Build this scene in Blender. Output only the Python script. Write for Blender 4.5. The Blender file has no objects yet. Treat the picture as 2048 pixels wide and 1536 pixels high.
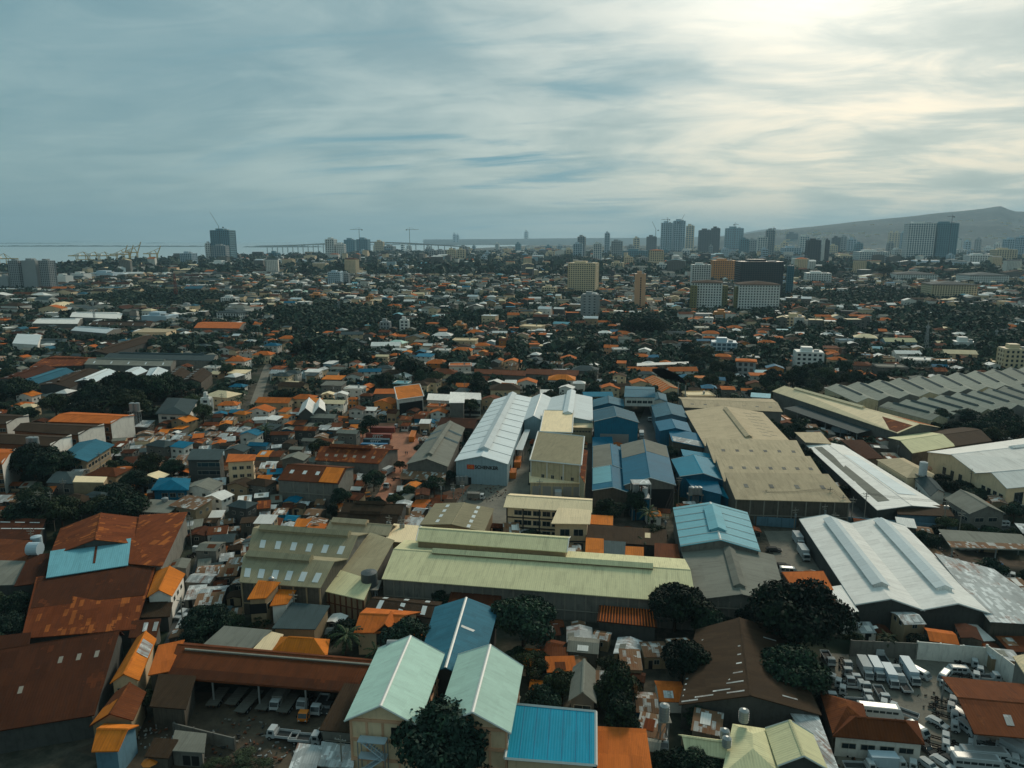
import bpy, math, random
import numpy as np
from mathutils import Vector, Matrix
random.seed(7); RNG=np.random.default_rng(7)
C=bpy.data.collections.new('city'); bpy.context.scene.collection.children.link(C)
# ------------------------------------------------------------------ camera
F=1450.0; HC=95.0; PT=math.atan(290/F); SP,CP=math.sin(PT),math.cos(PT)
cam=bpy.data.cameras.new('camera'); co=bpy.data.objects.new('camera',cam); C.objects.link(co)
cam.sensor_width=36; cam.lens=F/2048*36; cam.clip_start=1; cam.clip_end=120000
co.location=(0,0,HC); co.rotation_euler=(math.pi/2-PT,0,0); bpy.context.scene.camera=co
def P(px,py,z=0.0):
    u=(px-1024)/F; v=(py-768)/F; t=(HC-z)/(SP+v*CP)
    return Vector((u*t,(CP-v*SP)*t,z))
def pix(p):
    x,y,z=p[0],p[1],p[2]-HC
    d=y*CP-z*SP
    return 1024+F*x/d, 768-F*(y*SP+z*CP)/d
def depth(py,z=0): return (HC-z)/(SP+(py-768)/F*CP)
# ------------------------------------------------------------------ materials
def nd(nt,t,**k):
    n=nt.nodes.new(t)
    for a,b in k.items():
        if a=='i':
            for c,d in b.items(): n.inputs[c].default_value=d
        else: setattr(n,a,b)
    return n
def newmat(name,rough=.7,spec=.4):
    m=bpy.data.materials.new(name); m.use_nodes=True; nt=m.node_tree
    b=nt.nodes['Principled BSDF']; b.inputs['Roughness'].default_value=rough
    b.inputs['Specular IOR Level'].default_value=spec
    return m,nt,b
def mathn(nt,op,a,b=None,c=None):
    n=nt.nodes.new('ShaderNodeMath'); n.operation=op
    for i,v in enumerate((a,b,c)):
        if v is None: continue
        if isinstance(v,(int,float)): n.inputs[i].default_value=v
        else: nt.links.new(v,n.inputs[i])
    return n.outputs[0]
def mixc(nt,f,a,b,mode='MIX'):
    n=nt.nodes.new('ShaderNodeMix'); n.data_type='RGBA'; n.blend_type=mode
    for s,v in ((0,f),(6,a),(7,b)):
        if isinstance(v,(int,float)): n.inputs[s].default_value=v
        elif isinstance(v,tuple): n.inputs[s].default_value=(*v[:3],1)
        else: nt.links.new(v,n.inputs[s])
    return n.outputs[2]
def noise(nt,vec,scale,det=4,rough=.6,dist=0):
    n=nt.nodes.new('ShaderNodeTexNoise'); n.inputs['Scale'].default_value=scale; n.inputs['Detail'].default_value=det
    n.inputs['Roughness'].default_value=rough; n.inputs['Distortion'].default_value=dist
    if vec is not None: nt.links.new(vec,n.inputs['Vector'])
    return n.outputs[0]
def ramp(nt,f,a,b):
    n=nt.nodes.new('ShaderNodeMapRange'); n.inputs[1].default_value=a; n.inputs[2].default_value=b
    n.interpolation_type='SMOOTHSTEP'; nt.links.new(f,n.inputs[0]); return n.outputs[0]
def objvec(nt):
    tc=nt.nodes.new('ShaderNodeTexCoord'); oi=nt.nodes.new('ShaderNodeObjectInfo')
    v=nt.nodes.new('ShaderNodeVectorMath'); v.operation='ADD'
    s=mathn(nt,'MULTIPLY',oi.outputs['Random'],173.0); cb=nt.nodes.new('ShaderNodeCombineXYZ')
    nt.links.new(s,cb.inputs[0]); nt.links.new(s,cb.inputs[1])
    nt.links.new(tc.outputs['Object'],v.inputs[0]); nt.links.new(cb.outputs[0],v.inputs[1])
    return v.outputs[0],tc.outputs['UV'],oi.outputs['Random']
def scalev(nt,vec,s):
    n=nt.nodes.new('ShaderNodeVectorMath'); n.operation='MULTIPLY'; nt.links.new(vec,n.inputs[0]); n.inputs[1].default_value=s
    return n.outputs[0]
RUSTC=(.17,.055,.018)
def roofmat(name,col,rust=.1,sheet=.3,pitch=.85,rough=.5,row=3.0,rustc=RUSTC,col2=None,p2=0,dirt=.45,bump=.16):
    pitch*=.62; sheet*=.8
    m,nt,b=newmat(name,min(.9,rough+.25),.10)
    ov,uv,rnd=objvec(nt)
    sx=nt.nodes.new('ShaderNodeSeparateXYZ'); nt.links.new(uv,sx.inputs[0])
    u=sx.outputs[0]; v=sx.outputs[1]
    fu=mathn(nt,'FLOOR',mathn(nt,'DIVIDE',u,pitch*1.7)); off=mathn(nt,'MULTIPLY',mathn(nt,'SINE',mathn(nt,'MULTIPLY',fu,7.3)),.6)
    fv=mathn(nt,'FLOOR',mathn(nt,'ADD',mathn(nt,'DIVIDE',v,row),off))
    cb=nt.nodes.new('ShaderNodeCombineXYZ'); nt.links.new(fu,cb.inputs[0]); nt.links.new(fv,cb.inputs[1]); nt.links.new(mathn(nt,'MULTIPLY',rnd,57.),cb.inputs[2])
    wn=nt.nodes.new('ShaderNodeTexWhiteNoise'); wn.noise_dimensions='3D'; nt.links.new(cb.outputs[0],wn.inputs['Vector'])
    w=wn.outputs['Value']
    big=noise(nt,ov,.12,5,.65); fine=noise(nt,ov,1.1,4,.7)
    cbs=nt.nodes.new('ShaderNodeCombineXYZ'); nt.links.new(mathn(nt,'MULTIPLY',u,1.6),cbs.inputs[0]); nt.links.new(mathn(nt,'MULTIPLY',v,.13),cbs.inputs[1]); nt.links.new(mathn(nt,'MULTIPLY',rnd,31.),cbs.inputs[2])
    streak=noise(nt,cbs.outputs[0],1.0,4,.6)
    base=mixc(nt,mathn(nt,'MULTIPLY',w,sheet),col,tuple(c*.45 for c in col))
    if col2:
        sel=mathn(nt,'GREATER_THAN',mathn(nt,'ADD',mathn(nt,'MULTIPLY',w,.6),mathn(nt,'MULTIPLY',big,.8)),1.12-p2*.7)
        base=mixc(nt,sel,base,col2)
    # blotches of older and newer sheets, dirt streaks and rust
    cb2=nt.nodes.new('ShaderNodeCombineXYZ'); nt.links.new(mathn(nt,'FLOOR',mathn(nt,'DIVIDE',mathn(nt,'ADD',u,mathn(nt,'MULTIPLY',fine,1.2)),pitch*6.1)),cb2.inputs[0]); nt.links.new(mathn(nt,'FLOOR',mathn(nt,'DIVIDE',mathn(nt,'ADD',v,mathn(nt,'MULTIPLY',streak,1.5)),row*1.9)),cb2.inputs[1]); nt.links.new(mathn(nt,'MULTIPLY',rnd,91.),cb2.inputs[2])
    wn2=nt.nodes.new('ShaderNodeTexWhiteNoise'); wn2.noise_dimensions='3D'; nt.links.new(cb2.outputs[0],wn2.inputs['Vector'])
    base=mixc(nt,mathn(nt,'MULTIPLY',mathn(nt,'POWER',wn2.outputs['Value'],2.0),.16+rust*1.1),base,tuple(c*.42 for c in col))
    base=mixc(nt,mathn(nt,'MULTIPLY',ramp(nt,streak,.48,.75),dirt),base,tuple(c*.35+.01 for c in col))
    rm=ramp(nt,mathn(nt,'ADD',mathn(nt,'MULTIPLY',big,.55),mathn(nt,'ADD',mathn(nt,'MULTIPLY',streak,.3),mathn(nt,'MULTIPLY',fine,.25))),.78-rust*.5,.9-rust*.5)
    if rust>0: base=mixc(nt,mathn(nt,'MULTIPLY',rm,min(1,.5+rust)),base,rustc)
    base=mixc(nt,mathn(nt,'MULTIPLY',mathn(nt,'SUBTRACT',fine,.3),.5),base,tuple(min(1,c*1.25) for c in col))
    rib=mathn(nt,'SINE',mathn(nt,'MULTIPLY',u,2*math.pi/pitch))
    dark=ramp(nt,rib,.55,1.0)
    base=mixc(nt,mathn(nt,'MULTIPLY',dark,.16),base,tuple(c*.3 for c in col))
    val=mathn(nt,'ADD',mathn(nt,'MULTIPLY',rnd,.3),.85)
    base=mixc(nt,1.0,base,val_rgb(nt,val),'MULTIPLY')
    nt.links.new(base,b.inputs['Base Color'])
    bp=nt.nodes.new('ShaderNodeBump'); bp.inputs['Strength'].default_value=bump; bp.inputs['Distance'].default_value=.08
    nt.links.new(mathn(nt,'ADD',rib,mathn(nt,'MULTIPLY',w,.8)),bp.inputs['Height']); nt.links.new(bp.outputs[0],b.inputs['Normal'])
    return m
def val_rgb(nt,v):
    n=nt.nodes.new('ShaderNodeCombineXYZ')
    for i in range(3): nt.links.new(v,n.inputs[i])
    return n.outputs[0]
def wallmat(name,col,dirt=.5,rough=.85,panel=0,sc=.35):
    m,nt,b=newmat(name,rough,.2); ov,uv,rnd=objvec(nt)
    big=noise(nt,ov,sc,6,.7); st=noise(nt,scalev(nt,uv,(1.2,.18,1)),1.0,4,.65)
    base=mixc(nt,mathn(nt,'MULTIPLY',ramp(nt,big,.45,.75),dirt),col,tuple(c*.4 for c in col))
    base=mixc(nt,mathn(nt,'MULTIPLY',ramp(nt,st,.5,.72),dirt*.9),base,tuple(c*.3+.01 for c in col))
    if panel:
        sx=nt.nodes.new('ShaderNodeSeparateXYZ'); nt.links.new(uv,sx.inputs[0])
        r=mathn(nt,'GREATER_THAN',mathn(nt,'FRACT',mathn(nt,'DIVIDE',sx.outputs[0],panel)),.93)
        base=mixc(nt,mathn(nt,'MULTIPLY',r,.45),base,tuple(c*.3 for c in col))
    base=mixc(nt,1.0,base,val_rgb(nt,mathn(nt,'ADD',mathn(nt,'MULTIPLY',rnd,.35),.8)),'MULTIPLY')
    nt.links.new(base,b.inputs['Base Color']); return m
def plain(name,col,rough=.5,spec=.5,metal=0,nz=.3,sc=2.0):
    m,nt,b=newmat(name,rough,spec); ov,uv,rnd=objvec(nt)
    base=mixc(nt,mathn(nt,'MULTIPLY',noise(nt,ov,sc,4,.65),nz),col,tuple(c*.4 for c in col))
    nt.links.new(base,b.inputs['Base Color']); b.inputs['Metallic'].default_value=metal
    return m
RM={'O':roofmat('orange_tile_roof',(.56,.15,.03),.2,.35,.5,.7),
'o':roofmat('bright_orange_roof',(.62,.185,.022),.3,.4,.9,.55),
'R':roofmat('rusty_roof',(.135,.042,.015),.35,.45,.9,.7,rustc=(.21,.068,.02),col2=(.19,.06,.018),p2=.12,dirt=.7),
'r':roofmat('patched_rust_roof',(.17,.045,.014),.35,.7,.9,.7,rustc=(.38,.11,.02),col2=(.36,.11,.025),p2=.3,dirt=.6),
'K':roofmat('dark_rust_roof',(.072,.024,.010),.3,.55,.9,.75,rustc=(.17,.045,.012),col2=(.12,.035,.012),p2=.15,dirt=.7),
'D':roofmat('dark_brown_roof',(.052,.034,.020),.25,.6,.8,.75,rustc=(.16,.06,.03)),
'B':roofmat('blue_roof',(.0,.14,.24),.04,.2,.85,.45),
'c':roofmat('bright_blue_roof',(.0,.24,.37),.0,.18,.8,.4,dirt=.35),
'b':roofmat('pale_blue_roof',(.16,.42,.50),.05,.15,.85,.4,dirt=.3),
's':roofmat('slate_blue_roof',(.03,.14,.20),.12,.35,.85,.5,dirt=.5),
'G':roofmat('grey_roof',(.20,.21,.18),.10,.3,.85,.6),
'g':roofmat('dark_grey_roof',(.055,.085,.09),.06,.3,.8,.6),
'W':roofmat('white_roof',(.80,.80,.76),.05,.22,.85,.45,dirt=.35),
'C':roofmat('cream_roof',(.82,.67,.43),.03,.15,.85,.5,dirt=.3),
'T':roofmat('olive_tan_roof',(.31,.28,.18),.03,.3,.85,.6),
't':roofmat('sand_roof',(.50,.41,.27),.06,.3,.85,.6),
'Y':roofmat('pale_green_roof',(.62,.60,.36),.06,.2,.85,.5,dirt=.45),
'M':roofmat('mint_roof',(.50,.72,.62),.02,.18,.55,.45,dirt=.25,row=2),
'L':roofmat('ice_blue_roof',(.60,.68,.70),.0,.08,1.0,.4,dirt=.25,row=9),
'S':roofmat('sage_grey_roof',(.25,.28,.24),.08,.3,.85,.6),
'Z':roofmat('tin_sheet_roof',(.42,.46,.46),.42,.75,.75,.45,row=2.2,col2=(.66,.70,.70),p2=.45),
'z':roofmat('patched_tin_roof',(.24,.14,.08),.4,.7,.75,.6,row=2.2,col2=(.50,.54,.53),p2=.42),
}
WM={'w':wallmat('white_wall',(.70,.69,.63),.35),'c':wallmat('cream_wall',(.72,.56,.36),.3),'g':wallmat('grey_concrete_wall',(.17,.17,.15),.6),
'k':wallmat('dark_concrete_wall',(.07,.075,.07),.6),'t':wallmat('tan_wall',(.34,.26,.16),.4),'b':wallmat('blue_wall',(.008,.13,.22),.4,panel=1.0),
'l':wallmat('pale_blue_wall',(.30,.44,.50),.2,.6,panel=1.2),'o':wallmat('orange_wall',(.62,.24,.06),.3),'p':wallmat('peach_wall',(.62,.36,.22),.2),
's':wallmat('weathered_tin_wall',(.11,.10,.08),.7,.8,panel=1.1),'y':wallmat('bright_yellow_wall',(.7,.33,.03),.2),'n':wallmat('brick_brown_wall',(.25,.11,.05),.4),
'B':wallmat('steel_blue_wall',(.10,.20,.26),.4),'m':wallmat('sand_panel_wall',(.47,.42,.28),.4,.8,panel=2.4)}
GLASS=plain('window_glass',(.02,.035,.04),.12,.7,nz=.3); DARK=plain('dark_opening',(.015,.018,.018),.8,.2)
WFR=plain('window_frame_paint',(.45,.43,.36),.6); STEEL=plain('galvanised_steel',(.30,.33,.33),.4,.5,.3); WHITE=plain('white_paint',(.50,.55,.56),.75,.12,nz=.5)
CHAS=plain('chassis_black',(.02,.018,.016),.9,.05); BLACK=plain('black_rubber',(.015,.015,.015),.8,.2); TRIM=plain('pale_metal_trim',(.62,.65,.62),.5); ORP=plain('orange_paint',(.72,.22,.02),.5,nz=.35)
REDP=plain('oxide_red_paint',(.26,.055,.03),.5,nz=.4); BLUP=plain('container_blue_paint',(.02,.17,.33),.5,nz=.35); TEALP=plain('deep_teal_paint',(.02,.075,.10),.5,nz=.35)
YELP=plain('crane_yellow_paint',(.50,.30,.05),.6); SIGNR=plain('sign_red_paint',(.55,.06,.02),.5,nz=.1); DARKP=plain('dark_grey_paint',(.05,.055,.055),.85,.1)
SKYL=plain('skylight_panel',(.60,.66,.66),.3,.6,nz=.3,sc=.8); RUSTP=plain('rusted_metal',(.15,.06,.03),.8,.2,nz=.6); CONC=plain('pale_concrete',(.27,.26,.22),.85,.2,nz=.5,sc=.5)
def leafmat(name,a,b_,c_=None):
    m,nt,b=newmat(name,.75,.12); ov,uv,rnd=objvec(nt)
    n1=noise(nt,ov,.45,3,.6); n2=noise(nt,ov,2.3,3,.7)
    base=mixc(nt,ramp(nt,n1,.38,.66),a,b_); base=mixc(nt,mathn(nt,'MULTIPLY',ramp(nt,n2,.5,.75),.55),base,tuple(min(1,c*1.9) for c in b_)); n9=noise(nt,ov,9.0,1,.5); base=mixc(nt,ramp(nt,n9,.35,.7),tuple(c*.6 for c in a),base)
    if c_: base=mixc(nt,ramp(nt,noise(nt,ov,.55,2,.5),.56,.64),base,c_)
    base=mixc(nt,1.0,base,val_rgb(nt,mathn(nt,'ADD',mathn(nt,'MULTIPLY',rnd,1.1),.7)),'MULTIPLY')
    nt.links.new(base,b.inputs['Base Color']); return m
LEAF=leafmat('leaf_dark',(.013,.030,.022),(.032,.062,.032)); LEAF2=leafmat('leaf_olive',(.028,.044,.024),(.055,.080,.036))
LEAFO=leafmat('leaf_blossom',(.018,.036,.022),(.036,.060,.028),(.30,.12,.04)); BARK=plain('bark',(.07,.05,.035),.9,.1)
PALM=leafmat('palm_leaf',(.025,.045,.022),(.06,.085,.035))
# ------------------------------------------------------------------ mesh helpers
def uvmesh(me,v,faces):
    uvl=me.uv_layers.new(name='UVMap'); out=[]
    for f in faces:
        a,b,c=v[f[0]],v[f[1]],v[f[2]]
        n=(Vector(b)-Vector(a)).cross(Vector(c)-Vector(a))
        if n.length<1e-9: n=Vector((0,0,1))
        n.normalize()
        if n.z<0 and abs(n.z)>.2: n=-n
        u=Vector((0,0,1)).cross(n)
        if u.length<1e-4: u=Vector((1,0,0))
        u.normalize(); w=n.cross(u)
        for i in f:
            p=v[i]; out.append(p[0]*u.x+p[1]*u.y+p[2]*u.z); out.append(p[0]*w.x+p[1]*w.y+p[2]*w.z)
    uvl.data.foreach_set('uv',out)
class MB:
    def __init__(s): s.v=[]; s.f=[]; s.m=[]
    def add(s,v,f,m=0):
        o=len(s.v); s.v+= [tuple(p) for p in v]; s.f+=[tuple(i+o for i in q) for q in f]; s.m+=[m]*len(f); return s
    def box(s,x0,y0,z0,x1,y1,z1,m=0):
        return s.add([(x0,y0,z0),(x1,y0,z0),(x1,y1,z0),(x0,y1,z0),(x0,y0,z1),(x1,y0,z1),(x1,y1,z1),(x0,y1,z1)],BF,m)
    def bar(s,a,b,r,m=0,n=4,r2=None):
        a=Vector(a);b=Vector(b);d=(b-a).normalized(); x=d.orthogonal().normalized(); y=d.cross(x); r2=r if r2 is None else r2
        v=[];
        for p,q in ((a,r),(b,r2)):
            for k in range(n):
                t=2*math.pi*(k+.5)/n; v.append(p+x*math.cos(t)*q+y*math.sin(t)*q)
        f=[(k,(k+1)%n,n+(k+1)%n,n+k) for k in range(n)]+[tuple(range(n))[::-1],tuple(range(n,2*n))]
        return s.add(v,f,m)
    def prism(s,q,z0,z1,m=0):
        n=len(q); v=[(p[0],p[1],z0) for p in q]+[(p[0],p[1],z1) for p in q]
        f=[(k,(k+1)%n,n+(k+1)%n,n+k) for k in range(n)]+[tuple(range(n))[::-1],tuple(range(n,2*n))]
        return s.add(v,f,m)
    def build(s,name,mats,parent=None,loc=None,org=None):
        me=bpy.data.meshes.new(name); v=s.v
        if org is not None: v=[(p[0]-org[0],p[1]-org[1],p[2]-org[2]) for p in v]
        me.from_pydata(v,[],s.f); 
        if not isinstance(mats,(list,tuple)): mats=[mats]
        for m in mats: me.materials.append(m)
        if len(mats)>1: me.polygons.foreach_set('material_index',s.m)
        uvmesh(me,v,s.f); me.update()
        o=bpy.data.objects.new(name,me); C.objects.link(o)
        if parent: o.parent=parent
        if loc is not None: o.location=loc
        return o
BF=[(0,3,2,1),(4,5,6,7),(0,1,5,4),(1,2,6,5),(2,3,7,6),(3,0,4,7)]
def empty(name,loc,rz=0):
    o=bpy.data.objects.new(name,None); C.objects.link(o); o.location=loc; o.rotation_euler=(0,0,rz); o.empty_display_size=1; return o
def tag(o,label=None,cat=None,group=None,kind=None):
    if label: o['label']=label
    if cat: o['category']=cat
    if group: o['group']=group
    if kind: o['kind']=kind
    return o
def copy_tree(o,parent=None):
    c=o.copy(); C.objects.link(c); c.parent=parent
    for ch in o.children: copy_tree(ch,c)
    return c
_box={}
def panel(parent,name,mat,a,b,z0,z1,org,t=.1,out=1):
    """box standing on the wall line a-b (2D), centred on the plane"""
    a=Vector((a[0],a[1]));b=Vector((b[0],b[1])); w=(b-a).length; h=z1-z0
    k=(name,mat.name,round(w,1),round(h,1))
    if k not in _box:
        m=MB(); w2=w/2
        if name=='window':
            m.box(-w2,-.07,0,w2,.07,h,0); m.box(-w2+.1,-.10,.1,-.04,.10,h-.1,1); m.box(.04,-.10,.1,w2-.1,.10,h-.1,1); o=m.build(name,[WFR,mat]); 
        else: m.box(-w2,-t/2,0,w2,t/2,h); o=m.build(name,mat)
        _box[k]=o.data; bpy.data.objects.remove(o)
    o=bpy.data.objects.new(name,_box[k]); C.objects.link(o); o.parent=parent
    c=(a+b)/2; o.location=(c.x-org[0],c.y-org[1],z0-org[2]); o.rotation_euler=(0,0,math.atan2(b.y-a.y,b.x-a.x)); return o
def expand(q,ov):
    out=[]; n=len(q)
    for i in range(n):
        p=Vector(q[i]); a=(p-Vector(q[i-1])).normalized(); b=(p-Vector(q[(i+1)%n])).normalized(); out.append(p+ov*(a+b))
    return out
def thick(v,f,th):
    n=len(v); V=[tuple(p) for p in v]+[(p[0],p[1],p[2]-th) for p in v]; Fs=list(f); ed={}
    for q in f:
        for i in range(len(q)):
            e=(q[i],q[(i+1)%len(q)]); ed[e]=1
    for q in f: Fs.append(tuple(i+n for i in q)[::-1])
    for (a,b) in ed:
        if (b,a) not in ed: Fs.append((b,a,a+n,b+n))
    return V,Fs
def roofgeo(q,h,rise,kind,t=.5,ov=.4,th=.18,z0=0):
    """q 2D NL,NR,FR,FL -> (roof v,f),(wall v,f), slopes (list of 4-corner 3D)"""
    q=[Vector((p[0],p[1])) for p in q]
    if kind=='b': q=[q[1],q[2],q[3],q[0]]; kind='a'
    if kind=='B': q=[q[1],q[2],q[3],q[0]]; kind='h'
    e=expand(q,ov); L=lambda a,b,t:a+(b-a)*t
    if kind=='flat':
        v=[(p.x,p.y,h+.03+th) for p in e]; wv=[(p.x,p.y,z) for z in (z0,h) for p in q]
        return thick(v,[(0,1,2,3)],th),(wv,BF),[v]
    if kind=='shed': # low along q0q1, high along q3q2
        zz=[h,h,h+rise,h+rise]; v=[(p.x,p.y,z+.03+th) for p,z in zip(e,zz)]
        wv=[(p.x,p.y,z0) for p in q]+[(p.x,p.y,z) for p,z in zip(q,zz)]
        return thick(v,[(0,1,2,3)],th),(wv,BF),[v]
    W=max(.5,(q[1]-q[0]).length/2); ze=h-ov*rise/W
    r0,r1=L(e[0],e[1],t),L(e[3],e[2],t); w0,w1=L(q[0],q[1],t),L(q[3],q[2],t)
    if kind=='h':
        d=(r1-r0); k=min(.42,W/max(d.length,.1)); r0,r1=r0+d*k,r1-d*k
        v=[(*e[0],ze),(*e[1],ze),(*e[2],ze),(*e[3],ze),(*r0,h+rise),(*r1,h+rise)]; v=[(a,b,c+.03+th) for a,b,c in v]
        f=[(0,1,4),(1,2,5,4),(2,3,5),(3,0,4,5)]
        wv=[(p.x,p.y,z) for z in (z0,h) for p in q]
        return thick(v,f,th),(wv,BF),[[v[3],v[0],v[4],v[5]][::1],[v[1],v[2],v[5],v[4]]]
    v=[(*e[0],ze),(*e[1],ze),(*e[2],ze),(*e[3],ze),(*r0,h+rise),(*r1,h+rise)]; v=[(a,b,c+.03+th) for a,b,c in v]
    f=[(0,4,5,3),(4,1,2,5)]
    wv=[(p.x,p.y,z0) for p in q]+[(p.x,p.y,h) for p in q]+[(*w0,h+rise),(*w1,h+rise)]
    wf=[(0,3,2,1),(0,1,5,8,4),(1,2,6,5),(2,3,7,9,6),(3,0,4,7),(4,8,9,7),(8,5,6,9)]
    return thick(v,f,th),(wv,wf),[[v[0],v[3],v[5],v[4]],[v[1],v[2],v[5],v[4]]]
def onslope(s,u,v):
    a,b,c,d=[Vector(x) for x in s]; return (a+(b-a)*u)*(1-v)+(d+(c-d)*u)*v
# occupancy raster (1 m)
OX,OY,ON,OM=-850,80,1700,1700
OCC=np.zeros((ON,OM),bool)
def mark(poly,grow=0):
    if grow: poly=expand([Vector((p[0],p[1])) for p in poly],grow)
    xs=[p[0] for p in poly]; ys=[p[1] for p in poly]
    i0=max(0,int(min(xs)-OX)); i1=min(ON,int(max(xs)-OX)+2); j0=max(0,int(min(ys)-OY)); j1=min(OM,int(max(ys)-OY)+2)
    if i0>=i1 or j0>=j1: return
    X,Y=np.meshgrid(np.arange(i0,i1)+OX+.5,np.arange(j0,j1)+OY+.5,indexing='ij'); ins=np.zeros(X.shape,bool); n=len(poly)
    for k in range(n):
        x0,y0=poly[k][0],poly[k][1]; x1,y1=poly[(k+1)%n][0],poly[(k+1)%n][1]
        if y0==y1: continue
        c=((y0>Y)!=(y1>Y))&(X<(x1-x0)*(Y-y0)/(y1-y0)+x0); ins^=c
    OCC[i0:i1,j0:j1]|=ins
def occ(x,y,r):
    for dx in (-r,0,r):
        for dy in (-r,0,r):
            i=int(x+dx-OX); j=int(y+dy-OY)
            if 0<=i<ON and 0<=j<OM and OCC[i,j]: return True
    return False
LM=[]   # landmarks for labels: (px,py,phrase)
def quad2(q8,h): return [P(q8[i],q8[i+1],h) for i in (0,2,4,6)]
def bld(name,label,cat,vols,group=None,short=None,ext=None,grow=1.0):
    """vols: dicts q,h,r,k,rc,wc + options"""
    q0=[quad2(v['q'],v['h']) for v in vols]
    allp=[p for q in q0 for p in q]; cx=sum(p.x for p in allp)/len(allp); cy=sum(p.y for p in allp)/len(allp)
    org=(cx,cy,0); root=empty(name,org); tag(root,label,cat,group)
    for v,q in zip(vols,q0):
        mark([(p.x,p.y) for p in q],grow)
        (rv,rf),(wv,wf),sl=roofgeo(q,v['h'],v.get('r',2),v.get('k','a'),v.get('t',.5),v.get('ov',.5),v.get('th',.22),v.get('z0',0))
        if v.get('wall',1):
            MB().add(wv,wf).build('wall',WM[v.get('wc','g')],root,org=org)
        else:
            for i in range(4):   # open shed on posts
                a,b=q[i],q[(i+1)%4]; n=max(1,int((b-a).length/9))
                for k in range(n):
                    p=a+(b-a)*(k/n); m=MB().box(-.15,-.15,0,.15,.15,v['h']-.2); o=m.build('post',STEEL,root); o.location=(p.x-cx,p.y-cy,0)
        ro=MB().add(rv,rf).build('roof',RM[v['rc']],root,org=org)
        if v.get('cap',1) and len(sl)==2 and v.get('k','a')!='h':
            a=Vector(sl[0][3]);b=Vector(sl[0][2]); m=MB(); d=(b-a).normalized(); s=d.cross(Vector((0,0,1))).normalized()*.3
            m.add([a-s+Vector((0,0,-.02)),b-s+Vector((0,0,-.02)),b+Vector((0,0,.12)),a+Vector((0,0,.12)),a+s+Vector((0,0,-.02)),b+s+Vector((0,0,-.02))],[(0,1,2,3),(3,2,5,4)]).build('ridge_cap',TRIM if v.get('cap')==2 else RM[v['rc']],ro,org=org)
        if v.get('trim'):
            e=[Vector(p) for p in ([sl[0][0],sl[0][3]]+([sl[1][0]] if len(sl)>1 else [])) ]
            m=MB()
            for a,b in zip(e[:-1],e[1:]): m.bar(a,b,.16)
            if len(sl)>1:
                e=[Vector(sl[0][1]),Vector(sl[0][2]),Vector(sl[1][1])]
                for a,b in zip(e[:-1],e[1:]): m.bar(a,b,.14)
            else:
                vs=[Vector(p) for p in sl[0]]; m=MB()
                for i in range(4): m.bar(vs[i],vs[(i+1)%4],.28)
            m.build('edge_trim',TRIM,ro,org=org)
        for (u0,u1,w,hh) in v.get('vent',[]):
            a=Vector(sl[0][3]); b=Vector(sl[0][2]); p=a+(b-a)*u0; r=a+(b-a)*u1; d=(b-a).normalized(); s=Vector((d.y,-d.x,0)).normalized()*w; up=Vector((0,0,1))
            m=MB(); z=hh
            vv=[p-s*.75-up*.7,p+s*.75-up*.7,r+s*.75-up*.7,r-s*.75-up*.7]
            vv+=[x+up*(z+.3) for x in vv]; vv+=[p+up*(z-.2+w*.25),r+up*(z-.2+w*.25)]
            m.add(vv,[(0,1,5,8,4),(1,2,6,5),(2,3,7,9,6),(3,0,4,7),(4,8,9,7),(8,5,6,9)])
            vo=m.build('ridge_vent',WM[v['vw']] if v.get('vw') else RM[v['rc']],ro,org=org)
            tv=[p-s-up*(-z+.55),p+s-up*(-z+.55),r+s-up*(-z+.55),r-s-up*(-z+.55),p+up*(z-.1+w*.25),r+up*(z-.1+w*.25)]
            V,Fs=thick(tv,[(0,4,5,3),(4,1,2,5)],.1); MB().add(V,Fs).build('vent_roof',RM[v.get('vr',v['rc'])],vo,org=org)
        for (sd,u0,u1,n,vv_,w,l) in v.get('sky',[]):
            for k in range(n):
                u=u0+(u1-u0)*(k/(n-1) if n>1 else 0); s=sl[min(sd,len(sl)-1)]
                c=onslope(s,u,vv_); du=(onslope(s,u+.01,vv_)-c).normalized()*w/2; dv=(onslope(s,u,vv_+.01)-c).normalized()*l/2; nn=du.cross(dv).normalized(); nn=nn if nn.z>0 else -nn
                c=c+nn*.05; V,Fs=thick([c-du-dv,c+du-dv,c+du+dv,c-du+dv],[(0,1,2,3)],.06); MB().add(V,Fs).build('skylight',SKYL if not v.get('sm') else v['sm'],ro,org=org)
        for (sd,us,w) in v.get('seam',[]):
            m=MB()
            for u in us:
                for s in sl:
                    a=onslope(s,u,0);b=onslope(s,u,1); m.bar(a+Vector((0,0,.03)),b+Vector((0,0,.03)),w)
            m.build('roof_seams',v.get('seamm',TRIM),ro,org=org)
        for (sd,u0,u1,v0,v1,mat) in v.get('patch',[]):
            s=sl[min(sd,len(sl)-1)]; c=[onslope(s,u0,v0),onslope(s,u1,v0),onslope(s,u1,v1),onslope(s,u0,v1)]; c=[x+Vector((0,0,.09)) for x in c]
            V,Fs=thick(c,[(0,1,2,3)],.06); MB().add(V,Fs).build('roof_panel',RM[mat],ro,org=org)
        ce=Vector((sum(p.x for p in q)/4,sum(p.y for p in q)/4))
        for (ei,n,zs,w,hh,kind,u0,u1) in v.get('win',[]):
            a=Vector(q[ei][:2]); b=Vector(q[(ei+1)%4][:2]); d=(b-a).normalized()
            for z in zs:
                for k in range(n):
                    u=u0+(u1-u0)*((k+.5)/n); c=a+(b-a)*u; panel(root,kind,GLASS if kind=='window' else (DARK if kind=='doorway' else STEEL),c-d*w/2,c+d*w/2,z,z+hh,org)
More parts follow.
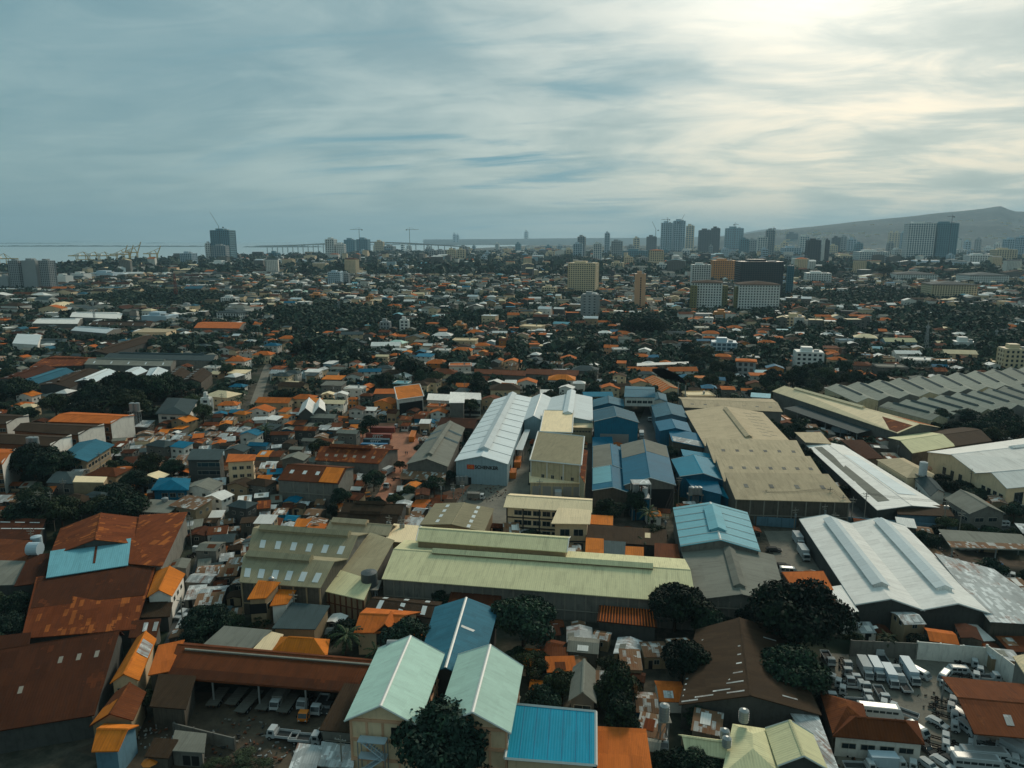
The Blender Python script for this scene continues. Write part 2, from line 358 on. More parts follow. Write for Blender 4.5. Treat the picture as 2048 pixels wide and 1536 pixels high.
        for (ei,zs,mat,t,nn) in v.get('band',[]):
            a=Vector(q[ei][:2]); b=Vector(q[(ei+1)%4][:2]); 
            for z in zs: panel(root,'ledge',mat,a,b,z,z+t,org,t=.5)
            for k in range(nn+1):
                d=(b-a).normalized(); c=a+(b-a)*(k/nn) if nn else a
                if nn: panel(root,'pilaster',mat,c-d*.2,c+d*.2,0,v['h']-.1,org,t=.3)
    c=pix((cx,cy,vols[0]['h'])); LM.append((c[0],c[1],short or label)) if short else None
    if ext: ext(root,org,q0)
    return root
def V(q,h,rc,wc='g',k='a',r=2,**o): return dict(q=q,h=h,rc=rc,wc=wc,k=k,r=r,**o)
def text(s,size,mat,parent,loc,rot,ext=.05,name='lettering',shear=0,bold=.02):
    cu=bpy.data.curves.new('t','FONT'); cu.body=s; cu.size=size; cu.extrude=ext; cu.align_x='CENTER'; cu.align_y='CENTER'; cu.offset=bold; cu.shear=shear
    o=bpy.data.objects.new('t',cu); C.objects.link(o); bpy.context.view_layer.update()
    me=bpy.data.meshes.new_from_object(o); bpy.data.objects.remove(o); me.materials.clear(); me.materials.append(mat)
    n=bpy.data.objects.new(name,me); C.objects.link(n); n.parent=parent; n.location=loc; n.rotation_euler=rot; return n
# ------------------------------------------------------------------ landmark buildings
def sch_ext(root,org,q):
    a,b=q[0][0],q[0][1]; ang=math.atan2(b.y-a.y,b.x-a.x); c=a+(b-a)*.52; n=Vector((math.sin(ang),-math.cos(ang),0))*.12
    loc=lambda u,z:(a.x+(b.x-a.x)*u+n.x-org[0],a.y+(b.y-a.y)*u+n.y-org[1],z)
    text('SCHENKER',1.9,DARKP,root,loc(.60,7.0),(math.pi/2,0,ang),bold=.05,name='sign_lettering')
    o=MB().box(-1.5,-.06,-.9,1.5,.06,.9).build('sign_board',SIGNR,root); o.location=loc(.29,7.0); o.rotation_euler=(0,0,ang)
    text('DB',1.5,ORP,o,(0,-.1,0),(math.pi/2,0,0),bold=.03)
GRP='large factory and warehouse buildings'
bld('warehouse','long ice-blue gabled warehouse whose front wall carries the red logo and dark lettering','warehouse',[
 V([912,922,1014,928,1062,796,989,800],9,'L','l',r=2.6,seam=[(0,[.09*i for i in range(1,11)],.11)],seamm=STEEL,vent=[(.07,.99,2.2,1.1)],win=[(0,1,[0],2,2.6,'doorway',.2,.3),(1,5,[.1],5,4.5,'doorway',.05,.6)]),
 V([1048,841,1086,842,1102,796,1063,796],9,'L','l',r=2.4,cap=2),
 V([1086,842,1184,842,1183,795,1102,796],9,'L','l',r=2.4,vent=[(.05,1.04,2.4,1.3)])],short='the ice-blue lettered warehouse',ext=sch_ext)
bld('loading_canopy','pale flat canopy over the truck bays beside the ice-blue warehouse','canopy',[V([1031,900,1045,901,1060,860,1050,860],5.5,'L',k='flat',wall=0,ov=.1)])
bld('cream_block','square cream flat-roofed block tucked into the corner of the ice-blue warehouse','building',[V([1082,864,1142,866,1145,826,1090,825],11,'C','m',k='shed',r=.8,trim=1),V([1144,855,1184,856,1184,841,1146,840],7.5,'C','m',k='shed',r=.6,win=[(0,6,[5.2],1.2,1,'window',.05,.95)])],short='the square cream block')
bld('depot','beige panelled depot with canopy over truck docks, in front of the square cream block','warehouse',[
 V([1062,921,1160,931,1166,880,1078,870],12,'T','m',k='shed',r=1.2,trim=1,win=[(0,4,[5.6],1.3,1.5,'window',.15,.95)],band=[(0,[5.0],TRIM,.2,3)]),
 V([1061,965,1168,967,1168,953,1061,951],5,'C','m',k='shed',r=.9,win=[(0,5,[0],3.2,3.6,'shutter',.02,.98)]),
 V([1160,951,1169,966,1174,905,1166,902],9,'r','m',k='shed',r=.5)],short='the beige dock depot')
bld('office','three-storey cream L-shaped office with dark balcony bands and wide windows','office',[
 V([1014,1012,1178,1022,1179,999,1025,989],10.5,'C','c',k='b',r=1.4,ov=1.0,win=[(0,5,[1.0,4.4,7.7],2.6,1.7,'window',.08,.66)],band=[(0,[3.3,6.7],DARKP,.35,5)]),
 V([1110,1046,1174,1047,1178,1016,1128,1012],9.6,'C','c',k='shed',r=1.5,ov=1.0,win=[(0,2,[1.0,5.5],3,2.2,'window',.1,.95)],band=[(0,[3.6],DARKP,.3,0)])],short='the cream L-shaped office')
bld('long_warehouse','very long pale green roofed warehouse with a raised upper roof crossing the middle','warehouse',[
 V([768,1157,1388,1205,1366,1120,812,1082],7.5,'Y','g',k='b',r=2.6,vent=[(.12,.86,1.4,.9)],vw='t',trim=0,band=[(0,[2.6],CONC,.2,30)]),
 V([836,1081,1131,1103,1137,1075,846,1055],11.5,'Y','t',k='b',r=1.6,t=.5,trim=1)],short='the long pale green warehouse')
bld('sawtooth_warehouse','olive grey warehouse of two stepped gables with two rows of bright skylights','warehouse',[
 V([500,1102,693,1118,733,1068,520,1053],9,'T','g',k='b',r=3,sky=[(0,.1,.87,6,.35,1.6,3.2)],vent=[(.08,.92,1.7,1.0)],cap=0),
 V([483,1163,639,1174,692,1119,501,1103],9,'T','s',k='b',r=3,sky=[(0,.1,.92,6,.35,1.6,3.2)],vent=[(.25,.95,1.7,1.0)],cap=0,band=[(0,[3.0],WM['t'],.3,6)])],short='the olive skylight warehouse')
bld('side_shed','plain olive lean-to roof attached to the right of the olive skylight warehouse','shed',[V([655,1152,742,1160,786,1090,742,1076],7,'T','g',k='shed',r=1.2)])
bld('pale_shed','pale mint sloping roof with fenced walkway at the corner of the olive skylight warehouse','shed',[V([636,1179,726,1199,742,1173,665,1148],6,'Y','t',k='shed',r=1.4,band=[(0,[3.0],RUSTP,.15,8)])],short='the pale mint shed')
bld('tan_warehouse','tan gabled warehouse with two columns of small skylights below the dirt truck road','warehouse',[V([843,1049,966,1063,985,1019,872,1009],7,'T','t',r=1.2,sky=[(0,.15,.85,4,.5,2.2,1.1),(1,.08,.9,5,.5,2.2,1.1)])],short='the tan gabled warehouse')
bld('arched_shed','low beige vaulted shed with a raised vent, behind the olive skylight warehouse','shed',[V([655,1060,775,1070,790,1052,672,1044],7,'t','g',k='b',r=1.6,vent=[(.4,.95,1.8,.8)])])
bld('flat_block','sandy flat concrete roof block with rooftop transformers beside the raised green roof','building',[V([772,1082,842,1088,862,1056,790,1050],6.5,'C','t',k='flat')])
bld('brown_warehouse','dark brown double roof warehouse beside the lower end of the dirt road','warehouse',[V([684,1024,800,1029,812,1009,698,1006],6,'D','k',k='b',r=1.6,vent=[(.3,.8,1,.6)]),V([676,1044,790,1049,800,1031,684,1026],6,'D','k',k='b',r=1.6,vent=[(.3,.8,1,.6)])],short='the dark brown double roof')
bld('rusty_warehouse','rust red warehouse with a long ridge vent and a row of six small skylights','warehouse',[V([632,920,757,927,795,899,655,893],6.5,'r','g',k='b',r=2.6,vent=[(.25,.85,1.6,1.2)],sky=[(0,.15,.85,6,.4,1.3,1.8)],sm=CONC)],short='the rust red skylight warehouse')
bld('orange_warehouse','brown roofed warehouse with its right third painted bright orange and concrete walls','warehouse',[V([558,959,676,967,706,935,598,928],9,'R','g',k='b',r=2.6,patch=[(0,.03,.33,.02,.97,'o')],sky=[(0,.42,.85,3,.55,1.4,2.2)],band=[(0,[4.2],CONC,.3,4)])],short='the half-orange warehouse')
bld('grey_warehouse','grey gabled warehouse with ridge vent on the right of the dirt truck road','warehouse',[V([815,928,894,933,928,856,877,853],7,'G','g',r=2.6,vent=[(.08,.95,1.5,.9)],seam=[(0,[.55,.75],.5)],seamm=STEEL)],short='the grey ridge-vent warehouse')
bld('tin_lean_to','rusty tin lean-to against the front wall of the grey ridge-vent warehouse','shed',[V([802,958,888,962,890,948,806,944],3.5,'z','s',k='shed',r=.8,wall=0)])
bld('brown_hall','rust brown hall roof behind the grey ridge-vent warehouse','warehouse',[V([876,853,946,857,960,839,892,835],6,'K','k',k='b',r=2)])
# blue factory
bld('blue_office','blue roofed raised office block on concrete posts at the head of the blue factory','office',[V([1250,794,1309,795,1307,775,1252,773],11,'s','w',k='b',r=1.2,z0=6,win=[(0,5,[7.6],2.5,1.6,'window',.05,.95)]),V([1305,802,1333,803,1330,789,1300,789],8,'s','w',r=1.2)],short='the raised blue office')
bld('blue_hall','tall blue hall with a white roller front and pale worn ridge','factory hall',[V([1190,843,1276,845,1267,826,1188,822],13,'s','b',r=2.6,trim=1,win=[(0,1,[.3],13,7,'shutter',.12,.8)])],short='the tall blue hall')
bld('blue_low_hall','low blue gable roof behind the tall blue hall','factory hall',[V([1187,814,1247,813,1245,799,1188,800],7,'s','b',r=2)])
bld('worn_blue_hall','narrow blue hall with faded silver left slope beside the alley wall','factory hall',[V([1187,936,1250,940,1243,897,1187,894],7,'B','g',r=1.5,t=.6,patch=[(0,0,1,.03,.97,'G')],trim=1),V([1187,981,1256,985,1250,941,1187,937],7,'B','s',r=1.5,t=.55,patch=[(0,.25,.97,.03,.97,'b')],trim=1)],short='the faded blue hall')
bld('central_blue_hall','largest blue hall, its far half faded grey and open truss front','factory hall',[V([1250,970,1349,970,1331,893,1243,891],9,'B','g',r=2.6,patch=[(0,.62,1,.02,.97,'G'),(1,.66,1,.02,.97,'G')],trim=1,win=[(0,1,[0],16,7.5,'doorway',.12,.95)])],short='the largest blue hall')
bld('teal_blue_hall','bright blue gabled hall between the largest blue hall and the sand roofs','factory hall',[V([1362,953,1450,962,1428,921,1345,920],8,'c','b',r=2,trim=1)],short='the bright blue side hall')
bld('low_blue_shed','low bright blue shed roof stepping down in front of the side hall','shed',[V([1385,975,1442,989,1430,962,1364,952],6.5,'B','b',k='shed',r=1.2),V([1440,990,1468,1002,1452,966,1430,963],5,'c','b',k='shed',r=1)])
bld('blue_strip_hall','blue corrugated strip hall along the factory yard','factory hall',[V([1321,862,1381,864,1373,846,1312,844],8,'B','b',r=1.6)])
bld('grey_blue_hall','grey blue gabled hall beside the two thin smoke stacks','factory hall',[V([1312,835,1374,836,1362,812,1304,811],8,'s','B',r=1.8)],short='the hall beside the smoke stacks')
bld('rust_edge_shed','bright blue shed roof with a rust stained white lower edge','shed',[V([1346,883,1406,895,1394,873,1337,863],7,'B','s',k='shed',r=1.2,patch=[(0,.05,.95,.02,.4,'Z')])])
bld('blue_connector','small blue roof between the tall blue hall and the faded blue hall','shed',[V([1187,893,1225,893,1222,879,1187,880],6,'B','b',k='shed',r=1)])
bld('blue_ledge','thin blue canopy roof at the back of the bright blue side hall','shed',[V([1368,912,1425,921,1420,912,1364,903],7.5,'c','b',k='shed',r=.6)])
# sand sawtooth
bld('sand_factory','huge sand coloured factory with a gabled hall and three stepped sawtooth bays','factory',[
 V([1370,815,1563,824,1543,799,1358,795],8,'t','g',k='b',r=1.4,sky=[(0,.1,.9,7,.45,1.6,1.6)],sm=WM['g']),
 V([1412,892,1590,896,1524,826,1372,823],9,'t','g',r=3,vent=[(.06,.9,1.6,.8)],sky=[(1,.2,.85,8,.5,.5,4),(1,.25,.9,7,.3,.5,3)],sm=WM['g']),
 V([1430,926,1616,929,1590,897,1412,893],9,'t','g',k='shed',r=3.2,sky=[(0,.15,.9,6,.5,1.4,2.2)],sm=WM['g'],vw='g'),
 V([1450,963,1652,966,1617,930,1431,927],9,'t','g',k='shed',r=3.2,sky=[(0,.12,.92,7,.5,1.4,2.2)],sm=WM['g']),
 V([1473,999,1698,1005,1653,967,1451,964],9,'t','s',k='shed',r=3.2,sky=[(0,.15,.85,4,.5,1.4,2.6)],sm=WM['g'],band=[(0,[3.5],CONC,.25,8)])],short='the sand sawtooth factory')
bld('striped_blue_warehouse','light blue gabled warehouse with white cross stripes and turbine vents on grey walls','warehouse',[V([1364,1092,1517,1102,1492,1026,1349,1017],8,'b','g',r=2.6,seam=[(0,[.02,.2,.38,.56,.74,.93],.16)],vent=[(.22,.85,2.6,.6)],cap=2)],short='the striped light blue warehouse')
bld('grey_gable_warehouse','wide grey gabled warehouse with one long vent directly below the striped light blue roof','warehouse',[V([1392,1199,1573,1210,1545,1112,1366,1102],6,'G','g',r=2.2,vent=[(.12,.9,1.6,.8)],band=[(0,[4],CONC,.3,8)])],short='the wide grey gabled warehouse')
bld('white_twin_warehouse','large white twin-gabled warehouse with two long grey roof vents','warehouse',[
 V([1714,1209,1844,1220,1702,1049,1602,1040],6,'W','k',r=2.2,vent=[(.12,.92,2.2,.8)],vr='L',cap=0,trim=1),
 V([1844,1220,1981,1228,1808,1053,1702,1049],6,'W','k',r=2.2,vent=[(.13,.95,2.2,.8)],vr='L',cap=0,trim=1)],short='the white twin-gabled warehouse')
bld('patchy_tin_roof','sprawling patchwork of silver tin sheets at the right of the white twin warehouse','shed',[V([1983,1243,2140,1252,1985,1145,1874,1115],6,'Z','s',k='shed',r=.8,th=.12)],short='the silver patchwork roof')
bld('orange_shed','faded orange brown roof between the grey gabled and the white twin warehouses','shed',[V([1612,1212,1690,1228,1644,1150,1566,1152],5,'R','g',k='shed',r=.8,patch=[(0,.02,.98,.02,.98,'O')])],short='the faded orange shed')
bld('white_awning','narrow white awning roof on the side of the white twin-gabled warehouse','awning',[V([1690,1227,1713,1223,1681,1174,1660,1177],5.5,'W','w',k='flat')])
bld('white_strip_warehouse','long white strip roof with worn grey patches and containers along its left side','warehouse',[V([1756,1020,1885,1016,1686,892,1610,887],5.5,'W','k',r=1.2,patch=[(0,.08,.9,.25,.6,'G'),(1,.15,.75,.3,.9,'L')],wall=1)],short='the long white strip roof')
bld('beige_end_roof','short beige roof joined to the far end of the long white strip roof','shed',[V([1612,885,1660,888,1640,868,1592,868],7,'t','g',k='shed',r=.5)])
bld('cream_long_warehouse','long cream roofed warehouse with its near end stripped to bare rafters','warehouse',[V([1795,866,1877,855,1590,783,1547,783],8.5,'C','g',r=3,vent=[(.36,.9,1.4,.9)],patch=[(0,.01,.2,.03,.75,'r'),(1,.02,.2,.1,.9,'O')])],short='the long cream warehouse')
bld('grey_canopy','dark grey open canopy running beside the long cream warehouse','canopy',[V([1714,867,1755,857,1600,812,1569,817],5.5,'g','g',k='flat',wall=0)])
gq=[]
A=[(1714,806),(2130,766),(2070,736),(1650,777)]; 
def lerp2(a,b,t): return (a[0]+(b[0]-a[0])*t,a[1]+(b[1]-a[1])*t)
def row(A,n,h):
    out=[]; W=[P(x,y,h) for x,y in A]
    for i in range(n):
        qs=[W[0].lerp(W[1],i/n),W[0].lerp(W[1],(i+1)/n),W[3].lerp(W[2],(i+1)/n),W[3].lerp(W[2],i/n)]
        q8=[c for p in qs for c in pix(p)]
        out.append(V(q8,h,'S','g' if i%3 else 'm',r=2.1,vent=[(.2,.88,.9,.5)],vr='g',vw='k',cap=0,ov=.02))
    return out
bld('gabled_factory','far row of grey zigzag gable roofs with dark ridge vents at the right edge','factory',row(A,11,7),short='the far zigzag factory')
bld('gabled_factory','near row of grey zigzag gable roofs, closest to the dark trees','factory',row([(1862,842),(2160,800),(2080,770),(1757,814)],10,7),short='the near zigzag factory')
bld('green_gable_hall','pale lime gabled hall with weathered timber coloured end wall','hall',[V([1825,906,1909,892,1858,865,1778,876],7,'Y','s',k='b',r=2,t=.5)],short='the pale lime hall')
bld('brown_gable_hall','large dark brown roof joined behind the pale lime hall','hall',[V([1911,892,1982,882,1938,854,1860,864],7,'D','k',k='b',r=1.6)])
bld('white_cream_warehouse','white twin roof warehouse with cream side wall and grouped windows at the right edge','warehouse',[
 V([1952,946,2190,925,2075,874,1857,905],9,'W','c',k='b',r=3,win=[(3,3,[3],2,3,'window',.3,.8)],vent=[(.1,.5,1.2,.7)]),
 V([2014,976,2270,952,2190,926,1952,947],9,'W','c',k='b',r=3,win=[(3,4,[3],2,3,'window',.2,.95),(0,6,[1],4,6,'window',.05,.6)],vent=[(.1,.5,1.2,.7)])],short='the white warehouse with cream walls')
bld('tan_hip_building','tan hipped roof on a two-storey cream building beside a white water tank','building',[V([1815,955,1877,954,1806,917,1756,920],7,'t','c',k='h',r=2,win=[(3,8,[3.6],1.6,1.2,'window',.05,.95)])],short='the tan hipped building')
bld('grey_roof_house','small white-walled building with dark grey roof in front of the tan hipped building','house',[V([1862,991,1888,984,1862,953,1831,958],6.5,'g','w',k='a',r=1.5,win=[(3,5,[3],1.4,1.2,'window',.05,.95)])])
bld('grey_gable_house','grey gabled two-storey house with long white side beside the hedge','house',[V([1940,1027,2007,1026,1948,990,1893,998],7.5,'G','g',r=2.4,win=[(0,2,[1,4.5],3,1.5,'window',.1,.9),(3,7,[1,4.3],1.4,1.4,'window',.05,.95)])],short='the grey gabled house')
bld('rusty_open_shed','grey topped open shed with rusty front edge and dark interior on the right','shed',[V([1905,1096,2080,1101,2040,1076,1880,1066],5.5,'G','s',k='shed',r=.8,wall=0,patch=[(0,.0,1,.02,.35,'z')])],short='the rusty open shed')
bld('brown_front_shed','narrow brown roof in front of the near end of the long white strip roof','shed',[V([1798,1029,1905,1033,1893,1018,1792,1014],5,'D','B',k='shed',r=.8)])
bld('plank_roof_shed','dark rusty plank-like roof between the long white strip roof and the pale lime hall','shed',[V([1730,918,1764,917,1724,884,1684,884],5,'K','s',k='shed',r=.6,seam=[(0,[.05*i for i in range(1,20)],.1)],seamm=RUSTP)])
# lower left rust
bld('rust_gable_hall','rust orange gabled hall with pale patched right slope at the left of the slum','factory hall',[V([103,1112,279,1089,281,1037,124,1058],8,'r','k',r=3.2)],short='the patched rust gable hall')
bld('rust_side_hall','low rust roof falling away right of the patched gable hall, along the concrete wall','factory hall',[V([262,1128,322,1132,372,1031,283,1037],8,'r','g',k='shed',r=.8)])
bld('pale_blue_annex','flat pale cyan metal roof set against the patched rust gable hall','annex',[V([97,1155,252,1131,259,1086,106,1111],8,'b','k',k='shed',r=1.0,patch=[(0,.55,.58,.25,.9,'R')])],short='the pale cyan annex')
bld('rust_annex','small orange rust lean-to at the right end of the pale cyan annex','annex',[V([254,1126,279,1125,281,1089,260,1088],8,'r','k',k='shed',r=.6)])
bld('brown_factory','huge rust brown roof with a row of six square skylights along its upper slope','factory',[V([48,1276,267,1258,318,1130,82,1165],5,'r','k',k='b',r=2.6,t=.9,sky=[(0,.12,.85,6,.72,.9,2.2)],sm=CONC,patch=[(0,.02,.98,.45,.98,'K')],cap=0)],short='the rust brown skylight factory')
bld('dark_factory','darkest brown factory roof in the lower left corner with four pale skylights','factory',[V([-52,1468,184,1429,243,1273,8,1312],5,'K','k',k='b',r=3,t=.88,sky=[(0,.14,.44,3,.72,.8,2.2),(0,.70,.70,1,.42,.8,2.2)],sm=CONC)],short='the darkest brown factory')
bld('streaked_shed','rust shed with short white streak panels at the left edge','shed',[V([-30,1080,72,1079,90,1046,0,1044],6,'K','k',k='shed',r=1,sky=[(0,.3,.95,4,.5,3.2,.5),(0,.2,.8,3,.8,3.2,.5)])],short='the streaked rust shed')
bld('edge_shed','flat rust red roof at the left edge under the blue cylinder tanks','shed',[V([-40,1131,52,1128,62,1088,-30,1084],6,'R','k',k='shed',r=.8)])
bld('edge_grey_shed','dull grey tin roof at the left edge beside the rust brown skylight factory','shed',[V([-30,1172,38,1169,48,1130,-25,1128],5.5,'G','k',k='shed',r=.8)])
bld('edge_brown_shed','narrow dark rust roof left of the pale cyan annex','shed',[V([33,1172,80,1166,104,1114,62,1118],6,'K','k',k='shed',r=.8)])
bld('edge_long_roof','low rust roof running off the left edge below the skylight factory','shed',[V([-60,1320,52,1307,58,1277,-40,1288],6,'K','k',k='shed',r=1)])
bld('orange_house','two-storey house with orange gable roof and pale walls at the alley mouth','house',[V([298,1192,341,1190,366,1148,314,1144],6.5,'o','w',r=1.6,win=[(0,2,[3.6],1.6,1.3,'window',.1,.9),(1,3,[3.6],1.4,1.2,'window',.1,.9)])],short='the orange gable house by the alley')
bld('brown_alley_house','low brown roof house below the two-storey orange house in the alley','house',[V([282,1235,336,1233,342,1212,291,1210],4,'D','k',k='shed',r=.6)])
bld('alley_house','brown roofed alley house with two pink roof sheets','house',[V([262,1275,309,1273,318,1247,268,1251],4.5,'K','g',k='shed',r=.8,patch=[(0,.45,.6,.3,.8,'Z'),(0,.8,.95,.3,.8,'Z')])])
bld('long_orange_house','long bright orange gabled house with silver sheets and a pale boarded end','house',[V([226,1363,274,1358,308,1279,276,1277],5.5,'o','c',r=1.5,patch=[(1,.5,.82,.05,.9,'Z')],win=[(0,2,[2.4],1.5,1.5,'window',.1,.9)])],short='the long orange house')
bld('brown_orange_house','brown and orange gabled house below the long orange house','house',[V([186,1449,262,1438,286,1386,234,1386],5.5,'R','t',r=1.8,patch=[(0,.02,.5,.02,.9,'o')],win=[(0,1,[2.2],3,1.6,'window',.5,.9)])],short='the brown and orange house')
bld('corner_orange_house','orange gabled house over dark blue walls near the bottom left','house',[V([190,1499,234,1498,270,1453,212,1450],5.5,'o','B',k='b',r=1.5)],short='the bottom orange house')
bld('brown_lean_roof','brown sloping roof beside the long truck shed','shed',[V([305,1412,368,1417,388,1365,322,1361],5,'D','s',k='shed',r=1)])
bld('long_truck_shed','very long brown roofed open truck shed sheltering parked flatbeds','shed',[V([334,1354,706,1384,750,1322,368,1288],5.5,'R','k',k='b',r=1.4,t=.75,wall=0,patch=[(0,.01,.99,.02,.3,'K')])],short='the long brown truck shed')
bld('shed_back_wall','mossy concrete boundary wall behind the long brown truck shed','wall',[V([370,1300,752,1332,752,1330,370,1298],7,'G','g',k='flat',ov=.05)])
bld('orange_wing','orange brown wing at the left end of the long brown truck shed','shed',[V([302,1349,334,1343,364,1291,322,1300],6,'O','s',k='shed',r=.8)])
bld('brown_block','flat brown topped concrete block between the truck shed and the left mint building','building',[V([645,1459,706,1464,735,1380,692,1377],6,'D','g',k='shed',r=.6,win=[(0,2,[3],2.6,.8,'window',.1,.9)])],short='the brown topped block')
def mint_ext(root,org,q):
    a,b=q[0][0],q[0][1]
MW=dict(cap=2,trim=1,ov=.9)
bld('mint_building','left mint gabled school building with cream walls and a notched rear corner','building',[
 V([701,1434,829,1443,879,1310,762,1300],12.5,'M','c',r=3.0,win=[(1,7,[1.2,4.8,8.6],1.8,1.8,'window',.02,.98),(0,1,[8.8],2.2,2.2,'doorway',.55,.9)],band=[(0,[4.1,8.0,11.9],WM['p'],.55,4),(1,[4.1,8.0,11.9],WM['p'],.4,7)],**MW)],short='the left mint building')
bld('mint_building','right mint gabled school building with cream walls, beside the bright blue roof','building',[
 V([881,1446,1013,1457,1037,1334,923,1313],12.5,'M','c',r=3.0,win=[(1,7,[1.2,4.8,8.6],1.8,1.8,'window',.02,.98)],band=[(0,[4.1,8.0,11.9],WM['p'],.55,4),(1,[4.1,8.0,11.9],WM['p'],.4,7)],**MW)],short='the right mint building')
bld('weathered_blue_hall','weathered slate blue gabled hall with rust marks behind the two mint buildings','hall',[V([833,1354,952,1362,992,1221,873,1216],8.5,'s','k',r=2.6,cap=2,patch=[(1,.55,.58,.4,.9,'W')])],short='the weathered slate hall')
bld('bright_blue_roof_building','bright blue flat-pitched roof with white edging at the bottom centre','building',[V([1016,1516,1186,1529,1186,1438,1029,1423],8,'c','c',k='shed',r=1.0,trim=1,seam=[(0,[.155*i for i in range(1,7)],.04)],seamm=BLUP)],short='the bright blue roof')
bld('orange_brown_roof_building','plain burnt orange roof right of the bright blue roof at the bottom','building',[V([1200,1545,1300,1552,1287,1469,1197,1464],6,'O','t',k='shed',r=.6)],short='the burnt orange roof')
bld('dark_sheet_hall','dark brown gabled hall with scattered pale sheets and pinkish streaks','hall',[V([1363,1408,1637,1428,1560,1263,1395,1262],5.5,'D','k',r=3,sky=[(0,.06,.8,8,.35,.4,3.6),(0,.1,.75,7,.6,.4,3.4),(0,.06,.6,6,.8,.4,3.4),(0,.03,.3,5,.15,.45,3.2),(1,.1,.8,5,.4,.35,3)],sm=RM['Z'])],short='the dark brown sheet hall')
bld('pale_gable_house','pale green gabled house with dark open front at the bottom edge','house',[V([1560,1528,1649,1535,1622,1471,1537,1460],7,'Y','k',r=2,trim=1)],short='the pale green gable')
bld('pale_roof_house','pale green multi-pitch roof house at the bottom edge, left of the pale green gable','house',[V([1450,1545,1560,1550,1537,1462,1470,1452],6,'Y','t',k='h',r=1.6),V([1375,1500,1450,1512,1440,1482,1363,1472],5.5,'Y','t',k='b',r=1.2)],short='the pale green hip roof')
bld('tin_strip_roof','old tin strip roof with yellow stained edge right of the pale green gable','shed',[V([1655,1545,1672,1540,1632,1440,1585,1433],4.5,'Z','t',k='shed',r=.5)])
bld('hip_yard_house','white-walled yard house under a rust brown hip roof in the truck yard','house',[V([1672,1469,1843,1484,1831,1444,1690,1432],4.5,'R','w',k='B',r=1.8,win=[(0,4,[1.8],2.6,1.2,'window',.05,.95)]),V([1668,1462,1731,1443,1722,1409,1646,1389],4.6,'R','g',k='h',r=1.8)],short='the rust hip-roofed yard house')
bld('yard_shelter','large rust brown shelter roof over vans on the right of the truck yard','shelter',[V([1952,1466,2090,1478,2050,1372,1889,1357],5.5,'R','w',k='b',r=1.2,wall=0,patch=[(0,.4,.5,.3,.6,'Z')])],short='the rust shelter roof')
bld('yard_annex','cream sheet roof behind the grey yard wall at the right edge','shed',[V([2052,1350,2140,1390,2110,1310,2030,1325],7,'C','g',k='shed',r=1)])
# dormitories left
for qq,lab,rc in [([99,843,221,847,266,831,144,825],'topmost of the white-ended dormitory blocks, under a salmon roof','O'),([29,861,156,870,207,851,59,846],'second dormitory block, brown roofed, below the salmon-roofed one','D'),([-40,884,100,892,142,873,0,868],'third dormitory block with twin tanks in front of its brown roof','D'),([-60,932,3,928,32,900,-40,897],'lowest dormitory block at the left edge with a salmon roof and plain white end','O'),([-70,850,12,848,56,832,-30,826],'leftmost dormitory block cut by the photo edge, brown roof and brick walls','D')]:
    bld('dormitory',lab,'dormitory',[V(qq,12,rc,'n',k='b',r=1.3,ov=.6,win=[(0,11,[1,4.3,8.3],1.6,1.7,'window',.02,.98)],band=[(0,[3.6,7.4],WM['t'],.3,0)])],group='long dormitory blocks',short='the white-ended dormitories',
      ext=lambda root,org,q:MB().prism([q[0][1]+Vector((.25,-.1,0)),q[0][2]+Vector((.25,.1,0)),q[0][2]+Vector((.05,0,0)),q[0][1]+Vector((.02,0,0))],0,12.9).build('end_wall',WM['w'],root,org=org))
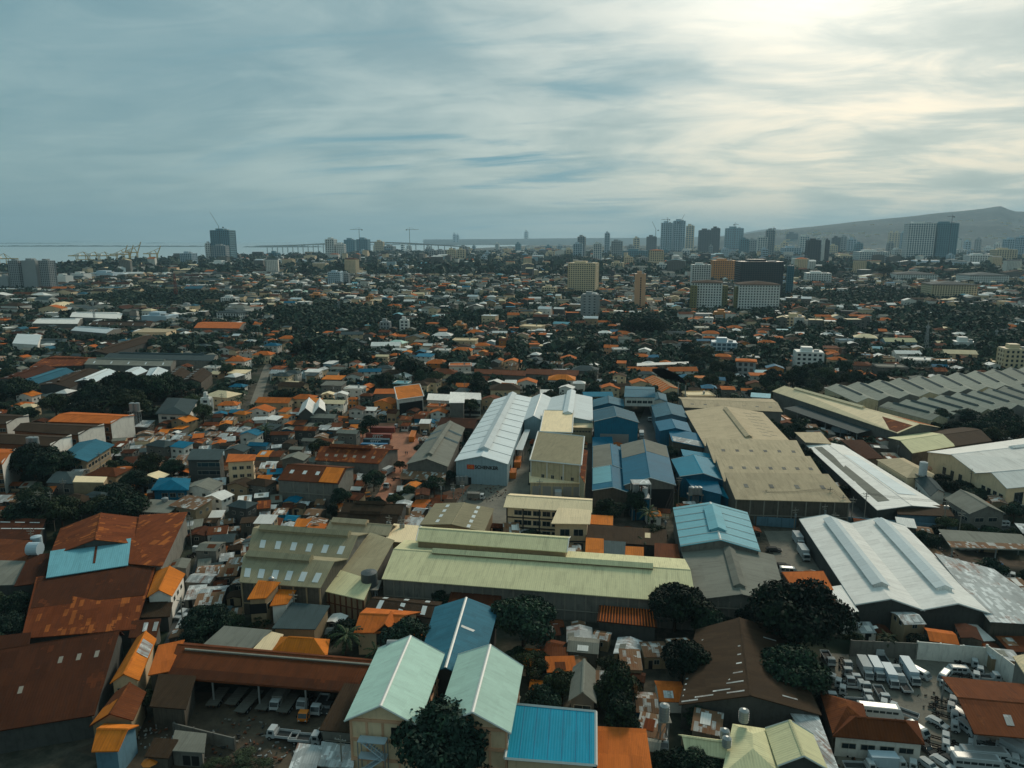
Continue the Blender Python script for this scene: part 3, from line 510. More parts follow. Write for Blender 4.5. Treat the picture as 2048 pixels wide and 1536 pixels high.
# mid-left warehouses
for qq,h,rc,wc,k,r,lab in [
 ([169,729,341,733,352,722,188,717],8,'G','g','b',2,'long grey warehouse with pale roof streaks beyond the big dark trees'),
 ([205,717,425,722,436,710,235,707],8,'g','g','b',2,'longest dark grey roof behind the streaked grey warehouse'),
 ([32,765,75,768,150,744,116,737],7,'s','k','a',1.5,'slate blue diagonal roof among brown sheds on the far left'),
 ([0,758,30,765,112,737,70,732],7,'K','k','a',1.5,'dark brown diagonal shed left of the slate blue diagonal roof'),
 ([80,770,140,776,205,741,152,742],7,'D','k','a',1.5,'wide dark brown diagonal shed right of the slate blue diagonal roof'),
 ([142,765,186,766,234,744,203,741],7,'L','k','a',1.5,'silver diagonal roof with ridge turbines behind the dark trees'),
 ([198,766,232,768,295,742,268,735],7,'L','k','a',1.5,'second silver diagonal roof behind the dark trees'),
 ([286,763,318,757,336,741,300,737],7,'L','k','a',1.5,'plain pale sloped roof right of the silver diagonal roofs'),
 ([320,762,358,764,382,745,350,738],7,'D','k','a',2,'brown sawtooth roof with white streaks, left of the olive one'),
 ([362,762,402,765,424,747,392,738],7,'D','s','a',2,'brown gable with broken white skylight streaks near the street'),
 ([60,735,165,731,200,716,112,712],7,'r','k','b',2,'rust roofed shed row with ridge turbines on the far left'),
 ([165,708,218,708,318,678,285,672],8,'D','k','a',2,'long dark brown gable pointing to the beige flat block'),
 ([264,665,332,665,352,659,290,657],9,'t','c','flat',0,'beige windowless flat block near the horizon left'),
 ([142,661,212,667,242,658,162,655],8,'L','g','b',2,'white vaulted warehouse left of the beige flat block'),
 ([388,656,478,657,492,645,405,644],7,'O','g','b',2,'wide orange roofed warehouse with tiny skylights'),
 ([180,650,300,653,310,645,195,643],7,'D','g','b',2,'brown roofed warehouse row behind the white vaulted one'),
 ([65,647,155,648,165,637,85,637],7,'W','g','b',2,'white roofed warehouse with yellow stains on the far left'),
 ([140,634,240,638,250,625,150,624],7,'W','g','b',2,'bright white zigzag roof row near the horizon left'),
 ([25,687,75,690,82,670,35,668],9,'L','w','flat',0,'pale blue office block with white end wall at far left'),
 ([52,690,130,688,134,678,60,678],5,'g','k','b',1,'dark flat shed right of the pale blue office block'),
 ([86,618,120,617,146,606,112,605],8,'C','t','a',1.5,'cream long roof on the far left among trees')]:
    bld('warehouse',lab,'warehouse',[V(qq,h,rc,wc,k=k,r=r,ov=.3,vent=([(.1,.9,1.2,.7)] if k!='flat' and rc not in 'OC' else []),sky=([(0,.1,.9,5,.4,1,5)] if rc in 'GDK' and k!='flat' else []))],group=GRP)
bld('ruin_warehouse','row house block under a stepped orange roof behind the blue factory','row houses',[V([1324,784,1358,778,1322,757,1290,758],8,'O','c',r=2,seam=[(0,[.11*i for i in range(1,9)],.25)],seamm=WM['c'],win=[(3,9,[1.2,4.6],1.6,1.4,'window',.02,.98),(0,2,[1.2,4.6],1.4,1.4,'window',.1,.9)])],short='the orange row houses')
bld('long_brown_roof','long low rust roof with ragged ridge in the middle of the town','building',[V([950,747,1050,752,1052,742,950,738],6,'R','g',k='b',r=1.5),V([1052,748,1155,752,1158,741,1056,738],6,'R','g',k='b',r=1.5)],short='the long ragged rust roof')
bld('platform_roof','long thin pale platform roof crossing the trees near the faint smoke','platform',[V([1275,732,1376,728,1376,724,1275,727],6,'W','g',k='flat',wall=0)],short='the long thin platform roof')
bld('white_modern','white modern flat-roofed building with a taller grey stair tower','building',[V([855,800,900,802,903,790,858,788],8,'W','w',k='flat',win=[(0,5,[1,4.6],3,1.8,'window',.03,.97)]),V([900,806,927,806,928,786,902,785],13,'W','g',k='flat'),V([927,799,961,800,960,787,928,786],9,'W','w',k='flat',win=[(0,4,[1,5],2.6,1.8,'window',.03,.97)])],short='the white modern building')
bld('orange_shed_hall','hall with bright orange sloped roof over a black open front','hall',[V([796,800,846,793,838,776,790,782],11,'o','w',k='shed',r=2,trim=1,win=[(0,1,[0],14,9,'doorway',.05,.97)])],short='the black-fronted orange hall')
bld('white_gable_hall','bright white twin-gabled hall among the shanty roofs','hall',[V([598,828,626,828,632,808,606,806],8,'W','k',r=3),V([626,828,650,822,648,806,632,808],8,'W','k',r=3)],short='the white twin-gabled hall')
bld('cream_three_storey','cream three-storey house with flat salmon roof standing clear of its neighbours','house',[V([456,924,506,921,508,911,460,910],11.5,'O','c',k='flat',ov=.8,win=[(0,3,[1.5,5,8.2],1.7,1.4,'window',.1,.95),(1,2,[1.5,5,8.2],1.3,1.3,'window',.1,.9)])],short='the cream three-storey house')
bld('dark_three_storey','dark concrete three-storey building with slate roof left of the cream three-storey house','building',[V([376,920,438,920,446,906,386,905],11,'g','k',k='shed',r=1.2,win=[(0,3,[1.5,5,8.2],3.2,1.8,'window',.3,1)])],short='the dark three-storey building')
bld('blue_roof_school','two-storey building with broad slate blue butterfly roof and outside stair','building',[V([118,917,172,920,220,890,160,886],9,'s','t',r=1.6,ov=1.5,win=[(0,3,[1.5,5.2],2,1.5,'window',.1,.9),(1,7,[1.5,5.2],2,1.5,'window',.05,.95)],band=[(1,[4.4],CONC,.3,0)])],short='the slate blue butterfly roof')
bld('grey_villa','large two-storey house with dark grey hipped roof left of the street','house',[V([316,826,374,828,392,800,338,796],8,'g','w',k='h',r=1.8,ov=1.3,win=[(0,3,[1,4.8],3,1.5,'window',.05,.95)])],short='the grey hipped villa')
bld('sky_blue_house','bright blue house with blue walls, pillars and balcony','house',[V([308,978,372,978,376,958,322,957],7.5,'B','b',k='h',r=1.8,ov=1,win=[(0,3,[1,4.4],2.2,1.6,'window',.2,.95)])],short='the bright blue house')
bld('parapet_block','unfinished beige block with white roof parapet','building',[V([146,965,207,966,214,955,152,953],9,'C','t',k='flat',ov=.1,win=[(0,1,[0],8,4,'doorway',.1,.9)])],short='the beige parapet block')
bld('dark_shed_pair','dark grey house left of the beige parapet block','house',[V([95,965,148,967,165,944,112,944],6.5,'g','g',k='B',r=2,win=[(0,2,[3],2,1.4,'window',.1,.9)])])
bld('orange_slum_tower','three-storey orange roofed house with roof terrace at the olive warehouse corner','house',[V([500,1198,530,1196,556,1173,520,1170],9,'o','t',k='shed',r=.8,win=[(0,1,[5],4,2.6,'doorway',.1,.9),(1,3,[5.5],1.4,1.6,'window',.1,.9)]),V([545,1211,572,1208,588,1188,560,1186],7,'o','w',k='shed',r=.6)],short='the orange terrace house')
bld('orange_tile_house','orange tiled house with a small dormer gable, right of the palm-side garden','house',[V([716,1262,778,1262,832,1226,737,1219],6,'O','c',k='b',r=1.5,ov=.8),V([752,1263,790,1264,800,1244,765,1240],6,'O','k',r=2)],short='the orange dormer house')
bld('orange_hip_house','ornate orange hip roof behind the long brown truck shed','house',[V([545,1306,650,1312,655,1280,562,1275],5.5,'o','t',k='B',r=2)],short='the ornate orange hip roof')
bld('cream_small_roof','small white rectangular roof left of the ornate orange hip roof','shed',[V([512,1298,540,1301,562,1272,541,1267],5.5,'C','t',k='flat')])
bld('skylight_lean_to','olive lean-to with three white skylights under the wall of the pale green warehouse','shed',[V([735,1216,870,1236,880,1206,752,1196],5,'D','g',k='b',r=.8,t=.55,sky=[(0,.2,.82,3,.5,1.2,3.2),(1,.2,.82,3,.3,1.2,1.6)])],short='the three-skylight lean-to')
bld('garden_rust_roof','dull red roof between the big tree and the pale green warehouse wall','shed',[V([898,1212,995,1217,1000,1190,908,1183],4.5,'K','k',k='shed',r=.7)])
bld('grey_corrugated_house','grey blue roofed house with pale streaks below the orange terrace house','house',[V([550,1256,628,1258,655,1222,586,1216],5,'g','t',k='shed',r=1)])
bld('grey_patch_roofs','grey patched flat roofs behind the left end of the truck shed','shed',[V([412,1290,500,1298,538,1270,450,1262],5,'G','k',k='shed',r=.8)])
bld('rust_slat_shed','rust roof with exposed rafter slats against the pale green warehouse wall','shed',[V([1198,1242,1310,1254,1306,1228,1202,1219],4.5,'K','k',k='shed',r=.6,seam=[(0,[.05*i for i in range(1,20)],.12)],seamm=RM['O'])],short='the slatted rust shed')
bld('grey_wing_roof','plain grey gable roof house hidden between the trees in the bottom centre','house',[V([1142,1398,1188,1402,1186,1340,1150,1336],7,'G','g',r=1.8,win=[(0,1,[3.5],3.4,2.4,'window',.2,.8)])],short='the plain grey gable among trees')
bld('green_orange_roofs','dark roofs with bright orange ends stepping down beside the cream office','building',[V([1174,1080,1222,1084,1224,1038,1180,1036],5.5,'D','k',k='shed',r=.8,patch=[(0,.02,.98,.6,.98,'o')]),V([1174,1108,1204,1110,1204,1085,1175,1083],6,'o','k',k='shed',r=.8),V([1205,1112,1246,1114,1248,1090,1206,1087],5.5,'g','k',k='shed',r=.6)],short='the orange-ended dark roofs')
bld('brown_patch_roofs','brown patch roofs with two pale skylights left of the striped light blue warehouse','building',[V([1228,1086,1330,1092,1330,1066,1228,1060],5,'D','k',k='shed',r=.8,patch=[(0,.6,.7,.4,.7,'C')]),V([1312,1120,1358,1124,1352,1094,1312,1092],5,'R','k',k='shed',r=.5),V([1250,1112,1284,1114,1284,1100,1250,1098],5,'o','k',k='shed',r=.5)],short='the brown patch roofs')
bld('tin_shed','corrugated silver tin shed roof at the bottom left of the left mint building','shed',[V([580,1548,624,1548,640,1502,600,1497],3.5,'Z','s',k='shed',r=.5)])
bld('tin_shed','second silver tin roof tucked under the brown topped concrete block','shed',[V([640,1530,702,1534,706,1500,648,1494],3.5,'Z','s',k='shed',r=.5)])
bld('yard_room','roofless looking grey concrete room on the mossy yard','building',[V([345,1500,404,1504,408,1472,354,1466],3.2,'G','g',k='flat',win=[(0,2,[.2],1.4,2,'doorway',.3,.9)])],short='the grey yard room')
bld('brown_hut','small brown sheet roof hut left of the grey concrete yard room','hut',[V([296,1512,334,1515,350,1489,312,1486],3,'D','s',k='shed',r=.5)])

# ------------------------------------------------------------------ towers: glazing body + facade grid of slabs and piers
TG={'d':plain('dark_glazing',(.025,.045,.055),.2,.6),'b':plain('blue_glazing',(.05,.13,.18),.2,.6),'t':plain('teal_netting',(.015,.12,.16),.6)}
TW={'w':plain('tower_white',(.75,.76,.72),.7,nz=.2,sc=.1),'c':plain('tower_cream',(.68,.55,.35),.7,nz=.2,sc=.1),'g':plain('tower_grey',(.34,.37,.37),.7,nz=.3,sc=.1),'k':plain('tower_black',(.03,.04,.045),.4,nz=.3,sc=.1),
'p':plain('tower_peach',(.66,.38,.22),.7,nz=.12,sc=.1),'b':plain('tower_pale_blue',(.42,.55,.62),.6,nz=.2,sc=.1),'t':plain('tower_teal',(.09,.24,.30),.6,nz=.3,sc=.1),'o':plain('tower_orange',(.62,.27,.08),.7,nz=.3,sc=.1),'y':plain('tower_olive',(.26,.24,.10),.7,nz=.3,sc=.1)}
def grid(m,x0,x1,y0,y1,z0,z1,fl,bay,sw,pw,t=.35,mi=0):
    nf=max(1,int(round((z1-z0)/fl)))
    for i in range(nf+1):
        z=z0+(z1-z0)*i/nf; m.box(x0-t,y0-t,z-sw*.5,x1+t,y1+t,z+sw*.5,mi)
    for (a0,a1,ax) in ((x0,x1,0),(y0,y1,1)):
        n=max(1,int(round((a1-a0)/bay)))
        for i in range(n+1):
            a=a0+(a1-a0)*i/n; tt=t*.9
            if ax==0:
                m.box(a-pw/2,y0-tt,z0,a+pw/2,y0+.1,z1,mi); m.box(a-pw/2,y1-.1,z0,a+pw/2,y1+tt,z1,mi)
            else:
                m.box(x0-tt,a-pw/2,z0,x0+.1,a+pw/2,z1,mi); m.box(x1-.1,a-pw/2,z0,x1+tt,a+pw/2,z1,mi)
def tower(x0,x1,yt,yb,wc,gl,label,sw=.45,pw=.4,bay=None,fl=None,rz=-.12,dr=.7,name='tower_block',cat='tower',roof=None,crown=1,group=None,short=None,solid=0):
    a=P(x0,yb);b=P(x1,yb); d=a.y; w=(b.x-a.x)*.87; 
    zt=HC-( (yt-768)/F*CP+SP)/(CP-(yt-768)/F*SP)*d
    dep=min(w*dr,60); cx=(a.x+b.x)/2; cy=d+dep/2
    s=d/1200.0; fl=fl or max(3.3,3.3*s*.9); bay=bay or max(3.6,3.6*s)
    root=empty(name,(cx,cy,0),rz); tag(root,label,cat,group)
    m=MB().box(-w/2,-dep/2,0,w/2,dep/2,zt-.2); m.build('wall' if solid else 'glazing',TW[wc] if solid else TG[gl],root)
    m=MB(); (m.box(-w/2-.2,-dep/2-.2,zt-.5,w/2+.2,dep/2+.2,zt) if solid else None) if solid else grid(m,-w/2,w/2,-dep/2,dep/2,.5,zt,fl,bay,fl*sw,bay*pw,t=.3*max(1,s)); m.build('facade',TW[wc],root)
    if roof: 
        (rv,rf),_,_=roofgeo([(-w/2,-dep/2),(w/2,-dep/2),(w/2,dep/2),(-w/2,dep/2)],zt+.3,w*.07,'h',ov=1.5,th=.6); MB().add(rv,rf).build('roof',RM[roof],root)
    elif crown:
        MB().box(-w*.3,-dep*.25,zt,w*.12,dep*.3,zt+fl*1.1).build('lift_house',TW[wc],root); MB().box(w*.18,-dep*.3,zt,w*.36,0,zt+fl*.6).build('plant_room',TW['g'],root)
    if d<1700: mark([(cx-w/2,cy-dep/2),(cx+w/2,cy-dep/2),(cx+w/2,cy+dep/2),(cx-w/2,cy+dep/2)],3)
    TOW.append((x0,x1,yt,yb)); 
    if short: LM.append(((x0+x1)/2,yb,short))
    return root
TOW=[]
T=tower
T(1137,1199,527,591,'c','d','beige hotel block with rows of small dark windows left of the peach slab',sw=.5,pw=.5,rz=-.3,short='the beige hotel block')
T(1164,1198,590,640,'g','d','narrow grey slab building with a white windowed side in front of the beige hotel block',sw=.6,pw=.6,bay=6,rz=-.25,short='the narrow grey slab')
def peach():
    r=T(1268,1292,548,621,'p','d','tall peach windowless slab with one column of small slits',dr=.9,solid=1,short='the peach slab')
    g=[c for c in r.children if c.name.startswith('wall')][0]; y=min(v.co.y for v in g.data.vertices); z=max(v.co.z for v in g.data.vertices)
    for i in range(14): MB().box(-.2,y-.08,z*.06+i*z*.062,1.3,y+.1,z*.06+i*z*.062+2.4).build('window',GLASS,r)
peach()
T(1384,1450,566,624,'w','d','left of the two white window-grid apartment blocks with olive corners and brown roof',sw=.45,pw=.5,rz=-.3,roof='D',short='the left white apartment block')
T(1474,1563,570,628,'w','d','right of the two white window-grid apartment blocks with olive corners and brown roof',sw=.45,pw=.5,rz=-.12,roof='D',short='the right white apartment block')
T(1381,1392,572,624,'y','d','olive corner wing on the left white apartment block',sw=.5,pw=.6,dr=1,crown=0)
T(1442,1453,572,624,'y','d','olive corner wing between the two white apartment blocks',sw=.5,pw=.6,dr=1,crown=0)
T(1469,1480,574,627,'y','d','olive corner wing at the left of the right white apartment block',sw=.5,pw=.6,dr=1,crown=0)
T(1476,1570,524,600,'k','d','wide black glass office block with white roof rim behind the right apartment block',sw=.25,pw=.2,rz=-.1,short='the black glass block')
T(1572,1585,532,595,'t','t','blue netted side of the black glass block',sw=.2,pw=.2,crown=0)
T(1424,1474,522,566,'o','d','orange brick condominium left of the black glass block',sw=.5,pw=.5,short='the orange condominium')
T(1382,1423,530,578,'w','d','white and black striped condominium behind the left apartment block',sw=.35,pw=.3)
T(1429,1464,626,646,'o','d','small bright orange four-storey block in front of the white apartment blocks',sw=.7,pw=.8,rz=-.3,short='the bright orange block')
T(1392,1428,630,645,'g','d','plain grey block left of the bright orange block',sw=.8,pw=.85,crown=0)
SK=[(1293,1314,474,505,'k','d','dark window tower at the left foot of the tallest cluster'),(1321,1345,446,511,'b','b','left half of the tall blue white twin residential tower'),(1345,1370,442,511,'b','b','right half of the tall blue white twin residential tower under a crane'),
(1371,1388,452,505,'c','b','cream edged tower just right of the tall twin towers'),(1397,1424,461,511,'k','d','broad black striped tower right of the tall twin towers'),(1421,1439,457,511,'k','d','taller black tower joined to the broad black striped one'),
(1449,1488,457,502,'t','d','black cube-stacked glass office with a crane mast'),(1479,1497,479,517,'t','d','dark teal tower at the right foot of the cube-stacked office'),(1496,1514,481,512,'g','d','white banded short tower right of the dark teal one'),
(1514,1534,475,520,'w','b','pale unfinished tower beside the netted one'),(1530,1549,461,520,'g','b','half-built grey tower with rooftop crane'),(1155,1171,474,521,'g','b','slim tower with dark cap at centre right skyline'),(1146,1166,488,522,'b','b','pale blue slab in front of the dark-capped slim tower'),
(1186,1204,488,529,'w','b','white balcony tower with pointed top floors'),(1133,1145,500,521,'c','d','short cream block left of the pale blue slab'),(1209,1219,467,514,'b','b','thin tall pale blue tower standing alone'),(1222,1246,483,520,'g','d','grey banded office with black top'),
(1246,1298,502,523,'t','d','long low dark teal block on the skyline'),(1299,1328,501,541,'c','d','beige condominium with brown pitched caps'),(1278,1297,516,539,'g','d','grey concrete block left of the beige condominium'),(1248,1266,515,541,'c','d','narrow cream block left of the grey concrete block'),
(1223,1249,526,549,'c','d','low cream stepped apartment block'),(1314,1336,529,551,'w','b','white and blue striped mid-rise'),(1337,1361,537,552,'w','d','plain white pitched mid-rise'),(1343,1366,519,537,'g','d','grey office behind the plain white mid-rise'),
(1049,1056,464,487,'w','b','lone white needle tower far on the horizon'),(1031,1042,488,506,'t','t','dark teal block in front of the white needle tower'),(1566,1604,496,518,'b','b','wide pale glass podium block'),(1573,1596,468,498,'k','d','black slab on the pale glass podium'),
(1598,1618,473,512,'w','b','white tower behind the dark striped office'),(1613,1640,481,534,'k','d','dark striped office tower with vertical white lines'),(1641,1647,479,533,'w','w','white stair shaft on the dark striped office tower'),(1647,1656,481,530,'k','d','black right wing of the dark striped office tower'),
(1664,1680,476,509,'k','d','dark slab with curved grey neighbour'),(1680,1692,474,509,'g','d','grey curved slab beside the dark slab'),(1695,1712,479,509,'b','b','pale blue finned block'),(1716,1781,504,537,'w','b','broad white slab apartment with many bays'),
(1676,1716,512,530,'c','d','low cream office left of the broad white slab'),(1776,1787,466,503,'c','d','left beige half of the paired tower near the hill'),(1787,1798,466,503,'c','d','right grey-beige half of the paired tower near the hill'),(1799,1809,466,512,'b','b','pale blue tower tucked beside the tallest right tower'),
(1812,1868,447,526,'w','b','tallest white gridded tower against the hill'),(1868,1912,447,526,'t','t','teal netted tower under construction against the hill'),(1805,1940,525,542,'b','d','white striped podium under the two tall right towers'),(1910,1921,480,511,'w','w','white domed temple-like tower below the hill'),
(1991,2034,500,531,'c','d','cream gridded office at the right edge'),(1938,1985,511,541,'w','d','white office with dark window grid left of the cream gridded one'),(2010,2035,479,520,'b','b','pale blue slab at the right edge'),(2035,2060,475,522,'b','b','rightmost pale blue slab cut by the photo edge'),
(1614,1666,547,570,'w','d','white hospital-like block with yellow balconies'),(1738,1798,531,547,'c','d','tan stepped office row'),(1797,1881,549,566,'w','d','long condominium row behind the nearest one on the right'),(1864,1958,570,604,'c','d','nearest condominium row with peach stair towers and twin gables'),
(1936,2020,551,574,'w','d','condominium row right of the nearest one'),(1885,1936,500,515,'w','d','low white palace-like row with tiny domes'),(1890,1935,523,542,'g','d','grey institutional row in front of the palace-like row'),
(652,673,479,523,'w','d','taller of two white condominium towers near the bridge'),(673,691,489,523,'w','d','shorter of two white condominium towers near the bridge'),(688,712,480,507,'t','t','left teal netted tower in the paired construction site'),(713,739,479,508,'t','t','right teal netted tower in the paired construction site'),
(750,768,484,511,'c','d','cream tower right of the teal construction pair'),(768,790,493,511,'g','d','brown grey block joined to the cream tower'),(656,684,545,576,'b','d','plain pale blue slab wall of the mid-left office'),(684,699,547,574,'g','d','banded grey side of the mid-left office'),
(858,874,502,523,'g','d','left grey block of a paired apartment'),(875,890,502,523,'g','d','right grey block of a paired apartment'),(894,912,500,526,'c','d','left tan balcony tower'),(914,931,500,526,'c','d','right tan balcony tower'),(906,912,469,488,'b','b','taller of two thin towers far on the horizon'),(913,918,471,488,'b','b','shorter of two thin towers far on the horizon'),
(538,558,506,521,'t','t','dark unfinished cube near the water'),(423,467,461,526,'t','d','dark unfinished tower with a luffing crane on top, left skyline'),(413,423,487,526,'w','d','cream edge wing of the dark unfinished tower'),(424,455,492,527,'g','b','lower gridded front of the dark unfinished tower'),
(416,460,525,541,'w','w','blank white podium below the dark unfinished tower'),(361,390,507,536,'b','b','curved pale office with sail-like fin'),(22,47,522,583,'g','d','left wing of the broad grey hotel'),(47,82,521,583,'g','g','blank grey centre of the broad grey hotel'),(82,109,522,583,'g','d','right windowed wing of the broad grey hotel'),
(0,22,553,583,'g','g','low grey annex left of the broad grey hotel'),(109,140,552,575,'w','w','low white annex right of the broad grey hotel'),(500,585,522,535,'w','b','left stretch of the long white seaside mall'),(586,622,524,537,'b','b','blue glass middle of the long white seaside mall'),(622,655,522,536,'w','b','right stretch of the long white seaside mall'),(655,680,524,536,'c','d','cream end of the long white seaside mall'),
(740,802,512,524,'g','d','low round stadium-like terminal'),(140,175,548,566,'w','w','white shed block near the port'),(176,232,546,560,'b','w','pale blue warehouse near the port'),(433,490,626,646,'w','d','white four-storey school with dark roof'),(280,344,632,647,'b','w','pale blue and white factory office'),
(555,612,585,592,'c','d','cream two-storey school with mint roof'),(568,610,566,577,'w','d','white institutional block beyond the orange brick hall'),(618,650,590,607,'o','d','orange brick hall with dark side'),(678,728,597,608,'w','d','low white striped block'),(732,754,594,609,'o','d','small orange apartment cube'),
(442,474,596,613,'w','d','white roofed grey block, mid left'),(360,386,612,627,'g','d','blank grey concrete house mid left'),(760,781,645,667,'g','d','bare grey concrete apartment, left of a pair'),(800,818,641,667,'w','d','narrow white and brown apartment, right of a pair'),(855,874,648,666,'c','d','cream apartment with orange roof'),
(908,932,650,668,'o','d','bright yellow orange house block'),(1084,1115,575,592,'c','d','pair of cream houses on orange base'),(1593,1650,706,741,'w','d','white four-storey apartment block with framed balconies'),(1572,1612,634,654,'c','d','cream four-storey walk-up apartment'),(1728,1750,620,637,'o','o','bright orange villa among dark trees'),
(1424,1478,686,710,'b','b','plain grey blue cube house'),(1475,1512,724,757,'g','d','unfinished grey tower house with orange roof'),(2008,2060,700,745,'c','d','half-built cream concrete frame building on the right edge'),(1912,1955,684,703,'w','w','white boxy building on the right'),(405,422,798,830,'w','d','mint and white narrow four-storey house left of the street')]
TW['w2']=TW['w']; TG['w']=TW['w']; TG['g']=TW['g']; TG['o']=TW['o']
for (x0,x1,yt,yb,wc,gl,lab) in SK:
    near=yb>560
    T(x0,x1,yt,yb,wc,gl,lab,solid=(gl in 'wgo'),sw=(.3 if gl in 'tb' else .42),pw=(.3 if gl in 'tb' else .45),rz=random.uniform(-.3,-.02),name='building' if near else 'tower_block',cat='building' if near else 'tower',
      roof=('O' if 'orange roof' in lab or 'pitched caps' in lab else 'g' if 'dark roof' in lab or 'condominium row' in lab else 'M' if 'mint roof' in lab else None),crown=1,group='blocks of the skyline and town')
def fill():
    r_=random.Random(3); k=0
    for _ in range(400):
        if k>=95: break
        x=r_.choice([r_.uniform(1120,2040),r_.uniform(1120,2040),r_.uniform(700,1120)]); yb=r_.uniform(501,533); w=r_.uniform(8,20)*(1 if yb>510 else .7); hh=r_.uniform(10,30)*(1 if x>1250 else .6)
        if any(a-3<x+w and b+3>x and abs(d-yb)<5 for a,b,c,d in TOW): continue
        wc=r_.choice('wwcgbgct'); gl=r_.choice('ddb'); o=T(x,x+w,yb-hh,yb,wc,gl,None,sw=r_.uniform(.3,.5),pw=r_.choice([.15,.35,.5]),rz=r_.uniform(-.4,.1),crown=1,group='blocks of the skyline and town'); k+=1
        FILL.append((o,{'w':'white','c':'cream','g':'grey','b':'pale blue','t':'teal'}[wc]+(' tall slim' if hh>w*1.4 else ' broad low' if hh<w*.8 else ' squarish')+' far block',x,yb))
FILL=[]; random_state=random.getstate(); fill(); random.setstate(random_state)
LM+= [(1345,515,'the tallest twin residential tower'),(1418,514,'the broad black striped tower'),(1467,508,'the cube-stacked office'),(1634,538,'the dark striped office'),(1748,541,'the broad white slab'),(1868,530,'the tall white gridded tower'),(1170,525,'the dark-capped slim tower'),(1195,532,'the white balcony tower'),(1234,522,'the black-topped banded office'),(1313,544,'the brown-capped condominium'),(1905,606,'the nearest condominium row'),(680,525,'the twin white condominiums'),(715,510,'the teal construction pair'),(912,528,'the tan balcony towers'),(2012,533,'the cream gridded office'),(1052,490,'the white needle tower'),(440,545,'the dark unfinished tower'),(65,590,'the broad grey hotel'),(1620,745,'the white four-storey apartment'),(1740,640,'the orange villa'),(2035,750,'the half-built frame building'),(1450,712,'the grey blue cube house')]
# distant cranes
def crane(x,yb,yt,ztop_arm,label,dirn=1,luff=0,name='tower_crane',col=None):
    p=P(x,yb); d=p.y; z=lambda y:HC-((y-768)/F*CP+SP)/(CP-(y-768)/F*SP)*d
    s=d/F; zt=z(yt); root=empty(name,(p.x,p.y,0)); tag(root,label,'crane')
    mt=col or DARKP
    MB().bar((0,0,0),(0,0,zt),.45*s,n=4).build('mast',mt,root)
    L=ztop_arm*s
    if luff: MB().bar((0,0,zt-1),(dirn*L*.55,0,zt+L),.3*s).build('jib',mt,root)
    else:
        m=MB().bar((-dirn*L*.35,0,zt-2*s),(dirn*L,0,zt-2*s),.3*s); m.bar((0,0,zt+2*s),(dirn*L*.7,0,zt-2*s),.12*s); m.bar((0,0,zt+2*s),(-dirn*L*.3,0,zt-2*s),.12*s); m.build('jib',mt,root)
    MB().box(-dirn*L*.32-1.2*s,-s,zt-3.6*s,-dirn*L*.32+1.2*s,s,zt-1.6*s).build('counterweight',mt,root)
crane(443,527,452,26,'luffing crane on top of the dark unfinished tower',-1,1)
crane(720,509,457,18,'tall hammerhead crane over the teal construction pair',-1)
crane(820,503,457,18,'lone hammerhead crane mast standing at the gap in the bridge',1)
crane(1332,512,437,12,'crane on the left of the tall twin residential tower',-1)
crane(1358,512,443,13,'luffing crane on the right of the tall twin residential tower',1,1)
crane(1310,506,458,14,'luffing crane over the dark window tower',-1,1)
crane(1467,504,447,7,'small crane mast on the cube-stacked office',1)
crane(1543,521,455,8,'crane above the half-built grey tower',-1)
crane(1894,527,431,10,'crane above the teal netted tower by the hill',-1)
def gantry(x,yb,w,yt,label,up):
    p=P(x,yb); s=p.y/F; root=empty('port_crane',(p.x,p.y,0),.3); tag(root,label,'port crane','yellow container cranes at the port')
    W=w*s; H=(yb-yt)*s*.9; c=YELP; r=.75*s
    for i in (-1,1):
        for j in (-1,1): MB().bar((i*W*.25,j*W*.2,0),(i*W*.25,j*W*.2,H*.7),r).build('leg',c,root)
    m=MB()
    for j in (-1,1): m.bar((-W*.27,j*W*.2,H*.35),(W*.27,j*W*.2,H*.35),r*.8)
    m.build('portal_beam',c,root)
    m=MB().bar((-W*.7,0,H*.7),(W*.35,0,H*.7),r*1.3)
    if up: m.bar((W*.3,0,H*.7),(W*.55,0,H*1.5),r*1.2)
    else: m.bar((W*.3,0,H*.7),(W*.9,0,H*.7),r*1.2)
    m.build('boom',c,root)
    MB().bar((W*.25,0,H*.7),(W*.1,0,H*1.05),r).bar((W*.1,0,H*1.05),(-W*.5,0,H*.72),r*.5).bar((W*.1,0,H*1.05),(W*.5,0,H*(1.3 if up else .72)),r*.5).build('apex_frame',c,root)
    MB().box(-W*.3,-W*.12,H*.72,-W*.08,W*.12,H*.85).build('machine_house',TW['w'],root)
for i,(x,yb,w,yt,u) in enumerate([(8,538,30,506,0),(165,527,34,503,0),(188,527,30,503,0),(208,527,30,503,0),(242,524,26,500,1),(254,524,26,500,1),(268,523,28,495,1),(308,521,26,500,1),(150,530,34,522,0),(225,527,28,520,0)]):
    gantry(x,yb,w,yt,['yellow port crane at the left edge','left of three yellow port cranes with raised peaks','middle of three yellow port cranes with raised peaks','right of three yellow port cranes with raised peaks','leftmost port crane with its boom raised','second port crane with its boom raised','tallest port crane with its boom raised','rightmost port crane with its boom raised','low yellow yard gantry left of the port cranes','low yellow yard gantry right of the three port cranes'][i],u)
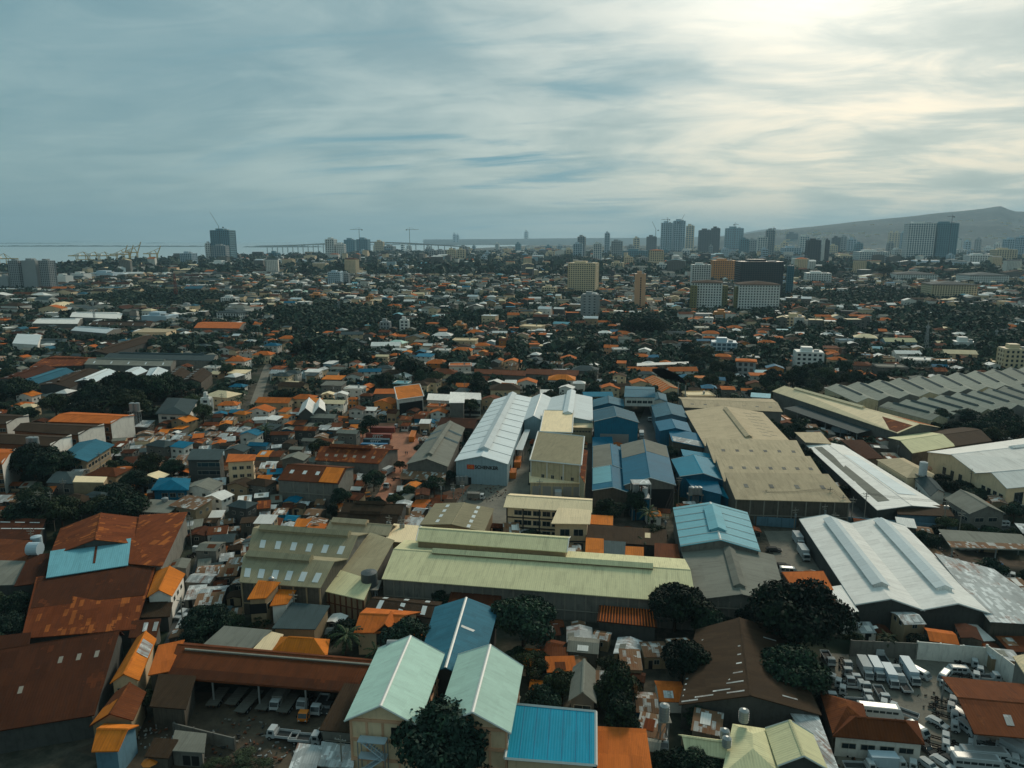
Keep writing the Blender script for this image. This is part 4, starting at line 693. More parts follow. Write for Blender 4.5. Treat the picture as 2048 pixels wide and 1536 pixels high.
# bridge
def bridge():
    D0=5200; pr=lambda px,py,d=D0:Vector(((px-1024)/F*d/CP*.985,d,HC-((py-768)/F*CP+SP)/(CP-(py-768)/F*SP)*d))
    root=empty('bridge',(pr(700,490).x,D0,0)); tag(root,'unfinished long sea bridge with evenly spaced piers and a gap in the middle','bridge'); o=(root.location.x,D0,0)
    for seg in ([(530,492.5),(600,490.5),(660,487.5),(740,484.5),(775,484.5)],[(776+0,485),(830,487),(880,490),(930,493)]):
        m=MB()
        for a,b in zip(seg[:-1],seg[1:]): m.bar(pr(*a),pr(*b),4.6)
        m.build('deck',TW['g'],root,org=o)
    for x in list(range(545,770,10))+[836,852,858,866,880,892,905]:
        y=np.interp(x,[530,600,660,740,776,830,880,930],[492.5,490.5,487.5,484.5,485,487,490,493]); t=pr(x,y)
        MB().bar((t.x,t.y,-1),(t.x,t.y,t.z),3.2).build('pier',TW['g'],root,org=o)
bridge()
# ------------------------------------------------------------------ ground, water, hills, islands
def st(name,pts,z,mat,th=None):
    m=MB(); 
    if th: m.prism([(p[0],p[1]) for p in pts],z-th,z)
    else: m.add([(p[0],p[1],z) for p in pts],[tuple(range(len(pts)))])
    return tag(m.build(name,mat),kind='structure')
gm,nt,b=newmat('ground_mat',.95,.1); ov,uv,rnd=objvec(nt)
n1=noise(nt,ov,.02,6,.6); n2=noise(nt,ov,.25,5,.7); n3=noise(nt,ov,.004,3,.5)
base=mixc(nt,ramp(nt,n2,.4,.65),(.045,.045,.035),(.10,.09,.07)); base=mixc(nt,ramp(nt,n1,.45,.6),base,(.025,.038,.025)); base=mixc(nt,mathn(nt,'MULTIPLY',ramp(nt,noise(nt,ov,.012,8,.8),.58,.7),.5),base,(.16,.14,.11))
nt.links.new(base,b.inputs['Base Color'])
coast=[(-60,545),(0,539),(150,531),(300,523),(470,514),(600,511),(760,505),(900,499),(1040,492),(1080,487)]
cp=[P(x,y) for x,y in coast]; FAR=28000
land=[(FAR,-150),(FAR,FAR),(cp[-1].x*1.4,FAR)]+[(p.x,p.y) for p in cp[::-1]]+[(-FAR*.2,cp[0].y*.93),(-FAR*.2,-150)]
m=MB().prism([(p[0],p[1]) for p in land],-3,0); tag(m.build('ground',gm),kind='structure')
wm,nt,b=newmat('sea_water',.3,.6); b.inputs['Base Color'].default_value=(.34,.44,.46,1)
bp=nt.nodes.new('ShaderNodeBump'); bp.inputs['Strength'].default_value=.5; bp.inputs['Distance'].default_value=2; tc=nt.nodes.new('ShaderNodeTexCoord'); nt.links.new(noise(nt,tc.outputs['Object'],.012,6,.7),bp.inputs['Height']); nt.links.new(bp.outputs[0],b.inputs['Normal'])
st('water',[(-FAR,500),(FAR*.6,500),(FAR*.6,FAR),(-FAR,FAR)],-1.2,wm)
HM,nt,b=newmat('hill_mat',.95,.1); ov,uv,rnd=objvec(nt)
base=mixc(nt,ramp(nt,noise(nt,ov,.004,7,.65),.4,.62),(.010,.030,.032),(.026,.052,.052)); base=mixc(nt,mathn(nt,'MULTIPLY',ramp(nt,noise(nt,ov,.018,8,.75),.56,.66),.7),base,(.25,.23,.18)); nt.links.new(base,b.inputs['Base Color'])
def ridge(name,prof,D,depth_,nx,ny,amp,mat,base=0,back=None):
    xs=np.linspace(prof[0][0],prof[-1][0],nx); v=[];f=[]; ph=RNG.random((8,4))*6.28
    for j in range(ny+3):
        t=min(1,j/(ny)); d=D-depth_*(1-t) if j<=ny else D+(j-ny)*depth_*.5
        for i,x in enumerate(xs):
            y=np.interp(x,[p[0] for p in prof],[p[1] for p in prof]); zt=(478-y)/F*D+HC
            if zt<0: zt=0
            k=t**1.3 if j<=ny else max(0,1-(j-ny)*.45)
            X=(x-1024)/F*d*1.0; nz=sum(math.sin(X*.0011*(q+1)**1.3+ph[q,0]+d*.0017*(q+1)+ph[q,1])/(q+1) for q in range(6))
            z=base+zt*k+amp*nz*k*(1-k)*3.5+amp*.12*nz*k
            v.append((X,d,max(-2,z)-(1 if k==0 else 0)))
    n=nx
    for j in range(ny+2):
        for i in range(nx-1): f.append((j*n+i,j*n+i+1,(j+1)*n+i+1,(j+1)*n+i))
    o=MB().add(v,f).build(name,mat); 
    for p in o.data.polygons: p.use_smooth=True
    return tag(o,kind='structure')
hp=[(1400,481),(1440,474),(1480,469),(1508,464),(1560,459),(1613,454),(1692,444),(1785,436),(1850,429),(1903,424),(1940,420),(1965,416),(1975,415),(1990,421),(2004,425),(2048,427),(2150,431),(2300,440)]
HO=ridge('hills',hp,9000,3600,150,26,28,HM)
m=MB(); r2=random.Random(5); vs=[v.co.copy() for v in HO.data.vertices]
for _ in range(420):
    j=r2.randint(3,20); i=r2.randint(20,148); c=vs[j*150+i].lerp(vs[j*150+i+1],r2.random()); c=c.lerp(vs[(j+1)*150+i],r2.random()*.5); cx_=r2.gauss(0,1)
    if math.sin(i*.21+j*.8)+math.sin(i*.07)<.25 and r2.random()<.8: continue
    w_=r2.uniform(8,22); m.box(c.x-w_,c.y-9,c.z-12,c.x+w_,c.y+9,c.z+r2.choice([5,8,12,18]))
tag(m.build('hillside_houses',TW['c']),'pale buildings scattered over the far hill slopes','houses',kind='stuff')
ridge('hills',[(850,479),(1000,478),(1080,477),(1180,476),(1300,475.5),(1400,474),(1460,470),(1500,462),(1530,458),(1560,461),(1620,468),(1700,478)],15500,3000,120,6,8,HM)
for (x0,x1,y,hh,d) in [(-80,110,486,14,1),(-80,272,492,16,1),(105,150,483,8,1),(215,430,492.5,14,1),(470,640,493.5,22,1),(600,1060,489,30,1),(282,296,485.5,10,1)]:
    a=P(x0,y+1);b_=P(x1,y+1); w=b_.x-a.x; m=MB(); n=40; v=[];f=[]
    dd=a.y*.06
    for j in range(5):
        for i in range(n+1):
            t=i/n; e=math.sin(math.pi*t)**.35; k=math.sin(math.pi*j/4)
            v.append((a.x+w*t,a.y+dd*j/4*e+dd*.5*(1-e),-1.5+(hh*(.5+.5*math.sin(i*1.7+x0)*math.sin(i*.6))*k*e+ (2 if 0<j<4 else 0)*e)))
    for j in range(4):
        for i in range(n): f.append((j*(n+1)+i,j*(n+1)+i+1,(j+1)*(n+1)+i+1,(j+1)*(n+1)+i))
    tag(m.add(v,f).build('island',HM),kind='structure')
# roads, yards
def groundmat(name,a,b2,sc=.3,c=None):
    m,nt,b=newmat(name,.9,.2); ov,uv,rnd=objvec(nt); base=mixc(nt,ramp(nt,noise(nt,ov,sc,7,.7),.35,.7),a,b2)
    if c: base=mixc(nt,mathn(nt,'MULTIPLY',ramp(nt,noise(nt,ov,sc*4,5,.7,1.5),.55,.68),.7),base,c)
    nt.links.new(base,b.inputs['Base Color']); return m
DIRT=groundmat('dirt_mat',(.38,.17,.10),(.26,.12,.075),.15,(.16,.08,.05)); CONCR=groundmat('concrete_mat',(.20,.19,.155),(.13,.13,.11),.12,(.06,.06,.055)); ASPH=groundmat('asphalt_mat',(.055,.06,.06),(.085,.09,.085),.1,(.03,.03,.03)); MUD=groundmat('mud_mat',(.055,.045,.033),(.10,.08,.055),.2,(.03,.03,.025))
def yard(name,pp,mat,z=.02,blk=True):
    pts=[P(x,y) for x,y in pp]; st(name,pts,z,mat)
    if blk: mark([(p.x,p.y) for p in pts])
yard('dirt_road',[(782,905),(775,868),(820,862),(845,870),(838,925),(812,948),(800,975),(790,1012),(735,1012),(757,985),(772,950),(790,930)],DIRT)
yard('container_yard',[(715,902),(718,858),(742,846),(802,846),(790,902)],DIRT,.028)
yard('dirt_yard',[(885,985),(940,970),(945,1010),(900,1020)],DIRT,.016)
yard('truck_yard',[(1640,1305),(1830,1318),(1975,1330),(2060,1400),(2110,1620),(1640,1620),(1690,1450),(1650,1400)],CONCR)
yard('factory_lane',[(1010,965),(1035,880),(1062,880),(1056,970),(1180,985),(1180,1075),(980,1062),(900,1020),(945,965)],CONCR,.024)
yard('alley_lane',[(1172,1000),(1166,880),(1150,880),(1150,830),(1190,830),(1190,1000)],ASPH,.028)
yard('blue_yard',[(1277,905),(1276,850),(1290,815),(1318,815),(1325,860),(1340,885),(1345,905)],ASPH,.020)
yard('loading_yard',[(1528,1062),(1598,1062),(1650,1150),(1560,1150),(1548,1110)],CONCR,.020)
yard('truck_lane',[(1640,905),(1700,1000),(1760,1045),(1560,1048),(1700,1010)],ASPH,.020)
yard('shed_yard',[(300,1440),(340,1380),(700,1400),(640,1540),(300,1560),(150,1500)],MUD,.020)
yard('back_lane',[(1480,1020),(1600,1034),(1810,1040),(1960,1062),(2080,1080),(2080,1058),(1960,1046),(1800,1030),(1600,1018),(1475,1004)],ASPH,.032)
yard('open_lot',[(1880,1110),(2090,1125),(2090,1170),(1940,1130)],MUD,.024)
yard('street',[(497,815),(527,735),(545,708),(556,708),(541,740),(519,815)],CONCR,.020)
yard('street',[(600,700),(606,670),(613,670),(611,700)],ASPH,.018)
yard('street',[(715,690),(708,655),(716,655),(727,690)],ASPH,.018)
yard('alley',[(318,1310),(352,1230),(385,1140),(402,1075),(412,1075),(398,1145),(368,1230),(336,1315)],ASPH,.018)
yard('canal_road',[(470,552),(1020,545),(1020,552),(470,562)],ASPH,.03,False)
# ------------------------------------------------------------------ trees
def leafcloud(blobs,n,size,rng,flat=.75):
    v=[];f=[]; tot=sum(b[3]**2 for b in blobs)
    for (bx,by,bz,br) in blobs:
        k=int(n*br*br/tot)
        for _ in range(k):
            d=Vector(rng.normal(size=3)).normalized(); d.z=abs(d.z)*1.0 if rng.random()<.72 else d.z; r=br*(.72+.38*rng.random())
            c=Vector((bx,by,bz))+Vector((d.x*r,d.y*r,d.z*r*flat))
            nn=(d+Vector(rng.normal(size=3))*.55).normalized(); x=nn.orthogonal().normalized(); a=rng.random()*6.28; y=nn.cross(x); x,y=x*math.cos(a)+y*math.sin(a),y*math.cos(a)-x*math.sin(a)
            s=size*(.6+.8*rng.random()); o=len(v)
            v+=[tuple(c-x*s),tuple(c-y*s*.6),tuple(c+x*s),tuple(c+y*s*.6)]; f.append((o,o+1,o+2,o+3))
    return v,f
def tree_proto(name,kind,seed,mat,n=7000):
    rng=np.random.default_rng(seed); R=1.0; bl=[]
    nb={'round':16,'wide':22,'tall':14,'open':15}[kind]
    for i in range(nb):
        a=rng.random()*6.28; rr=(rng.random()**.6)*{'round':.62,'wide':.72,'tall':.45,'open':.7}[kind]
        top={'round':.95,'wide':.62,'tall':1.35,'open':.9}[kind]
        z=(.5+top*(1-rr*rr*1.1)*(.35+.65*rng.random()))
        bl.append((math.cos(a)*rr,math.sin(a)*rr,z,(.26+.16*rng.random())*(0.8 if kind=='open' else 1)))
    v,f=leafcloud(bl,n,.044 if kind!='open' else .036,rng)
    root=empty(name,(0,0,0)); MB().add(v,f).build('crown',mat,root)
    m=MB().bar((0,0,0),(.02,0,.55),.055,n=7,r2=.035)
    for b in bl[:7]: m.bar((.02,0,.5),b[:3],.03,n=4,r2=.008)
    m.build('trunk',BARK,root); return root
PR=[tree_proto('broadleaf_tree','round',1,LEAF),tree_proto('broadleaf_tree','wide',2,LEAF,9500),tree_proto('broadleaf_tree','round',3,LEAF2),tree_proto('broadleaf_tree','tall',4,LEAF),tree_proto('broadleaf_tree','open',5,LEAF2,5200),tree_proto('blossoming_tree','round',6,LEAFO,9500),tree_proto('broadleaf_tree','wide',8,LEAF,9500)]
def palm_proto():
    rng=np.random.default_rng(5); root=empty('palm_tree',(0,0,0)); m=MB(); p=Vector((0,0,0))
    for i in range(6):
        q=p+Vector((.03*i*.3,.01,.28)); m.bar(p,q,.05-.004*i,n=6,r2=.046-.004*i); p=q
    m.build('trunk',BARK,root); m=MB()
    for k in range(16):
        a=k*2.4; el=.9-1.3*(k/16); d=Vector((math.cos(a),math.sin(a),0)); pp=p.copy(); dirv=d*math.cos(el)+Vector((0,0,math.sin(el)))
        s=Vector((-d.y,d.x,0)); 
        for j in range(7):
            q=pp+dirv*.16; wd=.14*math.sin((j+.8)/8*math.pi)
            for sg in (-1,1): m.add([pp,q,q+s*sg*wd-Vector((0,0,.07)),pp+s*sg*wd*.9-Vector((0,0,.07))+dirv*.04],[(0,1,2,3)])
            pp=q; dirv=(dirv-Vector((0,0,.19))).normalized()
    m.build('crown',PALM,root); return root
PR.append(palm_proto())
USED=[False]*len(PR); TREES=[]
TK={0:'dark round tree',1:'broad dark spreading tree',2:'olive green round tree',3:'tall dark tree',4:'thin open-crowned tree',5:'tree with orange blossom patches',6:'wide dense dark tree',7:'palm tree'}
def add_tree(x,y,R,k,hs=1.0,lab=None):
    o=PR[k] if not USED[k] else copy_tree(PR[k]); USED[k]=True
    o.location=(x,y,0); o.scale=(R,R,R*hs); o.rotation_euler=(0,0,random.uniform(0,6.28)); TREES.append((o,k,lab,x,y,R))
# hand placed (crown centre px, py, crown width px, kind, height factor)
HT=[(500,1522,90,4,.35,'low scrubby growth on the mossy yard at the bottom'),(430,1530,60,4,.35,None),(1047,1222,128,6,1.1,'largest dark tree overlapping the edge of the long pale green warehouse'),(1352,1195,120,6,1.1,'large dark tree before the corner of the grey gabled warehouse'),(1366,1302,100,6,1.25,'dense tree just below the large one beside the dark brown sheet hall'),(1600,1235,170,1,1.1,'broadest tree, beside the faded orange shed'),(1590,1325,140,6,1.0,'bluish dark tree below the broadest tree, at the truck yard'),
(1232,1370,105,5,1.2,'tree with orange blossom patches between shanty roofs'),(1245,1440,95,3,1.0,'dark tree just below the blossoming tree'),(880,1490,215,6,1.1,'huge dark tree covering the fronts of both mint buildings'),(950,1500,90,0,1.2,'round tree against the right mint building'),(812,1272,100,0,1.1,'dark tree beside the tank of the left mint building'),(1062,1318,85,4,1.0,'thin leaved tree at the roof corner of the right mint building'),
(1125,1370,80,2,1.1,'olive tree left of the plain grey gable'),(1085,1400,80,0,1.1,'dark tree right of the right mint building'),(415,1232,95,1,1.0,'spreading tree by the alley below the olive warehouse'),(460,1245,60,2,1.0,None),(1218,1018,66,0,1.0,'round dark tree in front of the faded blue hall'),(885,1190,46,0,1.1,'small tree against the pale green warehouse wall'),(690,1262,66,0,1.0,'dark tree behind the palm near the truck shed'),(690,1292,60,7,1.0,'palm leaning over the long truck shed roof'),
(1395,1425,64,0,1.0,'round dark bush tree at the edge of the dark brown sheet hall'),(1400,1520,110,6,.9,'dark tree hiding the pale green hip roof at the bottom'),(1240,1530,60,4,.8,None),(1215,1330,50,2,1,None),(1345,955,26,3,1.0,'thin tall tree at the front of the largest blue hall'),(1368,968,34,0,1.1,'dark tree beside the low blue shed'),(1296,1040,40,7,1.0,'palm below the blue factory equipment tower'),(1310,1065,50,2,1,None),(1292,1098,36,7,.9,'palm above the long pale green roof'),
(747,955,46,0,1.1,'round tree beside the dirt road trucks'),(682,992,44,0,1.2,'tall round tree at the half-orange warehouse corner'),(668,1025,34,3,1.1,None),(868,968,50,0,1.0,'tree under the grey ridge-vent warehouse'),(930,870,30,4,1.1,'thin tree leaning on the ice-blue warehouse wall'),(898,950,30,0,1,None),(740,845,42,0,1.1,'tree beside the brown shipping container'),(725,862,26,2,1,None),(800,930,26,2,1,None),(838,898,24,2,1,None),
(1882,958,60,6,1.0,'round hedge-like tree beside the grey gabled house'),(1925,970,50,1,.8,None),(1955,985,50,1,.8,None),(1885,832,46,0,1,None),(1932,825,56,6,1,'large tree against the near zigzag factory'),(2010,832,64,6,1,None),(1965,850,60,1,1,None),(2030,860,60,0,1,None),(1990,870,50,2,1,None),(1636,862,36,4,1,None),(2030,1020,50,0,1,None),(1935,1058,40,2,.8,None),(1775,1290,40,7,.9,'palm at the wall behind the truck yard'),(1710,1275,44,4,1,None),
(65,918,90,6,1.1,'dark tree group hiding the third dormitory'),(105,925,80,1,1.1,None),(225,975,70,6,1,None),(270,960,60,0,1,None),(245,1000,90,1,1,None),(200,1015,70,2,1,None),(60,1010,90,1,1,None),(120,1020,80,2,1,None),(300,925,60,2,1,None),(345,935,50,0,1,None),(240,785,90,6,1.2,'tallest tree of the dark grove behind the dormitories'),(290,790,80,1,1.2,None),(200,800,80,6,1.1,None),(335,780,60,0,1.2,None),(260,815,70,2,1.1,None),(225,822,44,7,1,None),(170,812,60,1,1,None),(110,810,60,2,1,None),(30,780,70,1,1,None),
(300,1300,50,4,1.1,None),(325,1340,40,2,1.2,None),(290,1400,50,2,1.2,None),(520,1240,44,4,1,None),(585,1265,36,4,1,None),(30,1200,70,1,1,None),(15,1240,80,6,1,None),(530,870,34,7,1,None),(640,895,50,2,1,None),(925,755,52,6,1,'dark dome-shaped tree by the long ragged rust roof'),(955,772,40,0,1,None),(820,735,60,6,1,None),(940,810,40,2,1,None),(1265,655,80,6,1.1,None),(1310,660,80,1,1.1,None)]
for (x,y,w,k,hs,lab) in HT:
    d=depth(y,5); R=w/2/F*d*1.15; R=min(R,14); p=P(x,y,min(9,R*1.0*hs)); add_tree(p.x,p.y,R,k,hs,lab); mark([(p.x-R*.6,p.y-R*.6),(p.x+R*.6,p.y-R*.6),(p.x+R*.6,p.y+R*.6),(p.x-R*.6,p.y+R*.6)])
# ------------------------------------------------------------------ houses
HL="""586 770 56 D b t;667 757 40 o s g;667 769 44 G s g;627 743 30 W s w;709 751 32 D a w;710 776 38 W f w;656 788 24 C a c;682 788 26 W a w;608 795 44 O h c;550 802 70 O b t;521 820 48 O a w;668 805 48 C b w;772 785 46 O s g;840 768 36 D h c;862 762 36 D h c;873 812 34 O f p;830 812 36 D a c;772 804 42 O a o;878 824 32 O a w;706 797 18 O h o;733 790 24 R h k;714 818 30 R a w;741 820 22 W s w;649 833 50 G b g;548 838 26 W s g;803 752 34 W a w;804 766 32 b f w;1010 776 62 D h c;622 880 32 G b g;697 864 42 G b g;537 856 42 g s k;561 867 36 R b k;613 858 45 r b k;590 916 46 G a g;444 790 60 C h c;457 808 38 O h w;367 840 42 o a t;476 772 30 B h w;478 745 38 C s w;484 826 28 o h t;502 867 38 B a w;518 889 38 B b B;362 892 36 B s w;322 888 50 g h g;473 899 42 g a g;214 945 66 R h t;307 954 42 C a B;404 974 64 G a w;436 993 44 W a w;381 1009 66 z s t;317 1017 72 G s g;481 968 46 D a t;521 965 50 D h g;484 1009 46 g h k;420 946 36 g a g;193 990 42 g h g;153 998 56 D h k;116 996 52 g h g;21 951 46 o a g;55 790 36 o a w;1065 652 46 C f c;1124 647 34 b b w;1153 645 36 R b w;1152 678 42 C b c;1103 634 48 W f w;1116 624 34 D f o;1250 642 34 O h w;1211 644 30 O b w;1245 667 38 O h w;1347 667 50 g b c;1422 666 34 O h w;1503 676 40 W f w;1487 686 24 R a o;1171 699 40 W h w;1240 698 30 W f w;1285 740 60 O b w;1364 740 60 O b w;1280 765 38 O a c;1118 744 58 O b p;1124 757 55 o h w;1171 739 54 g h g;1026 723 34 O a c;1020 743 60 O h c;1134 775 28 W a w;1398 789 58 C f c;1456 778 26 O s g;1498 780 30 O b w;1522 793 36 b s w;1732 674 44 C h l;1798 682 84 Y b l;1666 668 30 B f w;1724 710 40 B f o;1814 706 50 W b w;1840 719 62 W f w;1895 722 48 W f o;1919 706 62 C b c;1587 679 38 D h c;1534 685 34 O h w;1674 718 32 O h c;1719 729 38 R h g;1782 733 60 G f g;1700 770 40 D h g;585 745 30 g h w;565 750 36 g h c;527 708 40 O h c;545 690 30 B h w;575 676 34 O h c;664 682 40 W b w;705 668 46 g b c;662 690 26 O b o;772 690 60 W b w;795 685 36 M h c;800 700 30 W b w;830 675 36 g a t;885 670 40 W h w;930 680 50 C f c;950 665 34 O h w;885 700 30 W f w;925 700 40 O h c;965 690 30 O h c;1000 665 30 W b p;1015 680 34 R b o;850 712 34 B s w;875 725 44 O h o;745 715 24 O h p;765 712 26 C b c;920 730 46 O f w;890 745 50 R h c;740 742 46 B b w;785 745 40 D h g;770 735 30 g h w;460 730 24 O h o;475 720 44 O h w;425 735 30 w f w;1370 690 40 g h w;1440 640 20 R h w;1405 655 30 W f c;1470 655 30 O h w;1540 640 34 O h c;1530 660 30 R h w;1650 690 30 W f w;1690 680 30 B f w;1640 615 30 R h w;1700 610 30 W f w;1770 640 34 O h w;1790 630 34 R h w;1830 640 30 W f w;1800 615 30 C f c;1760 606 26 O h w;1850 628 40 W b w;1550 735 34 B a o;1525 745 30 b s w;1560 755 26 O a o;1335 800 34 B b b;1220 775 40 O a c;1245 770 30 D b t;1195 790 60 c b B;1290 700 24 W a w;1340 685 30 D h w;1390 700 30 D h w;1210 665 26 W h w"""
def hword(rc): return {'O':'orange tiled','o':'bright orange','R':'rust brown','r':'patchy rust','K':'dark rust','D':'dark brown','B':'blue','c':'bright blue','b':'pale blue','s':'slate blue','G':'grey','g':'dark grey','W':'white','C':'cream','T':'tan','t':'sandy','Y':'pale green','M':'mint','L':'silver','Z':'silver tin','z':'patched tin','w':'white'}[rc]
def rword(k): return {'a':'gabled','b':'side-gabled','h':'hipped','B':'long hipped','s':'lean-to','f':'flat'}[k]
def wword(c): return {'w':'white','c':'cream','g':'grey','k':'dark','t':'tan','b':'blue','l':'pale blue','o':'orange','p':'peach','s':'tin','y':'yellow','n':'brown','B':'steel blue','m':'sandy'}[c]
HOUSES=[]  # (x,y,rot,w,d,h,k,rc,wc,shack,size)
KK={'s':'shed','f':'flat'}
def hq(x,y,rot,w,d):
    c,s=math.cos(rot),math.sin(rot); return [(x+a*c-b*s,y+a*s+b*c) for a,b in ((-w/2,-d/2),(w/2,-d/2),(w/2,d/2),(-w/2,d/2))]
def reg_house(x,y,rot,w,d,h,k,rc,wc,shack,hand=0):
    q=hq(x,y,rot,w,d); mark(q,.3 if shack else .8); HOUSES.append([x,y,rot,w,d,h,k,rc,wc,shack,hand,max(w,d)/y])
for s in HL.split(';'):
    a=s.split(); px,py,wp=float(a[0]),float(a[1]),float(a[2]); rc,k,wc=a[3],a[4],a[5]
    if rc=='w': rc='W'
    h=random.choice([5.5,6.5,7]); p=P(px,py,h); w=wp/F*depth(py,h)*.93; w=min(w,26); d=w*.72 if k!='b' else w*.5
    if occ(p.x,p.y,1): continue
    reg_house(p.x,p.y+d*.1,random.choice([-.12,-.1,-.2,.05,-.35]),w,d,h,k,rc,wc,False,1)
# pixel-zone functions
MASS=[(270,795,105,30),(655,635,150,26),(640,700,70,20),(1750,598,160,16),(1900,640,190,26),(1640,765,120,16),(1950,845,100,30),(310,600,180,14),(470,540,110,7),(1300,655,75,26),(1150,700,45,24),(1400,718,50,16),(870,655,90,12),(1990,690,70,20),(1500,630,40,8),(950,640,60,10),(160,1010,140,30),(740,640,50,10),(350,690,90,12),(900,735,40,10),(1620,690,50,16),(1560,700,40,14),(700,720,50,12)]
def inmass(px,py): return any(((px-a)/c)**2+((py-b)/d)**2<random.uniform(.45,1.05) for a,b,c,d in MASS)
def coasty(px): return float(np.interp(px,[c[0] for c in coast]+[3000],[c[1] for c in coast]+[480]))
def pick(rs): return random.choices([r[0] for r in rs],[r[1] for r in rs])[0]
SHC=[('z',24),('Z',18),('R',14),('r',8),('K',9),('D',6),('G',7),('W',3),('o',4),('B',2),('O',4),('g',4)]
HOC=[('O',17),('R',16),('D',13),('G',12),('g',11),('W',9),('C',5),('B',3),('b',2),('o',3),('z',10),('Z',6),('r',6)]
FAC=[('O',11),('R',8),('D',14),('G',22),('g',16),('W',13),('C',8),('B',3),('b',3),('L',2)]
FAD=[('O',5),('R',7),('D',16),('G',22),('g',20),('W',12),('C',4),('K',10),('s',4),('L',4)]
GA=math.radians(-7)
def cells(y0,y1,cell,jit,wx=None):
    n=int((y1-y0)/cell)
    for j in range(n):
        Y=y0+j*cell
        half=Y*.78+20; i0=int(half/cell)
        for i in range(-i0,i0+1):
            x=i*cell+random.uniform(-jit,jit)*cell; y=Y+random.uniform(-jit,jit)*cell+x*math.tan(GA)*.9
            px,py=pix((x,y,3))
            if -50<px<2100 and py<1640: yield x,y,px,py
STT=[]; # stuff trees
def kindpick(px,py): 
    return pick([('a',4),('h',4),('b',3),('s',1.5),('f',1.5)])
# near shacks
for x,y,px,py in cells(112,470,5.3,.22):
    slum=(430<px<920 and 820<py<1150) or (370<px<560 and 1040<py<1260) or (1060<px<1330 and 1215<py<1480) or (1700<px<2060 and 1225<py<1310) or (250<px<520 and 850<py<1060) or (0<px<120 and 930<py<1010) or (400<px<720 and 1170<py<1310) or (560<px<720 and 1440<py)
    r=random.random()
    if inmass(px,py):
        if not occ(x,y,1) and r<.5: STT.append((x,y,random.uniform(3.2,6.2),px,py))
        continue
    if py<845 and not slum: continue
    if slum or r<.5:
        w=random.uniform(3.8,6.8); d=random.uniform(4.2,6.8)
        if r<.05 and not occ(x,y,1): STT.append((x,y,random.uniform(2,4),px,py)); mark([(x-2,y-2),(x+2,y-2),(x+2,y+2),(x-2,y+2)]); continue
        if occ(x,y,w*.36):
            w=d=random.uniform(2.8,3.8)
            if occ(x,y,1.1): continue
        h=random.choice([2.3,2.6,2.8,3,3.4,4.4,5.2]) if w>4 else random.uniform(2,2.8); reg_house(x,y,GA+random.uniform(-.25,.25)+(0.25 if px<560 else 0),w,d,h,pick([('s',6),('a',4),('b',4),('f',.2)]),pick(SHC),pick([('s',5),('g',3),('w',2),('t',2),('k',2),('b',.6),('c',1)]),True)
    elif not occ(x,y,2.2): STT.append((x,y,random.uniform(2.6,5),px,py)); mark([(x-2,y-2),(x+2,y-2),(x+2,y+2),(x-2,y+2)])
for x,y,px,py in cells(330,800,10.2,.28):
    if inmass(px,py):
        for _ in range(2):
            xx,yy=x+random.uniform(-5,5),y+random.uniform(-5,5)
            if not occ(xx,yy,1): STT.append((xx,yy,random.uniform(4,7.5),px,py))
        continue
    if py>850: continue
    tp=.5 if px<1100 else .6
    if random.random()<tp:
        if not occ(x,y,2.5): STT.append((x,y,random.uniform(3.2,6.5),px,py))
        if random.random()<.6:
            xx,yy=x+random.uniform(-6,6),y+random.uniform(-6,6)
            if not occ(xx,yy,2.5): STT.append((xx,yy,random.uniform(2.5,5),px,py))
        continue
    w=random.uniform(6,11.5); d=random.uniform(5.5,9)
    if occ(x,y,w*.42): continue
    h=random.choice([3,3.2,3.6,5.2,5.8,6.4]); reg_house(x,y,GA+random.choice([0,0,.05,-.1,1.5])+random.uniform(-.1,.1),w,d,h,kindpick(px,py),pick(HOC if not(px<480 and 600<py<800) else FAD),pick([('w',4),('c',3),('g',5),('t',3),('p',1),('k',4),('s',2),('l',1),('o',.5)]),False)
FARH=[]
for x,y,px,py in cells(800,1780,14,.33):
    if py<coasty(px)+6: continue
    if inmass(px,py) or random.random()<(.55 if px>480 else .66):
        if not occ(x,y,2): STT.append((x,y,random.uniform(5,8.5),px,py))
        if inmass(px,py): STT.append((x+7,y+6,random.uniform(5,8.5),px,py))
        continue
    if px<500 and py<640 and random.random()<.35: w=random.uniform(20,45); d=random.uniform(14,22)
    else: w=random.uniform(7,17); d=random.uniform(7,12)
    if occ(x,y,w*.4): continue
    FARH.append((x,y,GA+random.uniform(-.2,.2),w,d,random.choice([4,6,7,9,12]),random.choice('ahbff'),pick(FAC if px>480 else FAD),pick([('w',6),('c',5),('g',4),('t',2),('k',2)])))
for x,y,px,py in cells(1780,4600,38,.4):
    if py<coasty(px)+3: continue
    if random.random()<.5: STT.append((x,y,random.uniform(12,22),px,py)); continue
    FARH.append((x,y,GA+random.uniform(-.3,.3),random.uniform(14,46),random.uniform(12,24),random.choice([6,8,10,14,20]) if random.random()<.94 else random.uniform(25,45),random.choice('abffh'),pick(FAC),pick([('w',6),('c',5),('g',5),('k',2),('l',1)])))
for x,y,px,py in cells(4600,9000,90,.4):
    if py<coasty(px)+2 or px<1000: continue
    FARH.append((x,y,GA,random.uniform(30,90),random.uniform(20,40),random.choice([8,12,20]),random.choice('ff'),pick(FAC),pick([('w',6),('c',5),('g',5)])))
